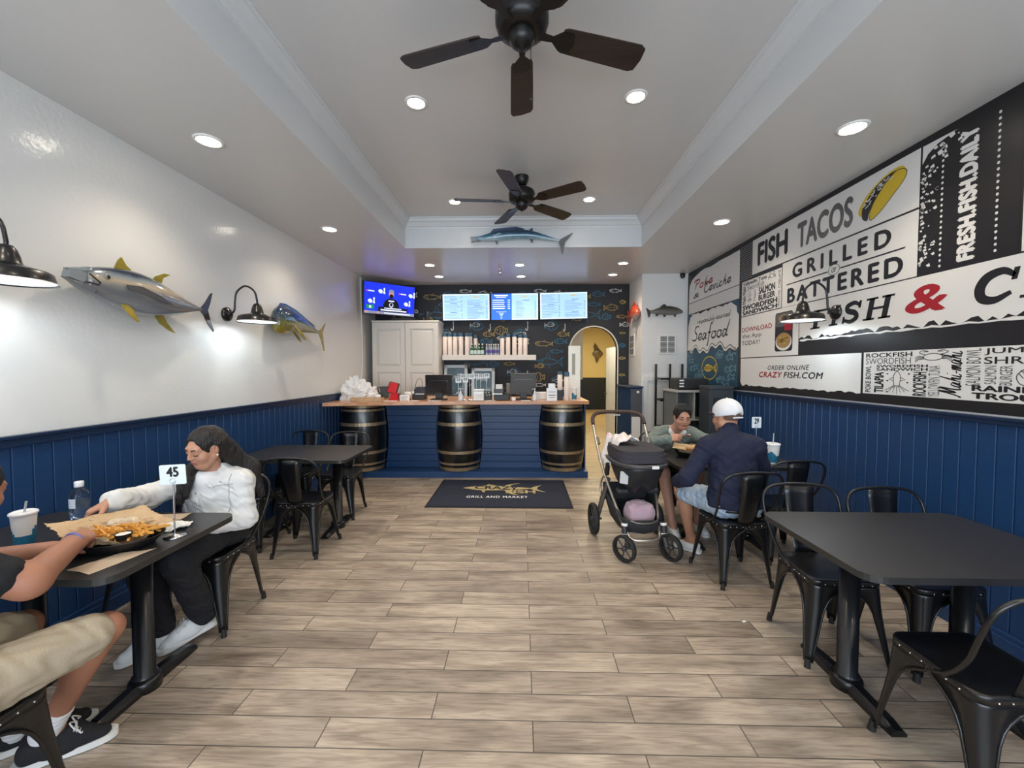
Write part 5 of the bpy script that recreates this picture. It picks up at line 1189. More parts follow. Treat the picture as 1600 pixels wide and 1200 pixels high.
for k in range(6):
    t = thing('water_bottle', 'clear water bottle with violet label on the shelf, %s from the green bottles' % (lb1 + ('sixth',))[k], 'bottle', (-0.612 + 0.040 * k, 7.24 + 0.05 * (k % 2), 1.80), 0, 'clear bottles on the floating shelf')
    MB().lathe([(0, 0), (0.018, 0), (0.019, 0.005), (0.019, 0.13), (0.010, 0.165), (0.009, 0.18)], 12).build('bottle_body', M('bottle_plastic', (0.42, 0.46, 0.52), 0.12, coat=0.7), t); MB().lathe([(0.0195, 0.035), (0.0195, 0.09)], 12).build('label_band', violet, t); MB().lathe([(0.011, 0.178), (0.011, 0.195), (0, 0.195)], 10).build('cap', ringm, t)

# counter top, from the wainscot end to the open end
m = MB(); rr = random.Random(4); pts = []
n1, n2 = 40, 22; vs = []
for i in range(n2 + 1):
    for j in range(n1):
        a, b = math.pi / 2 * i / n2 * 1.0, 2 * math.pi * j / n1
        k = 1 + 0.10 * math.sin(5 * b + 3 * a) + 0.08 * math.sin(9 * b - 7 * a) + 0.07 * math.sin(13 * a + 4 * b) + 0.05 * rr.uniform(-1, 1)
        vs.append((0.255 * math.cos(a) * math.cos(b) * k, 0.17 * math.cos(a) * math.sin(b) * k, 0.31 * math.sin(a) ** 0.75 * (0.86 + 0.14 * math.cos(b - 2.6)) * (k if i else 1)))
m.add(vs, [(i * n1 + j, i * n1 + (j + 1) % n1, (i + 1) * n1 + (j + 1) % n1, (i + 1) * n1 + j) for i in range(n2) for j in range(n1)], 0, False)
tag(m.build('paper_heap', M('crumpled_white', (0.80, 0.80, 0.79), 0.6, bump=0.6, bscale=40), loc=(-2.36, 5.93, CT)), 'big crumpled white heap at the wainscot end of the counter', 'crumpled heap')
t = thing('cardboard_tray', 'flat brown cardboard tray beside the crumpled white heap', 'tray', (-2.12, 5.62, CT), R(5))
m = MB(); m.box(-0.21, 0.21, -0.065, 0.065, 0, 0.004)
for x in (-0.21, 0.206): m.box(x, x + 0.004, -0.065, 0.065, 0, 0.055)
for y in (-0.065, 0.061): m.box(-0.21, 0.21, y, y + 0.004, 0, 0.05)
m.build('tray_body', kraft, t); MB().box(-0.11, 0.08, -0.071, -0.065, 0.0, 0.062).build('flap', kraft, t)
t = thing('grey_pitcher', 'dark grey tapered bucket with side handle behind the cardboard tray', 'bucket', (-2.10, 6.30, CT)); gp = M('grey_bucket', (0.075, 0.095, 0.105), 0.45)
MB().lathe([(0, 0), (0.068, 0), (0.085, 0.165), (0.092, 0.17), (0.092, 0.178), (0.08, 0.178), (0.064, 0.012), (0, 0.012)], 4, smooth=False, T=Matrix.Rotation(R(45), 4, 'Z')).build('bucket', gp, t, bevel=0.008); MB().tube([(-0.062, 0, 0.15), (-0.115, 0, 0.165), (-0.105, 0, 0.10), (-0.055, 0, 0.05)], 0.009, 8).build('handle', gp, t)
redp = M('red_plastic', (0.58, 0.010, 0.022), 0.35)
t = thing('card_terminal', 'red payment terminal on a red pedestal stand', 'payment terminal', (-1.82, 5.86, CT), R(-6))
MB().prism([(-0.075, 0.0), (0.075, 0.0), (0.055, 0.05), (0.07, 0.10), (-0.045, 0.10), (-0.055, 0.05)], -0.05, 0.05, T=frame((0.01, 0, 0), (1, 0, 0), (0, 0, 1), (0, -1, 0))).build('pedestal', redp, t, bevel=0.008)
Tt_ = frame((-0.02, 0.0, 0.175), (0.98, 0, -0.2), (0.18, 0.35, 0.92), (0, -0.93, 0.35))
s = MB().prism(rrect(-0.075, 0.075, -0.082, 0.082, 0.012), -0.012, 0.006, T=Tt_).build('screen_case', black_soft, t); MB().prism(rrect(-0.062, 0.064, -0.075, 0.075, 0.008), 0.006, 0.010, T=Tt_).build('red_cover', redp, s)
tag(MB().box(-0.09, 0.09, -0.08, 0.08, 0, 0.035).build('black_tray', black_soft, loc=(-1.90, 6.26, CT), bevel=0.006), 'flat black tray behind the red payment terminal', 'tray')
def flat(name, x, y, w, d, rz, label, m=None, th=0.002): return tag(MB().box(-w, w, -d, d, 0, th).build(name, m or paperw, loc=(x, y, CT), rz=R(rz)), label, 'paper sheet')
flat('paper_sheet', -1.83, 5.69, 0.10, 0.05, 4, 'white paper lying in front of the red payment terminal')
flat('paper_sheet', -1.50, 5.72, 0.07, 0.06, -8, 'white paper lying in front of the black label printer')
flat('paper_sheet', -1.22, 5.74, 0.09, 0.05, 0, 'white paper lying before the till screen beside the number stands')
flat('paper_sheet', -0.44, 5.80, 0.08, 0.05, 3, 'white paper lying beside the clear jar on the counter')
flat('paper_sheet', 0.06, 5.80, 0.07, 0.05, -2, 'white paper lying in front of the till screen near the canister')
def rollc(name, x, y, r, h, label, cat, m): tag(MB().lathe([(0, 0), (r, 0), (r, h), (r * 0.4, h), (r * 0.4, h - 0.01), (0, h - 0.01)], 18).build(name, m, loc=(x, y, CT)), label, cat)
rollc('receipt_roll', -1.70, 6.12, 0.05, 0.105, 'wide white paper roll standing beyond the card holder', 'paper roll', paperw); rollc('receipt_roll', -1.60, 6.08, 0.026, 0.115, 'narrow white paper roll beside the black label printer', 'paper roll', paperw)
t = thing('card_holder', 'small white card in a black holder next to the red terminal', 'card holder', (-1.655, 5.80, CT))
MB().box(-0.08, 0.075, 0.0, 0.05, 0, 0.02).box(-0.08, -0.072, 0, 0.05, 0.02, 0.10).build('wire_frame', black_soft, t); c_ = MB().box(-0.066, 0.075, -0.02, -0.014, 0.0, 0.08)
for k in range(3): c_.box(-0.05, 0.05 - 0.02 * k, -0.0215, -0.02, 0.05 - 0.015 * k, 0.055 - 0.015 * k, 1)
c_.build('card', [paperw, M('grey_print', (0.30, 0.30, 0.32), 0.6)], t)
t = thing('label_printer', 'black printer with a looping cable, left of the first till screen', 'printer', (-1.495, 6.02, CT))
MB().box(-0.09, 0.09, -0.09, 0.10, 0, 0.085).build('base', black_soft, t, bevel=0.008); p = MB().prism([(-0.09, 0.085), (0.06, 0.085), (0.06, 0.185), (-0.06, 0.185), (-0.09, 0.15)], -0.085, 0.09, T=frame((0.03, 0, 0), (1, 0, 0), (0, 0, 1), (0, -1, 0))).build('printer_head', M('dark_violet_plastic', (0.018, 0.014, 0.026), 0.35), t, bevel=0.006)
MB().box(-0.04, 0.09, -0.10, -0.09, 0.078, 0.09).build('paper_slot', ringm, t); MB().box(-0.02, 0.03, -0.093, -0.088, 0.115, 0.15).build('dark_slot', mk, p)
MB().tube(spline([(-0.075, 0.06, 0.0), (-0.085, 0.06, 0.15), (-0.055, 0.06, 0.27), (-0.015, 0.06, 0.305), (0.02, 0.06, 0.26), (0.03, 0.06, 0.18)], 6), 0.0035, 6).build('cable', black_soft, t)
def till(label, x, y, w, h, z):
    t = thing('till_monitor', label, 'monitor', (x, y, CT), 0, 'till monitors')
    MB().box(-0.11, 0.11, -0.09, 0.09, 0, 0.018).build('stand_base', black_soft, t, bevel=0.005); MB().box(-0.05, 0.05, -0.02, 0.03, 0.018, z + 0.06).build('stand_neck', black_soft, t, bevel=0.006)
    s = MB(); Tq = frame((0, 0.0, z + h / 2), (1, 0, 0), (0, -0.10, 0.995), (0, -0.995, -0.10))
    s.prism(rrect(-w / 2, w / 2, -h / 2, h / 2, 0.012), -0.02, 0.02, T=Tq); s.prism(rrect(-w * .33, w * .33, -h * .36, h * .22, 0.02), 0.02, 0.04, T=Tq)
    s.build('screen_back', M('monitor_shell', (0.012, 0.009, 0.008), 0.18, coat=0.8), t, bevel=0.005)
till('black till monitor seen from behind, in front of the white cabinet edge', -1.19, 5.92, 0.385, 0.30, 0.065)
till('black till monitor seen from behind, nearer the white canister', 0.025, 5.95, 0.365, 0.31, 0.075)
stm = M('stand_steel', (0.62, 0.62, 0.64), 0.25, 1.0); pmk = M('card_print', (0.012, 0.012, 0.014), 0.5)
def number_stand(label, loc, num, rz, w=0.085, h=0.075, zc=0.30, group=None, tiltz=0.0):
    t = thing('number_stand', label, 'table number', loc, rz, group)
    MB().lathe([(0, 0), (0.045, 0), (0.045, 0.004), (0.012, 0.009), (0.006, 0.014), (0, 0.014)], 24).build('base', stm, t); MB().tube([(0, 0, 0.01), (0, 0, zc - h * 0.35)], 0.0035, 8).build('pole', stm, t)
    MB().tube([(0.013 * math.cos(a), -0.004, zc - h * 0.33 + 0.013 * math.sin(a)) for a in [2 * math.pi * k / 14 for k in range(14)]], 0.0014, 5, closed=True).build('ring_clip', stm, t)
    Tq = frame((0, -0.002, zc), (math.cos(tiltz), 0, math.sin(tiltz)), (-math.sin(tiltz), 0, math.cos(tiltz)), (0, -1, 0))
    c = MB().prism(rrect(-w / 2, w / 2, -h / 2, h / 2, 0.008), -0.002, 0.001, T=Tq)
    if num: text(c, num, -w * .24, w * .24, -h * .12, h * .40, Tq, 1, 0.0016, bold=0.045)
    else: c.prism([(-w * .3, -h * .1), (-w * .06, -h * .1), (-w * .06, h * .38), (-w * .3, h * .38)], 0.001, 0.0014, 1, Tq); c.prism([(w * .06, -h * .1), (w * .3, -h * .1), (w * .3, h * .38), (w * .06, h * .38)], 0.001, 0.0014, 1, Tq); c.prism([(-w * .22, 0), (-w * .14, 0), (-w * .14, h * .28), (-w * .22, h * .28)], 0.0014, 0.0017, 0, Tq); c.prism([(w * .14, 0), (w * .22, 0), (w * .22, h * .28), (w * .14, h * .28)], 0.0014, 0.0017, 0, Tq)
    c.build('card', [M('card_white', (0.72, 0.80, 0.84), 0.4), pmk], t)
for k, (x, y, zc) in enumerate(((-0.90, 5.86, 0.285), (-0.85, 5.98, 0.335), (-0.80, 5.86, 0.29), (-0.755, 6.0, 0.34), (-0.71, 5.88, 0.335), (-0.66, 6.0, 0.345), (-0.605, 6.078, 0.34), (-0.512, 6.04, 0.345))):
    number_stand('white number card stand in the counter cluster, %s from the first till screen' % ('first', 'second', 'third', 'fourth', 'fifth', 'sixth', 'seventh', 'eighth')[k], (x, y, CT), None, 0, 0.082, 0.072, zc, 'number stands waiting on the counter')
number_stand('white table number card reading 45 on a steel stand', (-1.662, 1.915, 0.7505), '45', R(2), 0.124, 0.094, 0.300, None, R(3))
number_stand('white table number card reading 29 standing beyond the man in the cap', (2.13, 3.78, 0.7505), '29', R(2), 0.085, 0.10, 0.32)
def pump(label, x, y):
    t = thing('pump_bottle', label, 'pump bottle', (x, y, CT), 0, 'sanitizer bottles on the counter')
    MB().lathe([(0, 0), (0.032, 0), (0.034, 0.01), (0.034, 0.075), (0.014, 0.105), (0.012, 0.115), (0, 0.115)], 18).build('bottle_body', M('sanitizer_gel', (0.66, 0.70, 0.76), 0.1, coat=0.8), t)
    p = MB().lathe([(0.014, 0.112), (0.014, 0.13), (0.005, 0.132), (0.005, 0.16), (0.010, 0.162), (0.010, 0.17), (0, 0.17)], 12); p.tube([(0, 0, 0.165), (-0.035, 0, 0.163)], 0.004, 6); p.build('pump_head', ringm, t)
pump('sanitizer pump bottle in front of the number stand cluster', -0.855, 5.76); pump('sanitizer pump bottle between the till screen and the canister', 0.185, 5.80)
t = thing('clear_jar', 'clear square jar of white packets beside the number stands', 'jar', (-0.60, 5.79, CT))
MB().box(-0.075, 0.075, -0.06, 0.06, 0, 0.14).build('jar_body', M('frosted_plastic', (0.62, 0.62, 0.58), 0.2, coat=0.8), t, bevel=0.01); MB().box(-0.078, 0.078, -0.063, 0.063, 0.14, 0.162).build('lid', lidm, t, bevel=0.006); MB().box(-0.05, 0.055, -0.0615, -0.06, 0.03, 0.10).build('packet_label', paperw, t)
t = thing('card_reader', 'small black device with white dots beside the clear jar', 'device', (-0.475, 5.88, CT))
MB().box(-0.05, 0.05, -0.04, 0.04, 0, 0.125).build('case', black_soft, t, bevel=0.008); m = MB()
for x, z in ((-0.02, 0.075), (0.02, 0.078), (-0.03, 0.11), (0.01, 0.112)): m.sphere((x, -0.041, z), (0.009, 0.003, 0.008), 8)
m.build('indicator_lights', ringm, t)
t = thing('receipt_printer', 'black receipt printer with paper showing, beside the second till screen', 'printer', (-0.29, 5.90, CT))
MB().box(-0.10, 0.12, -0.09, 0.09, 0, 0.09).build('base', black_soft, t, bevel=0.008); MB().box(-0.10, 0.04, -0.07, 0.09, 0.098, 0.18).build('printer_head', M('printer_brown', (0.02, 0.013, 0.010), 0.35), t, bevel=0.01); MB().box(-0.075, 0.02, -0.076, -0.068, 0.165, 0.23).build('receipt', paperw, t); MB().box(-0.12, 0.02, -0.095, 0.0, 0.09, 0.098).build('steel_tray', stm, t)
tag(MB().box(-0.032, 0.032, -0.025, 0.025, 0, 0.24).build('grey_dispenser', M('grey_tan', (0.22, 0.20, 0.17), 0.5), loc=(-0.195, 6.06, CT), bevel=0.01), 'slim grey dispenser behind the receipt printer', 'dispenser')
tag(MB().box(-0.075, 0.075, -0.05, 0.05, 0, 0.11).build('white_box', paperw, loc=(0.285, 6.05, CT), bevel=0.004), 'low white box between the sanitizer and the canister', 'box')
tag(MB().box(-0.028, 0.028, -0.02, 0.02, 0, 0.05).build('white_mug', ringm, loc=(-0.11, 5.78, CT), bevel=0.01), 'tiny white container by the stand of the second till screen', 'container')
t = thing('canister', 'white labelled canister with a narrower lid before the cup stacks', 'canister', (0.425, 5.85, CT))
c_ = MB().box(-0.072, 0.072, -0.06, 0.06, 0, 0.175); c_.box(-0.05, 0.05, -0.0615, -0.06, 0.07, 0.085, 1); c_.box(-0.04, 0.04, -0.0615, -0.06, 0.04, 0.05, 1); c_.box(-0.05, 0.05, -0.0615, -0.06, 0.12, 0.13, 1); c_.build('canister_body', [lidm, M('grey_print', (0.3, 0.3, 0.32), 0.6)], t, bevel=0.008); MB().box(-0.048, 0.048, -0.045, 0.045, 0.175, 0.24).build('lid', lidm, t, bevel=0.006)
tag(MB().box(-0.042, 0.042, -0.05, 0.05, 0, 0.14).build('cup_holder', black_soft, loc=(0.555, 6.0, CT), bevel=0.004), 'black box holding up a cup stack at the counter end', 'holder')
cup_stack('white cup stack raised on the black box at the counter end', (0.555, 6.0, CT + 0.1405), 0.27, 'cup stacks at the counter end', 0.036); cup_stack('tall white cup stack standing directly on the counter end', (0.645, 5.92, CT), 0.405, 'cup stacks at the counter end', 0.038)
soda_cup('single white and blue paper cup at the open end of the counter', (0.755, 5.93, CT), 0.17, 0.032, 0.042, 0)
t = thing('counter_screen', 'tall cream acrylic panel standing on the counter before the arch', 'panel', (0.80, 6.35, CT))
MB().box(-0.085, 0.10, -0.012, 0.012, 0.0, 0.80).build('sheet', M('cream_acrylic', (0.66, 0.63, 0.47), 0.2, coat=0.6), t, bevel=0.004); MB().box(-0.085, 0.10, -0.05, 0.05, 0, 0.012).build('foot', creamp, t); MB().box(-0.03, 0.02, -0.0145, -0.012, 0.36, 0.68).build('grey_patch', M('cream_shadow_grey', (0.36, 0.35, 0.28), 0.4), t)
# framed boards leaning on the back counter
def board(label, x, z1, w):
    t = thing('framed_board', label, 'framed board', (x, 7.25, 0.97), 0, 'framed boards on the back counter'); t.rotation_euler = (R(-6), 0, 0)
    h = z1 - 0.97; m = MB()
    for x0, x1, a, b in ((-w, -w + 0.05, 0, h), (w - 0.05, w, 0, h), (-w, w, 0, 0.05), (-w, w, h - 0.05, h)): m.box(x0, x1, -0.015, 0.015, a, b)
    m.build('frame', M('pale_blue_frame', (0.60, 0.68, 0.72), 0.4), t)
    c = MB().box(-w + 0.045, w - 0.045, -0.004, 0.01, 0.045, h - 0.045); rr = random.Random(int(w * 1000))
    for k in range(16):
        a, z = -w + 0.07 + (2 * w - 0.2) * rr.random(), 0.08 + (h - 0.18) * rr.random(); c.box(a, a + 0.03 + 0.08 * rr.random(), -0.006, -0.004, z, z + 0.012 + 0.04 * rr.random() ** 2, 1 + k % 2)
    c.build('picture', [M('slate_blue', (0.045, 0.10, 0.13), 0.25, coat=0.6), M('chalk_white', (0.50, 0.58, 0.62), 0.5), M('chalk_blue', (0.10, 0.20, 0.30), 0.5)], t)
board('white-framed blue board behind the first till screen', -1.165, 1.63, 0.205); board('white-framed blue board behind the number stands', -0.68, 1.575, 0.205)

# ------------------------------------------------------------------ table of the woman in white
soda_cup('large white and blue paper cup with straw on the number 45 table', (-2.200, 1.752, 0.7505), 0.168, 0.030, 0.0415, 0.05)
t = thing('water_bottle', 'clear plastic water bottle with white cap on the number 45 table', 'bottle', (-2.385, 2.15, 0.7505))
MB().lathe([(0, 0.002), (0.036, 0.0), (0.041, 0.008), (0.041, 0.05), (0.039, 0.055), (0.041, 0.06), (0.041, 0.115), (0.036, 0.14), (0.022, 0.16), (0.014, 0.168), (0.014, 0.18)], 28).build('bottle_body', clear, t)
MB().lathe([(0, 0.005), (0.037, 0.005), (0.038, 0.1), (0, 0.1)], 24).build('water', water, t); MB().lathe([(0.019, 0.170), (0.0195, 0.174), (0.0195, 0.196), (0.017, 0.199), (0, 0.199)], 20).build('cap', lidm, t); MB().lathe([(0.0418, 0.062), (0.0418, 0.112)], 10, arc=R(70), T=Matrix.Rotation(R(-135), 4, 'Z')).build('label_band', M('label_white_blue', (0.62, 0.68, 0.76), 0.5), t)
fry = M('french_fry', (0.60, 0.26, 0.035), 0.5, col2=(0.70, 0.36, 0.07), nscale=20); bun = M('bread_crust', (0.50, 0.30, 0.13), 0.6, col2=(0.62, 0.46, 0.27), nscale=14, bump=0.2, bscale=50)
def basket(label, loc, rx, ry, rz):
    t = thing('food_basket', label, 'food basket', loc, rz)
    n = 36; pr = [(0.72, 0.0), (0.80, 0.006), (0.98, 0.042), (1.0, 0.046), (1.01, 0.05), (0.97, 0.048), (0.78, 0.010), (0.0, 0.010)]
    vs = [(rx * k * math.cos(2 * math.pi * j / n), ry * k * math.sin(2 * math.pi * j / n), z) for k, z in pr for j in range(n)]
    MB().add(vs, [(i * n + j, i * n + (j + 1) % n, (i + 1) * n + (j + 1) % n, (i + 1) * n + j) for i in range(len(pr) - 1) for j in range(n)], 0, True).build('basket_shell', black_soft, t)
    return t
bk_ = basket('black oval basket holding the paper-lined fries', (-1.85, 1.805, 0.7505), 0.20, 0.135, R(6))
t = thing('paper_liner', 'brown paper liner with raised corners spread under the fries', 'paper liner', (-1.85, 1.805, 0.762), 0)
def blob_mesh(rx, ry, rz_, seed, n1=30, n2=16, amp=0.07):
    rr = random.Random(seed); ph = [rr.random() * 6.28 for _ in range(4)]; vs = []
    for i in range(n2 + 1):
        a = math.pi * i / n2 - math.pi / 2
        for j in range(n1):
            b = 2 * math.pi * j / n1; k = 1 + amp * (math.sin(3 * b + 4 * a + ph[0]) + 0.8 * math.sin(7 * b - 6 * a + ph[1]) + 0.7 * math.sin(12 * a + 5 * b + ph[2]))
            vs.append((rx * math.cos(a) * math.cos(b) * k, ry * math.cos(a) * math.sin(b) * k, rz_ * math.sin(a) * k))
    return MB().add(vs, [(i * n1 + j, i * n1 + (j + 1) % n1, (i + 1) * n1 + (j + 1) % n1, (i + 1) * n1 + j) for i in range(n2) for j in range(n1)])
def in_basket(rx, ry, turn):
    def f(x, y):
        c_, s_ = math.cos(turn), math.sin(turn); a, b = c_ * x + s_ * y, -s_ * x + c_ * y
        q = math.hypot(a / rx, b / ry); w = min(max((q - 0.62) / 0.33, 0), 1)
        return 0.004 + 0.050 * w * w * (3 - 2 * w) + 0.032 * max(q - 1, 0)
    return f
m = MB(); sheet(m, ((-0.31, -0.01), (0.02, -0.165), (0.215, 0.085), (-0.09, 0.245)), 26, 0.0062, 0.0, 3, 0, None, in_basket(0.20, 0.135, R(6)))
m.build('sheet', kraft, t, solid=0.0012)
fr = random.Random(9)
for k in range(84):
    a = fr.random() * 6.28; q = math.sqrt(fr.random()); x = 0.125 * q * math.cos(a); y = 0.066 * q * math.sin(a); z = 0.795 + 0.030 * q * q + 0.066 * (1 - q) * fr.random()
    L_ = 0.032 + 0.026 * fr.random(); yaw = R(-25) + fr.gauss(0, 0.7); pit = fr.gauss(0, 0.22)
    d = Vector((math.cos(yaw) * math.cos(pit), math.sin(yaw) * math.cos(pit), math.sin(pit))); s_ = Vector((-math.sin(yaw), math.cos(yaw), 0)); u_ = d.cross(s_)
    bend = 0.004 * fr.uniform(-1, 1); w = 0.0042
    f = MB(); rows = []
    for q2 in (-1, -.3, .3, 1):
        c0 = d * (L_ * q2) + s_ * bend * (1 - q2 * q2); rows += [c0 + s_ * w + u_ * w, c0 - s_ * w + u_ * w, c0 - s_ * w - u_ * w, c0 + s_ * w - u_ * w]
    f.add(rows, [(i * 4 + j, i * 4 + (j + 1) % 4, i * 4 + 4 + (j + 1) % 4, i * 4 + 4 + j) for i in range(3) for j in range(4)] + [(3, 2, 1, 0), (12, 13, 14, 15)])
    ca, sa = math.cos(R(12)), math.sin(R(12))
    tag(f.build('french_fry', fry, loc=(-1.800 + x * ca - y * sa, 1.800 + x * sa + y * ca, z)), 'golden french fry in the pile on the brown paper liner', 'fry', 'fries in the paper-lined basket')
m = blob_mesh(0.075, 0.036, 0.026, 4); o = m.build('bread_roll', M('pale_wrap', (0.62, 0.52, 0.38), 0.6, col2=(0.50, 0.38, 0.24), nscale=16, bump=0.4, bscale=40), loc=(-1.875, 1.885, 0.824), rz=R(10)); tag(o, 'pale wrapped roll lying behind the fries', 'wrapped roll')
sc_ = thing('sauce_cup', 'black dip cup filled with white sauce among the fries', 'sauce cup', (-1.735, 1.735, 0.812))
MB().lathe([(0, 0), (0.024, 0), (0.031, 0.026), (0.033, 0.027), (0.029, 0.024), (0, 0.020)], 20).build('cup_body', black_soft, sc_); MB().disc(0.027, 0.0235, 20).build('sauce', M('white_sauce', (0.80, 0.79, 0.74), 0.3), sc_)
m = MB(); sheet(m, ((-0.10, -0.076), (0.03, -0.112), (0.085, 0.124), (-0.03, 0.075)), 8, 0.0008, 0, 5); tag(m.build('kraft_napkin', kraftl, loc=(-1.715, 1.655, 0.7505), rz=0, solid=0.0008), 'flat brown napkin at the table edge in front of the basket', 'napkin')
m = MB(); sheet(m, ((-0.08, -0.05), (0.08, -0.055), (0.085, 0.05), (-0.075, 0.055)), 6, 0.0008, 0, 6); tag(m.build('kraft_napkin', kraftl, loc=(-1.905, 2.165, 0.7505), rz=R(14), solid=0.0008), 'small brown napkin near the far table edge behind the number 45 stand', 'napkin')
m = MB(); sheet(m, ((-0.075, -0.06), (0.07, -0.06), (0.08, 0.055), (-0.07, 0.06)), 10, 0.0055, 0, 8); tag(m.build('white_napkin', paperw, loc=(-1.765, 2.015, 0.7505), rz=R(25), solid=0.0008), 'crumpled white napkin between the basket and the number 45 stand', 'napkin')

# ------------------------------------------------------------------ table of the couple
soda_cup('white and blue paper cup with straw beyond the man in the cap', (2.14, 3.55, 0.7505), 0.165, 0.040, 0.056, 0.09)
bk2 = basket('black oval basket under the bun on the couple table', (1.575, 3.80, 0.7505), 0.165, 0.115, R(-30))
m = MB(); sheet(m, ((-0.17, -0.14), (0.17, -0.14), (0.18, 0.15), (-0.18, 0.15)), 16, 0.003, 0.0, 13, 0, None, in_basket(0.165, 0.115, R(-5)))
tag(m.build('paper_liner', M('kraft_light', (0.62, 0.45, 0.25), 0.75), loc=(1.575, 3.80, 0.762), rz=R(-25), solid=0.0012), 'tan paper liner in the basket before the woman in grey', 'paper liner')
m = MB(); m.sphere((0, 0, 0.028), (0.085, 0.042, 0.03), 18); m.sphere((0.0, 0, 0.012), (0.082, 0.046, 0.014), 18, 1); tag(m.build('sandwich_bun', [bun, M('sandwich_filling', (0.22, 0.06, 0.03), 0.5)], loc=(1.60, 3.82, 0.800), rz=R(-10)), 'toasted bun sandwich lying in the tan paper liner', 'sandwich')

# ------------------------------------------------------------------ stroller with infant car seat
st = thing('stroller', 'empty-handed silver framed baby stroller with black wheels beside the couple table', 'stroller', (1.0, 3.6, 0), R(4))
st['label'] = 'silver framed baby stroller with brown handle standing beside the couple table'
champ = M('champagne_metal', (0.52, 0.48, 0.43), 0.28, 0.85); leather = M('brown_leather', (0.055, 0.028, 0.022), 0.5, bump=0.2, bscale=120); tyre = M('tyre_rubber', (0.012, 0.012, 0.013), 0.7); hubm = M('wheel_hub', (0.035, 0.035, 0.038), 0.4); fabric = M('stroller_fabric', (0.018, 0.019, 0.022), 0.8, bump=0.2, bscale=200); gmet = M('grey_metal', (0.16, 0.15, 0.14), 0.35, 0.6)
fr_ = MB()
L = [(-0.257, 0.50, 1.00), (-0.252, 0.36, 0.82), (-0.232, 0.20, 0.62), (-0.182, -0.02, 0.37), (-0.135, -0.19, 0.19), (-0.10, -0.235, 0.155), (0.0, -0.25, 0.150)]
fr_.tube(spline(L + [(-x, y, z) for x, y, z in L[-2::-1]], 6), 0.0135, 10)
fr_.build('frame_tube', champ, st)
h = [(-0.258, 0.505, 1.01), (-0.252, 0.545, 1.065), (-0.215, 0.575, 1.105), (-0.13, 0.59, 1.12), (0, 0.592, 1.122)]
MB().tube(spline(h + [(-x, y, z) for x, y, z in h[-2::-1]], 6), 0.0185, 12).build('handle_grip', leather, st)
MB().box(-0.045, 0.035, 0.573, 0.578, 1.085, 1.098).build('handle_tag', M('tag_grey', (0.45, 0.43, 0.40), 0.4), st)
for s in (-1, 1):
    j = MB().tube([(s * 0.244, 0.415, 0.89), (s * 0.237, 0.37, 0.835)], 0.018, 12); j.build('fold_joint', gmet, st)
    MB().tube([(s * 0.195, 0.16, 0.56), (s * 0.235, 0.22, 0.36), (s * 0.265, 0.28, 0.16)], [0.017, 0.022, 0.02], 10, sx=1.5).build('rear_leg', gmet, st)
    MB().tube(spline([(s * 0.205, 0.22, 0.60), (s * 0.225, 0.30, 0.50), (s * 0.23, 0.30, 0.40), (s * 0.225, 0.22, 0.34)], 5), 0.009, 8).build('suspension_link', champ, st)
def wheel(x, y, r, w, steer=0.0):
    T = Matrix.Translation((x, y, r)) @ Matrix.Rotation(steer, 4, 'Z') @ Matrix.Rotation(R(90), 4, 'Y')
    wl = MB().lathe([(r * .80, -w * .40), (r * .93, -w / 2), (r * .99, -w * .28), (r, 0), (r * .99, w * .28), (r * .93, w / 2), (r * .80, w * .40), (r * .78, 0), (r * .80, -w * .40)], 36, T=T).build('wheel', tyre, st)
    hb = MB().lathe([(0, -w * .45), (r * .16, -w * .45), (r * .2, 0), (r * .16, w * .45), (0, w * .45)], 18, T=T)
    for k in range(6):
        a = R(60 * k); hb.tube([(r * .12 * math.cos(a), r * .12 * math.sin(a), 0), (r * .80 * math.cos(a + .25), r * .80 * math.sin(a + .25), 0)], r * .055, 6, T=T)
    hb.build('spokes', hubm, wl)
for s in (-1, 1):
    wheel(s * 0.30, 0.29, 0.145, 0.05); wheel(s * 0.192, -0.29, 0.108, 0.048, R(36 if s < 0 else 26))
    f = MB().tube([(s * 0.163, -0.20, 0.285), (s * 0.168, -0.215, 0.17)], 0.024, 14); f.tube([(s * 0.168, -0.215, 0.21), (s * 0.158, -0.26, 0.15), (s * 0.158, -0.29, 0.108)], 0.012, 8, sx=1.6)
    f = f.build('front_fork', hubm, st); MB().tube([(s * 0.1632, -0.2005, 0.283), (s * 0.1642, -0.2035, 0.262)], 0.026, 14).tube([(s * 0.167, -0.211, 0.20), (s * 0.1675, -0.213, 0.188)], 0.0255, 14).build('fork_collar', ringm, f)
    MB().tube([(s * 0.225, 0.285, 0.145), (s * 0.325, 0.29, 0.145)], 0.012, 8).build('rear_axle_stub', hubm, st)
b = MB(); rows = [(-0.20, 0.10, 0.205), (-0.15, 0.155, 0.19), (0.0, 0.18, 0.185), (0.18, 0.20, 0.22), (0.27, 0.205, 0.36)]
vs = []
for y, hw, z in rows:
    hz = 0.30 + (y + 0.2) * 0.36
    vs += [(-hw - 0.015, y, hz), (-hw, y, (hz + z) / 2 - 0.01), (-hw * 0.85, y, z), (0, y, z - 0.015), (hw * 0.85, y, z), (hw, y, (hz + z) / 2 - 0.01), (hw + 0.015, y, hz)]
b.add(vs, [(i * 7 + j, i * 7 + j + 1, i * 7 + j + 8, i * 7 + j + 7) for i in range(4) for j in range(6)] + [(0, 1, 2, 3, 4, 5, 6)[::-1]], 0, True)
b.build('basket', fabric, st, solid=0.006)
MB().tube(spline([(-0.115, -0.205, 0.300), (-0.05, -0.225, 0.285), (0.05, -0.225, 0.285), (0.115, -0.205, 0.300)], 5), 0.008, 8).build('basket_rim', gmet, st)
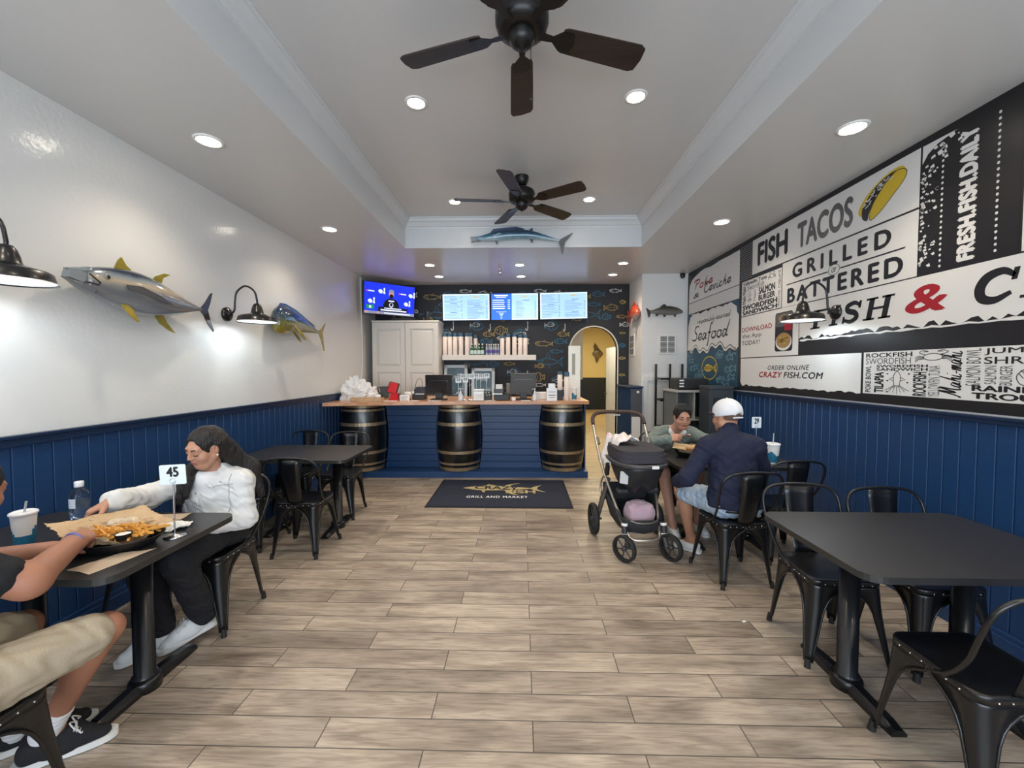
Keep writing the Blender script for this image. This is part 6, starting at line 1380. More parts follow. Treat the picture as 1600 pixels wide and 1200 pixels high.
for s in (-1, 1):
    MB().tube([(s * 0.212, 0.16, 0.60), (s * 0.216, 0.12, 0.70)], 0.02, 10, sx=1.3).build('seat_adapter', black_soft, st)
MB().prism([(-0.20, 0.34), (0.20, 0.34), (0.22, 0.50), (-0.22, 0.50)], 0, 0.012, T=frame((0, 0.27, 0), (1, 0, 0), (0, 0, 1), (0, -1, 0))).build('basket_back', fabric, st)
# pink bundle in the basket
def blob(rx, ry, rz_, seed, n1=34, n2=20, amp=0.06, flat=0.0):
    rr = random.Random(seed); ph = [rr.random() * 6.28 for _ in range(6)]; vs = []
    for i in range(n2 + 1):
        a = math.pi * i / n2 - math.pi / 2
        for j in range(n1):
            bb = 2 * math.pi * j / n1
            k = 1 + amp * (math.sin(3 * bb + 2 * a + ph[0]) + 0.7 * math.sin(6 * bb - 5 * a + ph[1]) + 0.6 * math.sin(9 * a + 2 * bb + ph[2]) + .4 * math.sin(11 * bb + 7 * a + ph[3]))
            sx = lambda q: math.copysign(abs(q) ** 0.6, q)
            z = rz_ * sx(math.sin(a)) * k
            vs.append((rx * sx(math.cos(a)) ** 1 * sx(math.cos(bb)) * k, ry * sx(math.cos(a)) * sx(math.sin(bb)) * k, max(z, -rz_ * (1 - flat))))
    m = MB(); m.add(vs, [(i * n1 + j, i * n1 + (j + 1) % n1, (i + 1) * n1 + (j + 1) % n1, (i + 1) * n1 + j) for i in range(n2) for j in range(n1)], 0, True)
    return m
tag(blob(0.120, 0.10, 0.10, 3, amp=0.035).build('pink_blanket', M('pink_fleece', (0.52, 0.36, 0.42), 0.9, bump=0.3, bscale=90, sheen=0.4), loc=(1.02, 3.57, 0.305), rz=R(8)), 'folded pink fleece blanket in the basket under the stroller', 'blanket')
# car seat clicked on top
cs_ = thing('infant_car_seat', 'black infant car seat with folded hood clipped on the stroller', 'car seat', (1.010, 3.655, 0.47), R(4))
shell = M('car_seat_shell', (0.017, 0.019, 0.022), 0.42)
n = 40; prof = [(0.03, 0.10, 0.16), (0.09, 0.150, 0.22), (0.16, 0.176, 0.26), (0.23, 0.198, 0.285), (0.285, 0.212, 0.297)]
vs = []
for z, a, c in prof:
    for j in range(n):
        t_ = 2 * math.pi * j / n; ct, s2 = math.cos(t_), math.sin(t_)
        x = a * math.copysign(abs(ct) ** 0.75, ct); y = c * math.copysign(abs(s2) ** 0.75, s2)
        notch = 0.055 * max(0, 1 - abs(ct) / 0.42) * (1 - (z - 0.03) / 0.26) if s2 < 0 else 0
        vs.append((x, y, z + notch))
m = MB().add(vs, [(i * n + j, i * n + (j + 1) % n, (i + 1) * n + (j + 1) % n, (i + 1) * n + j) for i in range(4) for j in range(n)] + [tuple(range(n))[::-1], tuple(range(4 * n, 5 * n))], 0, True)
sh_ = m.build('shell', shell, cs_)
rimp = [(0.222 * math.copysign(abs(math.cos(2 * math.pi * j / 40)) ** .75, math.cos(2 * math.pi * j / 40)), 0.305 * math.copysign(abs(math.sin(2 * math.pi * j / 40)) ** .75, math.sin(2 * math.pi * j / 40)), 0.285) for j in range(40)]
MB().tube(rimp, 0.019, 10, closed=True).build('rim', M('car_seat_rim', (0.045, 0.047, 0.052), 0.35), cs_)
hood = M('hood_fabric', (0.042, 0.040, 0.050), 0.85, bump=0.15, bscale=180)
for k, (z, sc, yy) in enumerate(((0.305, 0.98, 0.0), (0.335, 0.965, 0.01), (0.365, 0.93, 0.02))):
    o = rrect(-0.215 * sc, 0.215 * sc, -0.275 * sc + yy, 0.275 * sc + yy, 0.12, 6)
    MB().prism(o, z, z + 0.034).build('hood_fold', hood, cs_, bevel=0.014, seg=3)
for k in range(2):
    x0 = (-0.19, 0.07)[k]; MB().box(x0, x0 + 0.11, -0.10, -0.03, -0.0, 0.05).build('foot_lobe', shell, cs_, bevel=0.02, seg=3)
MB().box(-0.028, 0.030, -0.004, 0.0, -0.012, 0.012, T=frame((0.05, -0.323, 0.287), (1, 0, 0), (0, 1, 0), (0, 0, 1))).build('white_clip', ringm, cs_)
lb = MB().prism(rrect(-0.035, 0.035, -0.05, 0.05, 0.006), 0, 0.003, T=frame((-0.165, -0.198, 0.175), (0.79, -0.61, 0), (0.12, 0.15, 0.98), (-0.6, -0.78, 0.2))); lb.build('warning_label', M('label_grey_white', (0.55, 0.56, 0.56), 0.5), sh_)
# patterned muslin thrown over the stroller side
m = MB(); n = 22; vs = []; rr = random.Random(2)
for i in range(n + 1):
    for j in range(n + 1):
        u, v = i / n - 0.5, j / n - 0.5
        x, y = 0.30 * u, 0.30 * v
        z = 0.055 - 0.62 * max(0, -u - 0.05) ** 1.0 * 0.85 + 0.012 * math.sin(14 * u + 5 * v) + 0.012 * math.sin(17 * v - 9 * u) + 0.006 * math.sin(31 * u + 13 * v)
        vs.append((x * (1 if u > -0.1 else 0.75) + 0.012 * math.sin(12 * v), y * (1 + 0.3 * u), z))
m.add(vs, [(i * (n + 1) + j, (i + 1) * (n + 1) + j, (i + 1) * (n + 1) + j + 1, i * (n + 1) + j + 1) for i in range(n) for j in range(n)], 0, True)
tag(m.build('muslin_blanket', M('muslin_print', (0.78, 0.74, 0.72), 0.9, col2=(0.62, 0.34, 0.38), nscale=16, contrast=(0.60, 0.72)), loc=(0.87, 3.83, 0.868), rz=R(10), solid=0.004), 'white patterned muslin cloth thrown over the car seat edge below the handle', 'cloth')

# ------------------------------------------------------------------ figures: one smooth skin grown from a distance field
def V(*a): return np.array(a if len(a) > 1 else a[0], float)
def unit(a): a = np.asarray(a, float); return a / np.linalg.norm(a)
class Field:
    def __init__(s, prims, h, cuts=(), noise=None, pad=0.03):
        lo = np.min([p['lo'] for p in prims if p['op'] == 'u'], axis=0) - pad; hi = np.max([p['hi'] for p in prims if p['op'] == 'u'], axis=0) + pad
        s.h, s.lo = h, lo; n = np.ceil((hi - lo) / h).astype(int) + 1
        s.ax = [(lo[i] + h * np.arange(n[i])).astype(np.float32) for i in range(3)]
        s.F = np.full(n, 0.5, np.float32)
        for p in prims: s.put(p)
        if noise is not None:
            idx = np.nonzero(np.abs(s.F) < 0.02)
            P = np.stack([s.ax[i][idx[i]] for i in range(3)], 1); s.F[idx] += noise(P).astype(np.float32)
        X, Y, Z = s.ax[0][:, None, None], s.ax[1][None, :, None], s.ax[2][None, None, :]
        for pt, nn in cuts: s.F = np.maximum(s.F, ((X - pt[0]) * nn[0] + (Y - pt[1]) * nn[1] + (Z - pt[2]) * nn[2]).astype(np.float32))
    def put(s, p):
        m = p['k'] + 3 * s.h
        a = np.clip(((p['lo'] - m - s.lo) / s.h).astype(int), 0, None); b = np.minimum(((p['hi'] + m - s.lo) / s.h).astype(int) + 2, s.F.shape)
        if np.any(b <= a): return
        sl = tuple(slice(a[i], b[i]) for i in range(3))
        d = p['f'](s.ax[0][sl[0]][:, None, None], s.ax[1][sl[1]][None, :, None], s.ax[2][sl[2]][None, None, :])
        c = s.F[sl]; k = p['k']
        if p['op'] == 'u':
            q = np.maximum(k - np.abs(c - d), 0) / k; s.F[sl] = np.minimum(c, d) - q * q * k * 0.25
        elif p['op'] == 's':
            d = -d; q = np.maximum(k - np.abs(c - d), 0) / k; s.F[sl] = np.maximum(c, d) + q * q * k * 0.25
    def mesh(s):
        F = s.F; S = F < 0
        cnt = np.zeros(tuple(x - 1 for x in F.shape), np.int8); cor = [(i, j, k) for i in (0, 1) for j in (0, 1) for k in (0, 1)]
        sh = lambda A, i, j, k: A[i:A.shape[0] - 1 + i, j:A.shape[1] - 1 + j, k:A.shape[2] - 1 + k]
        for c in cor: cnt += sh(S, *c)
        act = np.nonzero((cnt > 0) & (cnt < 8)); m = len(act[0])
        idx = np.full(cnt.shape, -1, np.int32); idx[act] = np.arange(m)
        vals = {c: F[act[0] + c[0], act[1] + c[1], act[2] + c[2]] for c in cor}
        acc = np.zeros((m, 3)); w = np.zeros(m)
        for c in cor:
            for ax in range(3):
                if c[ax]: continue
                e = list(c); e[ax] = 1; e = tuple(e); a, b = vals[c], vals[e]; cr = (a < 0) != (b < 0)
                t = np.where(cr, a / np.where(cr, a - b, 1), 0); p = np.array(c, float)[None, :].repeat(m, 0); p[:, ax] += t
                acc += p * cr[:, None]; w += cr
        P = s.lo + s.h * (np.stack(act, 1) + acc / w[:, None])
        quads = []
        for ax in range(3):
            a = [slice(1, -1)] * 3; b = [slice(1, -1)] * 3; a[ax] = slice(0, -1); b[ax] = slice(1, None)
            s0, s1 = S[tuple(a)], S[tuple(b)]; e = np.nonzero(s0 != s1); fl = s0[e]
            g = [e[i] + (0 if i == ax else 1) for i in range(3)]; u, v = (ax + 1) % 3, (ax + 2) % 3
            def cell(du, dv):
                q = [x.copy() for x in g]; q[u] -= du; q[v] -= dv; return idx[tuple(q)]
            Q4 = np.stack([cell(1, 1), cell(0, 1), cell(0, 0), cell(1, 0)], 1); Q4[~fl] = Q4[~fl][:, ::-1]; quads.append(Q4)
        return P, np.concatenate(quads)
def _b(pts, r): pts = np.array(pts); return pts.min(0) - r, pts.max(0) + r
def cap(a, b, ra, rb, k=0.03, op='u', w=None, sw=1.0):
    """tapered round limb a -> b; w, sw: widen along axis w"""
    a, b = V(a), V(b); ab = b - a; L2 = max(float(ab @ ab), 1e-9)
    def f(X, Y, Z):
        x, y, z = X - a[0], Y - a[1], Z - a[2]; t = np.clip((x * ab[0] + y * ab[1] + z * ab[2]) / L2, 0, 1)
        x, y, z = x - t * ab[0], y - t * ab[1], z - t * ab[2]
        if w is not None:
            q = (x * w[0] + y * w[1] + z * w[2]) * (1 - 1 / sw); x, y, z = x - q * w[0], y - q * w[1], z - q * w[2]
        return np.sqrt(x * x + y * y + z * z) - (ra + (rb - ra) * t)
    lo, hi = _b([a, b], max(ra, rb) * max(sw, 1)); return dict(f=f, lo=lo, hi=hi, k=k, op=op)
def ellip(c, r, M3=np.eye(3), k=0.02, op='u'):
    c, r = V(c), V(r)
    def f(X, Y, Z):
        x, y, z = X - c[0], Y - c[1], Z - c[2]; n = 0; g = 0
        for i in range(3):
            q = (x * M3[i][0] + y * M3[i][1] + z * M3[i][2]) / r[i]; n = n + q * q; g = g + (q / r[i]) ** 2
        n = np.sqrt(n); return n * (n - 1) / np.sqrt(np.maximum(g, 1e-9))
    lo, hi = _b([c], r.max()); return dict(f=f, lo=lo, hi=hi, k=k, op=op)
def grow(name, prims, h, mats, parent, base, cuts=(), noise=None, paint=None):
    P, Q4 = Field(prims, h, cuts, noise).mesh(); P = P - V(base)
    me = bpy.data.meshes.new(name); n = len(Q4)
    me.vertices.add(len(P)); me.vertices.foreach_set('co', P.astype(np.float32).ravel())
    me.loops.add(4 * n); me.loops.foreach_set('vertex_index', Q4.astype(np.int32).ravel())
    me.polygons.add(n); me.polygons.foreach_set('loop_start', np.arange(0, 4 * n, 4, dtype=np.int32)); me.polygons.foreach_set('use_smooth', np.ones(n, bool))
    for m in (mats if isinstance(mats, (list, tuple)) else [mats]): me.materials.append(m)
    if paint is not None: me.polygons.foreach_set('material_index', paint(P[Q4].mean(1) + V(base)).astype(np.int32))
    me.update(calc_edges=True); me.validate()
    o = bpy.data.objects.new(name, me); C.objects.link(o); o.parent = parent
    return o
def folds(amp, fx, seed=0, warp=1.4):
    rr = np.random.RandomState(seed); ph = rr.rand(8) * 6.28
    def f(P):
        x, y, z = P[:, 0], P[:, 1], P[:, 2]
        w1 = np.sin(fx * (0.5 * x + 0.6 * y + 0.9 * z) + ph[0]); w2 = np.sin(fx * (0.9 * x - 0.5 * y - 0.3 * z) + ph[1])
        return amp * (np.sin(fx * (1.1 * z + 0.5 * x) + warp * w2 + ph[2]) + 0.7 * np.sin(fx * 1.7 * (0.5 * z - 0.8 * y + 0.3 * x) + warp * w1 + ph[3]) + 0.5 * np.sin(fx * 2.6 * (0.6 * x + 0.7 * z) + 2 * w1 + ph[4]))
    return f
class Head:
    def __init__(s, c, fwd, up=(0, 0, 1), sc=1.0):
        s.c = V(c); s.f = unit(fwd); u = V(up) - s.f * (V(up) @ s.f); s.u = unit(u); s.r = np.cross(s.f, s.u); s.s = sc; s.M = np.array([s.r, s.f, s.u])
    def p(s, x, y, z): return s.c + s.s * (x * s.r + y * s.f + z * s.u)
    def loc(s, P): return ((P - s.c) @ s.M.T) / s.s
    def el(s, c, r, k=0.02, op='u'): return ellip(s.p(*c), V(r) * s.s, s.M, k, op)
    def cp(s, a, b, ra, rb, k=0.015, op='u'): return cap(s.p(*a), s.p(*b), ra * s.s, rb * s.s, k, op)
    def skin(s, female=True, closed=False):
        j = 0.0 if female else 0.006
        L = [s.el((0, -.014, .030), (.072, .093, .086), .02), s.el((0, .030, -.028), (.057 + j, .060, .082), .03), s.el((0, .048, -.090), (.030 + j, .034, .028 + j * .5), .025)]
        for q in (-1, 1):
            L += [s.cp((q * .056, -.004, -.045), (q * .024, .050, -.092), .019 + j, .018, .025), s.el((q * .037, .058, -.030), (.027, .026, .027), .02)]
        L += [s.cp((-.034, .074, .024), (.034, .074, .024), .014, .014, .02)]
        for q in (-1, 1): L += [s.el((q * .031, .097, .006), (.018, .0125, .011), .012, 's')]
        for q in (-1, 1):
            L += [s.el((q * .031, .074, .004), (.0155, .0145, .0135 if closed else .0115), .004)]
            if not closed: L += [s.cp((q * .018, .087, .009), (q * .044, .082, .010), .0038, .0034, .004)]
            L += [s.el((q * .074, -.008, -.004), (.008, .018, .031), .006), s.el((q * .080, -.002, .002), (.005, .009, .017), .004, 's')]
        L += [s.cp((0, .088, .014), (0, .1065, -.020), .0070, .0098, .012)]
        for q in (-1, 1): L += [s.el((q * .0100, .097, -.0235), (.0072, .0090, .0062), .006)]
        L += [s.cp((-.019, .082, -.0515), (0, .094, -.050), .0045, .0065, .006), s.cp((.019, .082, -.0515), (0, .094, -.050), .0045, .0065, .006), s.cp((-.016, .083, -.0605), (.016, .083, -.0605), .0055, .0055, .006), s.el((0, .091, -.0605), (.014, .006, .0065), .006)]
        L += [s.cp((-.018, .094, -.0562), (.018, .094, -.0562), .0022, .0022, .003, 's')]
        return L
    def paint(s, P):
        q = s.loc(P); x, y, z = np.abs(q[:, 0]), q[:, 1], q[:, 2]; m = np.zeros(len(P), int)
        lip = (x < .021) & (z > -.0685 + x * .2) & (z < -.0452 - x * .22) & (y > .076); m[lip] = 1
        return m
    def features(s, parent, base, browm, eyes=True, lash=False):
        B = V(base); pt = lambda *a: tuple(s.p(*a) - B)
        for q in (-1, 1):
            MB().tube([pt(q * .012, .0920, .0240), pt(q * .026, .0910, .0295), pt(q * .040, .0840, .0290), pt(q * .050, .0735, .0230)], [.0028 * s.s, .0040 * s.s, .0034 * s.s, .0016 * s.s], 6).build('eyebrow', browm, parent)
            if eyes:
                e = MB().sphere(pt(q * .031, .0765, .0025), .0126 * s.s, 14); e.sphere(pt(q * .031, .0858, .0015), .0058 * s.s, 10, 1); e.build('eye', [M('eye_white', (.62, .60, .58), .2), M('eye_iris', (.022, .012, .008), .15)], parent)
            MB().tube([pt(q * .017, .0885, .0058 if eyes else -.004), pt(q * .031, .0915, .0072 if eyes else -.0065), pt(q * .046, .083, .0058 if eyes else -.004)], .0022 * s.s, 5).build('eyelash', browm, parent)
    def cap_of_hair(s, e=.012, back=.0):
        return [s.el((0, -.016, .034), (.072 + e, .093 + e, .086 + e), .02)]
    def face_cut(s, line=.066, side=.052, k=.012):
        """opens the hair around the face"""
        return [s.el((0, .088, -.02), (side + .006, .078, .070 + (line - .05)), k, 's'), s.el((0, .045, -.085), (.092, .085, .075), .015, 's')]
def hand(wrist, d, n, side, curl, thumb=(0.5, 0.6), sc=1.0, spread=0.10):
    """palm and five separate fingers; d toward the fingertips, n out of the back of the hand, side toward the thumb"""
    d = unit(d); n = unit(V(n) - d * (V(n) @ d)); sd = np.cross(n, d); sd = sd if sd @ V(side) > 0 else -sd; w = V(wrist); L = []
    base = []
    for i, off in enumerate((.027, .009, -.009, -.025)):
        kn = w + sc * (d * (.088 - .006 * abs(i - 1) - (.006 if i == 3 else 0)) + sd * off - n * (.002 * abs(i - 1.5)))
        base.append(kn); L.append(cap(w + sc * (sd * off * .55 + d * .012), kn, .0145 * sc, .0115 * sc, .012))
    for i, (kn, ln) in enumerate(zip(base, (.040, .045, .042, .033))):
        a = 0.0; p = kn; dd0 = unit(d + sd * spread * (1.5 - i) * .5); lens = (ln, ln * .62, ln * .50); rad = (.0092, .0084, .0078, .0066)
        c3 = curl[i] if isinstance(curl[i], (list, tuple)) else (curl[i], curl[i] * 1.1, curl[i] * .7)
        for j in range(3):
            a += c3[j]; q = p + sc * lens[j] * (dd0 * math.cos(a) - n * math.sin(a)); L.append(cap(p, q, rad[j] * sc, rad[j + 1] * sc, .004)); p = q
    t0 = w + sc * (d * .022 + sd * .022 - n * .006); t1 = t0 + sc * .044 * unit(d * .62 + sd * .68 - n * thumb[0] * .6); t2 = t1 + sc * .032 * unit(d * .85 + sd * (.35 - thumb[1]) - n * thumb[0]); t3 = t2 + sc * .025 * unit(d * .85 + sd * (.1 - thumb[1]) - n * thumb[0])
    L += [cap(t0, t1, .015 * sc, .0105 * sc, .012), cap(t1, t2, .0102 * sc, .0092 * sc, .004), cap(t2, t3, .0092 * sc, .0075 * sc, .004)]
    return L
def torso(J, e=0.0, wide=1.0):
    W = unit(V(J['sR']) - V(J['sL'])); W2 = unit(V(J['hR']) - V(J['hL'])); mid = (V(J['pel']) * .5 + V(J['chest']) * .5)
    return [cap(J['hL'], J['hR'], .088 * wide + e, .088 * wide + e, .05), cap(J['pel'], mid, .098 * wide + e, .092 * wide + e, .05, w=W2, sw=1.28), cap(mid, J['chest'], .094 * wide + e, .104 * wide + e, .05, w=W, sw=1.38),
            cap(J['sL'], J['sR'], .050 + e, .050 + e, .05), cap(V(J['neck']) - .02 * unit(V(J['neck']) - V(J['chest'])), V(J['sL']) * .72 + V(J['neck']) * .28, .046 + e * .8, .046 + e, .04), cap(V(J['neck']) - .02 * unit(V(J['neck']) - V(J['chest'])), V(J['sR']) * .72 + V(J['neck']) * .28, .046 + e * .8, .046 + e, .04)]
def arm(J, s, e=0.0, t0=0.0, t1=2.0, r=(.047, .039, .027)):
    S, E, W = V(J['s' + s]), V(J['e' + s]), V(J['w' + s]); L = []
    if t0 < 1: q = min(t1, 1.0); L.append(cap(S, S + (E - S) * q, r[0] + e, r[0] + (r[1] - r[0]) * q + e, .03))
    if t1 > 1: q = t1 - 1; L.append(cap(E, E + (W - E) * q, r[1] + e, r[1] + (r[2] - r[1]) * q + e, .03))
    return L
def leg(J, s, e=0.0, t1=2.0, r=(.082, .054, .036), e2=None):
    H, K, A = V(J['h' + s]), V(J['k' + s]), V(J['a' + s]); e2 = e if e2 is None else e2; q = min(t1, 1.0)
    L = [cap(H, H + (K - H) * q, r[0] + e, r[0] + (r[1] - r[0]) * q + (e + (e2 - e) * q * .5), .04)]
    if t1 > 1:
        q = t1 - 1; L.append(cap(K, K + (A - K) * q, r[1] + (e + e2) / 2, r[1] + (r[2] - r[1]) * q + e2, .03))
        if e < .01: back = unit(A - K); m = K + (A - K) * .32; f = V(J['t' + s]) - A; f = f - back * (f @ back); L.append(ellip(m - unit(f) * .018, (.046, .046, .105), np.array([unit(np.cross(back, unit(f))), unit(f), back]), .03))
    return L
def skin_of(J, head, female, hands=(), neck_r=.050, legs=True):
    L = torso(J, -.004, .96)
    for s in 'LR': L += arm(J, s)
    if legs:
        for s in 'LR': L += leg(J, s); L.append(cap(J['a' + s], V(J['a' + s]) * .5 + V(J['t' + s]) * .5 - V(0, 0, .012), .033, .022, .03))
    L += [cap(J['neck'], head.p(0, -.020, -.055), neck_r + .006, neck_r - .002, .035)]
    L += head.skin(female, J.get('closed', False))
    for hprims in hands: L += hprims
    return L
def shoe(parent, base, ankle, toe, heel, upper, sole, top=.070, high=.0, lace=None):
    """low shoe: fabric upper on a pale rubber sole"""
    A, T, H = V(ankle), V(toe), V(heel); d = unit(T - H); up = V(0, 0, 1) - d * d[2]; up = unit(up); sd = np.cross(d, up); Ln = np.linalg.norm(T - H); B = V(base)
    fr_ = frame(tuple(H - B), sd, d, up)
    o = [(0.0, -.012), (.026, -.004), (.034, .03), (.032, Ln * .40), (.041, Ln * .68), (.036, Ln * .90), (.018, Ln * .995), (0, Ln + .004)]
    out = spline(o, 5) + [(-x, y) for x, y in spline(o, 5)[::-1][1:-1]]
    P = [cap(H + d * .038 + up * .045, H + d * Ln * .45 + up * .044, .036, .041, .02), cap(H + d * Ln * .4 + up * .042, H + d * Ln * .84 + up * .030, .041, .029, .02, w=sd, sw=1.15), cap(H + d * .040 + up * .070, H + d * .10 + up * .072, .036, .040, .02)]
    if lace is not None: top = .112; P.append(cap(A * .62 + T * .38 + V(0, 0, .012), H + d * Ln * .66 + up * .052, .036, .034, .02))
    if high: P.append(cap(H + d * .05 + up * .05, A + V(0, 0, high), .036, .038, .02))
    s = grow('shoe', P, .004, upper, parent, base, cuts=((H + up * .018, -up), (H + up * (top + high), up)) if not high else ((H + up * .018, -up),))
    MB().prism(out, .0, .026, T=fr_, smooth=True).build('shoe_sole', sole, s, bevel=.004)
    if lace is not None:
        m = MB(); q0 = A * .62 + T * .38 + V(0, 0, .012) - H; y0, z0 = float(q0 @ d), float(q0 @ up) + .0375; y1, z1 = Ln * .66, .0875
        top_ = lambda y: z0 + (z1 - z0) * (y - y0) / (y1 - y0)
        def over(y, w=.030): m.tube([tuple(fr_ @ Vector((x * w, y + .004 * (1 - x * x), top_(y) - .0175 * x * x))) for x in (-1, -.6, 0, .6, 1)], .0030, 6)
        ys = [y0 + (y1 - y0) * q for q in (.18, .42, .66, .90)]
        for y in ys: over(y)
        for q in (-1, 1):
            zt = top_(ys[0]); m.tube([tuple(fr_ @ Vector(p)) for p in spline([(0, ys[0], zt + .003), (q * .022, ys[0] - .012, zt + .016), (q * .040, ys[0] + .008, zt - .008), (q * .014, ys[0] + .006, zt + .004)], 5)], .0028, 6); m.tube([tuple(fr_ @ Vector(p)) for p in ((0, ys[0], zt + .003), (q * .026, ys[1], top_(ys[1]) - .006), (q * .034, ys[3], top_(ys[3]) - .014))], .0028, 6)
        m.build('shoelace', lace, s)
    return s
def skinm(name, c): return M(name, c, .5, sub=.12, bump=.04, bscale=300)
hairm = M('dark_hair', (.0055, .004, .0035), .5, col2=(.012, .008, .006), nscale=30, stretch=(1, 1, .12), bump=.9, bscale=160)
lipm = M('lips', (.36, .13, .11), .4); HB = R(0)

# ---- woman in the white jacket, reaching for the fries with eyes lowered
base = (-1.93, 2.50, 0.0)
J = dict(pel=(-1.93, 2.535, .570), chest=(-1.885, 2.46, .805), neck=(-1.868, 2.430, .938), sL=(-1.722, 2.475, .872), sR=(-2.030, 2.42, .872), eL=(-1.690, 2.455, .645), wL=(-1.86, 2.295, .640), eR=(-2.105, 2.225, .832), wR=(-2.055, 1.995, .892),
         hL=(-1.845, 2.53, .555), hR=(-2.015, 2.53, .555), kL=(-1.845, 2.135, .532), kR=(-2.020, 2.11, .532), aL=(-1.845, 2.305, .13), aR=(-1.995, 2.195, .12), tL=(-1.94, 2.17, .03), tR=(-2.08, 2.07, .03), closed=True)
hd = Head((-1.855, 2.365, 1.092), (-.26, -.92, -.30), (.02, -.10, 1), .97)
wl = thing('person', 'seated woman in white jacket and black jeans with long dark hair', 'person', base)
sk = skinm('skin_light_tan', (.52, .27, .175))
hands = [hand(J['wR'], (-.62, -.60, -.38), (-.25, -.25, .92), (.6, -.75, -.1), (.70, .80, .90, .95), (.8, .45), .95), hand(J['wL'], (-.88, -.30, -.16), (-.1, -.1, 1), (-.4, .8, .2), (.3, .35, .4, .45), (.4, .3), .9)]
pf = lambda P: hd.paint(P)
grow('body', skin_of(J, hd, True, hands, .045), .0042, [sk, lipm], wl, base, paint=pf)
hd.features(wl, base, hairm, eyes=False)
MB().sphere(tuple(hd.p(-.082, .000, -.038) - V(base)), .0065, 10).build('earring', M('pearl', (.8, .74, .6), .15, coat=1), wl)
jk = M('white_denim', (.74, .74, .72), .85, col2=(.66, .67, .66), nscale=9, bump=.15, bscale=120)
P = torso(J, .018, 1.0) + arm(J, 'L', .014, r=(.050, .048, .036)) + arm(J, 'R', .014, t1=1.88, r=(.050, .052, .042)) + [cap(V(J['pel']) + V(0, 0, .05), J['pel'], .115, .115, .05, w=unit(V(J['hR']) - V(J['hL'])), sw=1.25)]
P += [cap(V(J['neck']) + V(-.045, .005, -.005), V(J['neck']) + V(.05, .02, .0), .046, .046, .02)] + [cap(V(J['neck']) + V(q * .066, .035, .012), V(J['neck']) + V(q * .058 - .02, -.082, -.048), .020, .016, .006) for q in (-1, 1)] + [cap(V(J['neck']) + V(q * .058 - .02, -.082, -.048), V(J['neck']) + V(q * .085 - .02, -.085, -.085), .016, .007, .006) for q in (-1, 1)]
wr, er = V(J['wR']), V(J['eR']); wl_, el_ = V(J['wL']), V(J['eL'])
neckdir = unit(V(hd.p(0, -.02, -.055)) - V(J['neck']))
cut = [cap(V(J['neck']) + neckdir * .012 + V(-.01, -.045, .0), hd.p(0, -.0, -.05), .060, .085, .01, 's'), cap(V(J['neck']) + V(-.02, -.085, -.02), V(J['neck']) + V(-.035, -.15, -.07), .045, .05, .012, 's')]
jacket = grow('jacket', P + cut, .0046, jk, wl, base, cuts=((V(0, 0, .585), V(0, 0, -1)),), noise=folds(.0024, 62, 4, 2.2))
tee = grow('tee_shirt', torso(J, .010, 1.0)[2:4] + [cap(V(J['neck']) + V(0, -.03, -.04), V(J['chest']), .075, .09, .04)] + [cap(V(J['neck']) + neckdir * .0 + V(0, -.01, .02), hd.p(0, 0, -.05), .052, .08, .008, 's')], .005, M('white_tee', (.78, .78, .78), .8), wl, base)
B = V(base); bv = BVHTree.FromPolygons([v.co for v in jacket.data.vertices], [p.vertices for p in jacket.data.polygons])
def on_jacket(pts, lift=.001):
    out = []
    for p in pts:
        h_ = bv.ray_cast(Vector(V(p) - B - V(0, .5, 0)), Vector((0, 1, 0)))
        if h_[0] is not None: out.append(h_[0] + h_[1] * lift)
    return out
m = MB(); ln = lambda a, b, n=12: [V(a) + (V(b) - V(a)) * i / n for i in range(n + 1)]
for a, b in (((-1.925, 2.4, .860), (-1.915, 2.4, .60)), ((-1.885, 2.4, .868), (-1.872, 2.4, .60)), ((-1.875, 2.4, .862), (-1.715, 2.4, .872)), ((-1.735, 2.4, .925), (-1.752, 2.4, .70))):
    q = on_jacket(ln(a, b))
    if len(q) > 2: m.tube(q, .0022, 5)
m.build('jacket_seam', M('jacket_seam_grey', (.42, .43, .44), .9), jacket)
m = MB()
for p in on_jacket(((-1.862, 2.4, .882), (-1.78, 2.4, .888), (-1.898, 2.4, .83), (-1.894, 2.4, .76), (-1.888, 2.4, .69)), .002): m.sphere(tuple(p), .0062, 8)
m.build('jacket_buttons', stm, jacket)
bj = M('black_denim', (.0085, .009, .012), .85, bump=.2, bscale=150)
P = [cap(J['hL'], J['hR'], .105, .105, .05)] + leg(J, 'L', .014, 1.97, e2=.030) + leg(J, 'R', .014, 1.97, e2=.030)
grow('jeans', P, .005, bj, wl, base, cuts=((V(0, 0, .66), V(0, 0, 1)), (V(0, 0, .085), V(0, 0, -1))), noise=folds(.0022, 60, 8, 2))
ws = M('white_shoe', (.74, .76, .76), .6); wsole = M('white_rubber', (.78, .77, .74), .6)
shoe(wl, base, J['aL'], (-1.962, 2.130, .006), (-1.818, 2.352, .050), ws, wsole, lace=wsole); shoe(wl, base, J['aR'], (-2.105, 2.035, .004), (-1.955, 2.240, .020), ws, wsole, lace=wsole)
hp = hd.cap_of_hair(.011) + [hd.el((0, -.075, .02), (.062, .050, .075), .03), hd.cp((-.050, .0, .085), (-.066, -.02, .030), .018, .020, .02), hd.cp((.050, .0, .085), (.066, -.02, .030), .018, .020, .02),
     hd.cp((-.050, -.060, .01), (-.040, -.10, -.07), .048, .052, .04), hd.cp((.050, -.050, .01), (.055, -.07, -.08), .042, .042, .04)] + hd.face_cut(.082, .058)
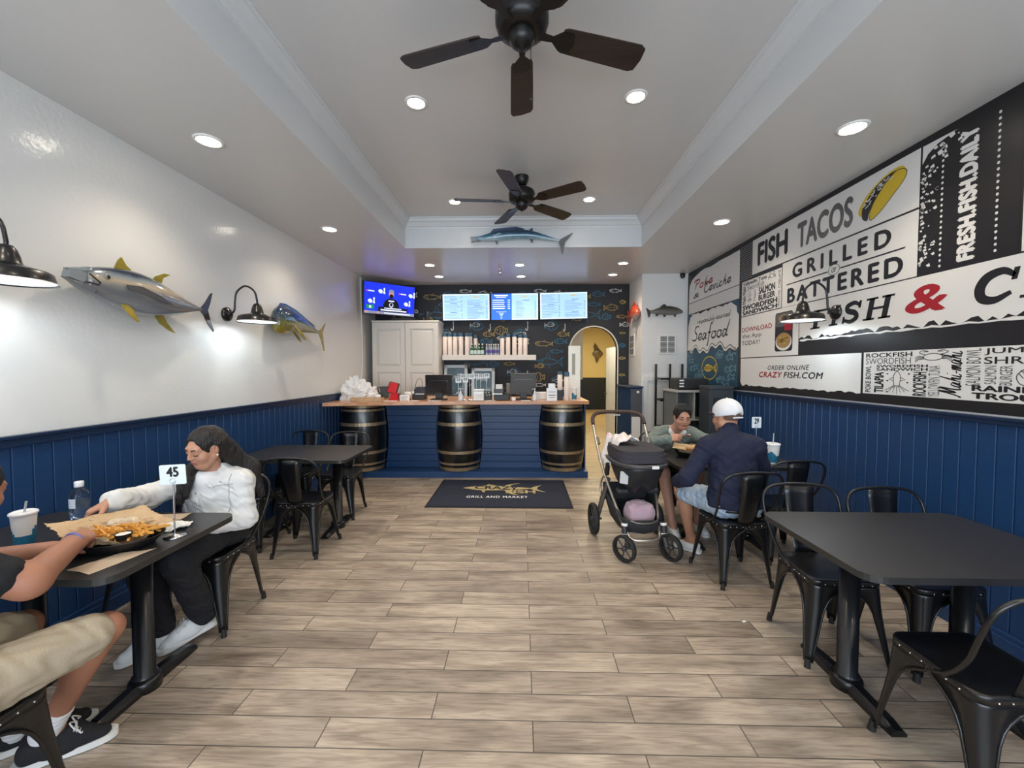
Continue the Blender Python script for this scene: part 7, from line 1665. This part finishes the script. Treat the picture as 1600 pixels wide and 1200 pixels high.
hp += [cap(hd.p(-.045, -.090, -.05), (-1.712, 2.55, .93), .046, .048, .04), cap((-1.712, 2.55, .93), (-1.655, 2.565, .76), .048, .022, .04), cap(hd.p(0, -.11, -.06), (-1.80, 2.575, .85), .05, .05, .04),
       cap(hd.p(.058, -.035, -.06), (-1.945, 2.325, .935), .030, .036, .03), cap((-1.945, 2.325, .935), (-1.962, 2.30, .79), .038, .022, .03), cap((-1.915, 2.31, .92), (-1.92, 2.295, .82), .026, .014, .02)]
hp += [hd.el((-.079, .004, -.008), (.020, .026, .034), .01, 's')]
def strands(P): return .0009 * np.sin(95 * (P[:, 0] + .6 * P[:, 1]) + 9 * np.sin(14 * P[:, 2])) + .0007 * np.sin(190 * (P[:, 1] - .4 * P[:, 0]) + 5 * np.sin(22 * P[:, 2]))
grow('hair', hp, .0045, hairm, wl, base, noise=strands)
MB().tube([tuple(hd.p(-.035, -.118, .035) - B), tuple(hd.p(.035, -.118, .035) - B)], .014, 8).build('hair_clip', M('tortoise_clip', (.05, .022, .015), .3), wl)
m = MB(); sheet(m, ((-.08, -.055), (.075, -.06), (.085, .06), (-.075, .05)), 8, .002, 0, 15); o = m.build('lap_napkin', kraftl, loc=(-1.80, 2.235, .662), rz=R(25), solid=.0008); o.rotation_euler = (R(6), R(-4), R(25)); tag(o, 'brown napkin lying on the lap of the woman in white', 'napkin')

# ---- man in khaki shorts, cut by the picture edge
base = (-1.82, 1.20, 0.0)
J = dict(pel=(-1.83, 1.16, .565), chest=(-1.94, 1.225, .860), neck=(-1.99, 1.30, .985), sL=(-2.12, 1.26, .945), sR=(-1.825, 1.195, .945), eL=(-2.14, 1.435, .818), wL=(-1.945, 1.630, .804), eR=(-1.705, 1.365, .820), wR=(-1.812, 1.605, .848),
         hL=(-1.91, 1.15, .552), hR=(-1.73, 1.15, .552), kL=(-1.985, 1.56, .530), kR=(-1.650, 1.565, .525), aL=(-2.045, 1.575, .12), aR=(-1.888, 1.545, .11), tL=(-1.91, 1.73, .03), tR=(-1.75, 1.68, .03))
hd = Head((-1.992, 1.415, 1.115), (-.03, .95, -.28), (0, .1, 1), 1.02)
ml = thing('person', 'seated man with bare forearms in black tee and khaki shorts, cut by picture edge', 'person', base)
sk = skinm('skin_brown', (.37, .165, .098))
hands = [hand(J['wR'], (-.28, .92, .12), (.45, -.10, .88), (-.9, -.1, .2), (.65, .75, .8, .85), (.8, .5), 1.04), hand(J['wL'], (.45, .85, .22), (0, 0, 1), (.8, -.5, 0), (.35, .38, .4, .42), (.6, .4), 1.02)]
pf = lambda P: hd.paint(P)
RB = (.058, .054, .033)
grow('body', skin_of(J, hd, False, hands, .056) + arm(J, 'L', 0, r=RB) + arm(J, 'R', 0, r=RB), .0045, [sk, lipm], ml, base, paint=pf)
hd.features(ml, base, hairm)
grow('hair', hd.cap_of_hair(.010) + hd.face_cut(.062, .058) + [hd.el((0, 0, -.10), (.11, .16, .09), .01, 's')], .005, hairm, ml, base, noise=strands)
bt = M('black_cotton', (.009, .0095, .011), .9, bump=.2, bscale=160)
P = torso(J, .024, 1.08) + arm(J, 'L', .014, t1=.66, r=(.058, .056, .04)) + arm(J, 'R', .014, t1=.66, r=(.058, .056, .04)) + [cap(J['neck'], V(J['neck']) + V(-.0, .02, .03), .072, .064, .02)]
sE = lambda s, q: V(J['s' + s]) + (V(J['e' + s]) - V(J['s' + s])) * q
grow('tee_shirt', P, .0055, bt, ml, base, cuts=((V(0, 0, .55), V(0, 0, -1)),), noise=folds(.0024, 60, 12, 2))
kh = M('khaki_cotton', (.42, .355, .255), .85, bump=.2, bscale=140)
P = [cap(J['hL'], J['hR'], .108, .108, .05)] + leg(J, 'L', .022, .84, e2=.030) + leg(J, 'R', .022, .84, e2=.030)
cuts = []
grow('shorts', P, .005, kh, ml, base, cuts=((V(0, 0, .66), V(0, 0, 1)),), noise=folds(.0020, 52, 3, 2.6))
MB().tube([tuple(V(J['wR']) + V(-.004, .004, 0) - V(base) + .0400 * (V(math.cos(a), 0, 0) * .92 + unit(np.cross(V(.92, .39, 0), unit(V(J['wR']) - V(J['eR'])))) * math.sin(a))) for a in np.linspace(0, 2 * math.pi, 24)[:-1]], .0062, 8, closed=True, sx=1.0).build('wristband', M('violet_band', (.14, .15, .36), .6), ml)
sockm = M('white_sock', (.78, .78, .78), .9, bump=.2, bscale=200); vans = M('black_canvas', (.012, .012, .014), .85, bump=.2, bscale=200)
for s, toe, heel in (('R', (-1.722, 1.668, .004), (-1.946, 1.488, .004)), ('L', (-1.890, 1.745, .004), (-2.100, 1.545, .004))):
    A = V(J['a' + s]); K = V(J['k' + s]); grow('sock', [cap(A + (K - A) * .26, A, .045, .044, .02), cap(A, A - V(0, 0, .035), .042, .038, .02)], .005, sockm, ml, base, cuts=((A + (K - A) * .24, unit(K - A)),), noise=lambda P: .0012 * np.sin(300 * P[:, 2]))
    shoe(ml, base, J['a' + s], toe, heel, vans, wsole, lace=wsole)

# ---- man in the white cap, seen from behind
base = (1.58, 3.11, 0.0)
J = dict(pel=(1.585, 3.075, .572), chest=(1.578, 3.125, .915), neck=(1.572, 3.165, 1.055), sL=(1.395, 3.115, .975), sR=(1.755, 3.12, .970), eL=(1.235, 3.08, .745), wL=(1.250, 3.315, .650), eR=(1.845, 3.21, .815), wR=(1.79, 3.465, .806),
         hL=(1.495, 3.08, .560), hR=(1.675, 3.08, .560), kL=(1.345, 3.47, .530), kR=(1.705, 3.48, .530), aL=(1.455, 3.525, .10), aR=(1.745, 3.52, .10), tL=(1.375, 3.615, .03), tR=(1.77, 3.66, .03))
hd = Head((1.580, 3.215, 1.185), (-.38, .91, -.10), (0, .03, 1), 1.02)
mr = thing('person', 'seated man seen from behind in navy pullover, pale denim shorts and white cap', 'person', base)
sk = skinm('skin_warm', (.47, .235, .145))
hands = [hand(J['wL'], (.25, .80, -.40), (-.5, .1, .85), (.9, .2, .3), (.25, .3, .35, .4), (.4, .3), 1.03), hand(J['wR'], (-.45, .85, .04), (.1, 0, 1), (-.8, -.4, .1), (.14, .16, .18, .2), (.2, .3), 1.03)]
pf = lambda P: hd.paint(P)
grow('body', skin_of(J, hd, False, hands, .060), .0045, [sk, lipm], mr, base, paint=pf)
hd.features(mr, base, hairm)
stub = M('cropped_hair', (.14, .085, .06), .8)
grow('hair', hd.cap_of_hair(.0035) + [hd.el((0, .09, .0), (.09, .10, .13), .01, 's'), hd.el((0, -.01, -.11), (.12, .16, .085), .008, 's'), hd.el((-.076, -.005, -.004), (.03, .03, .04), .006, 's'), hd.el((.076, -.005, -.004), (.03, .03, .04), .006, 's')], .005, stub, mr, base)
nv = M('navy_knit', (.0065, .011, .036), .85, bump=.25, bscale=190)
P = torso(J, .020, 1.06) + arm(J, 'L', .012, t1=1.97, r=(.056, .050, .036)) + arm(J, 'R', .012, t1=1.95, r=(.056, .050, .036)) + [cap(J['neck'], V(hd.p(0, -.03, -.075)) * .60 + V(J['neck']) * .40, .078, .071, .02), cap(V(J['pel']) + V(0, -.01, -.01), V(J['pel']) + V(0, 0, .1), .118, .122, .05, w=V(1, 0, 0), sw=1.38)]
grow('pullover', P, .005, nv, mr, base, cuts=((V(0, 0, .540), V(0, 0, -1)),), noise=folds(.0022, 48, 22, 2.2))
dn = M('pale_denim', (.34, .45, .58), .85, col2=(.46, .57, .68), nscale=9, bump=.2, bscale=150)
P = [cap(J['hL'], J['hR'], .104, .104, .05), cap(V(J['pel']) + V(0, -.03, -.02), V(J['pel']) + V(0, -.03, -.01), .086, .086, .04, w=V(1, 0, 0), sw=1.5)] + leg(J, 'L', .022, .86, e2=.030) + leg(J, 'R', .022, .86, e2=.030)
grow('shorts', P, .005, dn, mr, base, cuts=((V(0, 0, .69), V(0, 0, 1)),), noise=folds(.0022, 58, 2, 2.4))
wv = [(1.585 + .160 * math.cos(a) - 1.58, 3.065 + .112 * math.sin(a) - 3.11, .527 - .006 * math.sin(a)) for a in np.linspace(0, 2 * math.pi, 40)[:-1]]
MB().tube(wv, .017, 8, closed=True).build('belt', M('black_belt', (.006, .006, .007), .4), mr)
capm = M('white_mesh_cap', (.74, .76, .80), .8, bump=.3, bscale=260); cb_ = M('cap_band', (.80, .80, .80), .8)
cpr = hd.cap_of_hair(.017) + [hd.el((0, -.01, .045), (.084, .105, .088), .02), hd.cp((-.082, .02, .028), (.0, -.11, .012), .006, .006, .01), hd.cp((.082, .02, .028), (0, -.11, .012), .006, .006, .01)]
cpr += [hd.el((0, .09, -.035), (.12, .10, .075), .006, 's'), hd.el((0, -.125, .016), (.034, .045, .017), .004, 's')]
cut = ((hd.p(0, 0, .004), -unit(hd.u + .10 * hd.f)),)
cp_ = grow('cap', cpr, .0042, capm, mr, base, cuts=cut)
B = V(base)
m = MB()
for a in (-.9, -.3, .3, .9):
    m.tube([tuple(hd.p(.090 * math.sin(q) * math.sin(a * 1.1), -.016 - .111 * math.sin(q) * math.cos(a * 1.1), .034 + .1045 * math.cos(q)) - B) for q in np.linspace(.06, 1.42, 10)], .0028, 6)
m.sphere(tuple(hd.p(0, -.016, .139) - B), .007, 8); m.build('cap_seam', cb_, cp_)
m = MB(); n = 12; vs = []
for i in range(n + 1):
    a = math.pi * (i / n - .5) * 1.05
    for q in (0, 1): x, y = (.080 + .004 * q) * math.sin(a), .072 * math.cos(a) + q * .072 * max(math.cos(a), 0) ** .7; vs.append(tuple(hd.p(x, y - .0, .034 - .006 * q + .010 * math.cos(2 * a) * q) - B))
m.add(vs, [(2 * i, 2 * i + 1, 2 * i + 3, 2 * i + 2) for i in range(n)], 0, True); m.build('cap_visor', M('dark_visor', (.015, .015, .02), .8), cp_, solid=.006)
MB().tube([tuple(hd.p(.036 * math.cos(a) * 1.02, -.108 - .010 * math.sin(max(a, 0)) , .012 + .018 * math.sin(a)) - B) for a in np.linspace(0, math.pi, 10)], .0045, 6).tube([tuple(hd.p(x, -.106 + 1.6 * x * x, -.006) - B) for x in np.linspace(-.045, .045, 8)], .0065, 6).build('cap_strap', cb_, cp_)
for s, toe, heel in (('L', (1.350, 3.625, .004), (1.500, 3.455, .004)), ('R', (1.790, 3.69, .004), (1.725, 3.46, .004))): shoe(mr, base, J['a' + s], toe, heel, ws, wsole)

# ---- woman in the grey sweater, bringing a bite to her mouth
base = (1.56, 4.47, 0.0)
J = dict(pel=(1.56, 4.44, .562), chest=(1.565, 4.310, .830), neck=(1.572, 4.225, .942), sL=(1.745, 4.250, .890), sR=(1.395, 4.250, .890), eL=(1.840, 4.10, .845), wL=(1.800, 3.895, .808), eR=(1.250, 4.10, .812), wR=(1.400, 3.93, .890),
         hL=(1.65, 4.43, .550), hR=(1.47, 4.43, .550), kL=(1.70, 4.02, .545), kR=(1.375, 3.99, .560), aL=(1.69, 3.93, .10), aR=(1.42, 3.87, .10), tL=(1.70, 3.79, .03), tR=(1.415, 3.73, .03))
hd = Head((1.580, 4.08, 1.085), (-.10, -.95, -.26), (0, -.06, 1), .98)
wr_ = thing('person', 'seated woman in grey green sweater with sunglasses on her dark hair', 'person', base)
sk = skinm('skin_fair', (.52, .275, .19))
hands = [hand(J['wR'], (.86, -.30, .28), (-.25, -.85, .45), (.1, .5, .8), (.55, .7, .8, .85), (.85, .55), .92), hand(J['wL'], (-.25, -.95, .03), (0, 0, 1), (-.8, .4, .1), (.14, .16, .18, .2), (.2, .3), .92)]
pf = lambda P: hd.paint(P)
grow('body', skin_of(J, hd, True, hands, .047), .0045, [sk, lipm], wr_, base, paint=pf)
hd.features(wr_, base, hairm)
gs = M('grey_green_knit', (.165, .205, .190), .9, col2=(.205, .245, .228), nscale=18, bump=.3, bscale=170)
P = torso(J, .020, 1.06) + arm(J, 'L', .012, t1=1.93, r=(.052, .048, .036)) + arm(J, 'R', .012, t1=1.93, r=(.052, .048, .036))
nk = V(J['neck'])
vneck = [cap(nk + V(0, 0, .03), hd.p(0, 0, -.05), .070, .09, .008, 's'), cap(nk + V(-.04, -.075, .0), nk + V(.0, -.135, -.13), .062, .030, .008, 's'), cap(nk + V(.04, -.075, .0), nk + V(.0, -.135, -.13), .062, .030, .008, 's')]
grow('sweater', P + vneck, .005, gs, wr_, base, cuts=((V(0, 0, .55), V(0, 0, -1)),), noise=folds(.0020, 55, 31, 2.2))
P = torso(J, .008, 1.04)[2:]
grow('white_top', P + [cap(nk + V(0, -.02, .03), hd.p(0, 0, -.05), .062, .09, .008, 's'), cap(nk + V(0, -.085, .02), nk + V(.0, -.16, -.11), .070, .052, .008, 's')], .005, M('white_tee', (.78, .78, .78), .8), wr_, base, cuts=((V(0, 0, .60), V(0, 0, -1)),))
P = [cap(J['hL'], J['hR'], .104, .104, .05)] + leg(J, 'L', .016, .62) + leg(J, 'R', .016, .62)
grow('shorts', P, .006, bj, wr_, base, cuts=((V(0, 0, .64), V(0, 0, 1)),))
for s, toe, heel in (('L', (1.705, 3.775, .004), (1.690, 3.995, .004)), ('R', (1.412, 3.71, .004), (1.425, 3.93, .004))): shoe(wr_, base, J['a' + s], toe, heel, ws, wsole)
hp = hd.cap_of_hair(.013) + [hd.el((0, -.085, .03), (.050, .050, .050), .03)] + hd.face_cut(.084, .058) + [hd.el((-.078, -.004, -.008), (.022, .028, .034), .008, 's'), hd.el((.078, -.004, -.008), (.022, .028, .034), .008, 's'), hd.el((0, -.01, -.115), (.12, .16, .085), .01, 's')]
grow('hair', hp, .0045, hairm, wr_, base, noise=strands)
B = V(base); sg = MB()
for q in (-1, 1):
    Tq = frame(tuple(hd.p(q * .034, .050, .118) - B), hd.r, unit(hd.u * .80 - hd.f * .6), unit(hd.f * .80 + hd.u * .6)); sg.prism(rrect(-.032, .032, -.026, .026, .015), -.002, .005, T=Tq)
    sg.tube([tuple(hd.p(q * .066, .046, .112) - B), tuple(hd.p(q * .090, .01, .070) - B), tuple(hd.p(q * .090, -.03, .035) - B)], .0026, 6)
sg.tube([tuple(hd.p(-.006, .054, .117) - B), tuple(hd.p(.006, .054, .117) - B)], .003, 6)
sgo = sg.build('sunglasses', M('sunglass_black', (.006, .006, .007), .08, coat=1), wr_, bevel=.002)
m = MB(); m.sphere((0, 0, 0), (.022, .012, .010), 12); m.sphere((.010, -.003, .006), (.012, .010, .006), 10, 1); tag(m.build('food_bite', [M('sauce_red', (.22, .025, .012), .4), M('pale_cheese', (.72, .62, .48), .5)], loc=(1.548, 3.855, .938)), 'bite of food held at the mouth of the woman in grey', 'food')
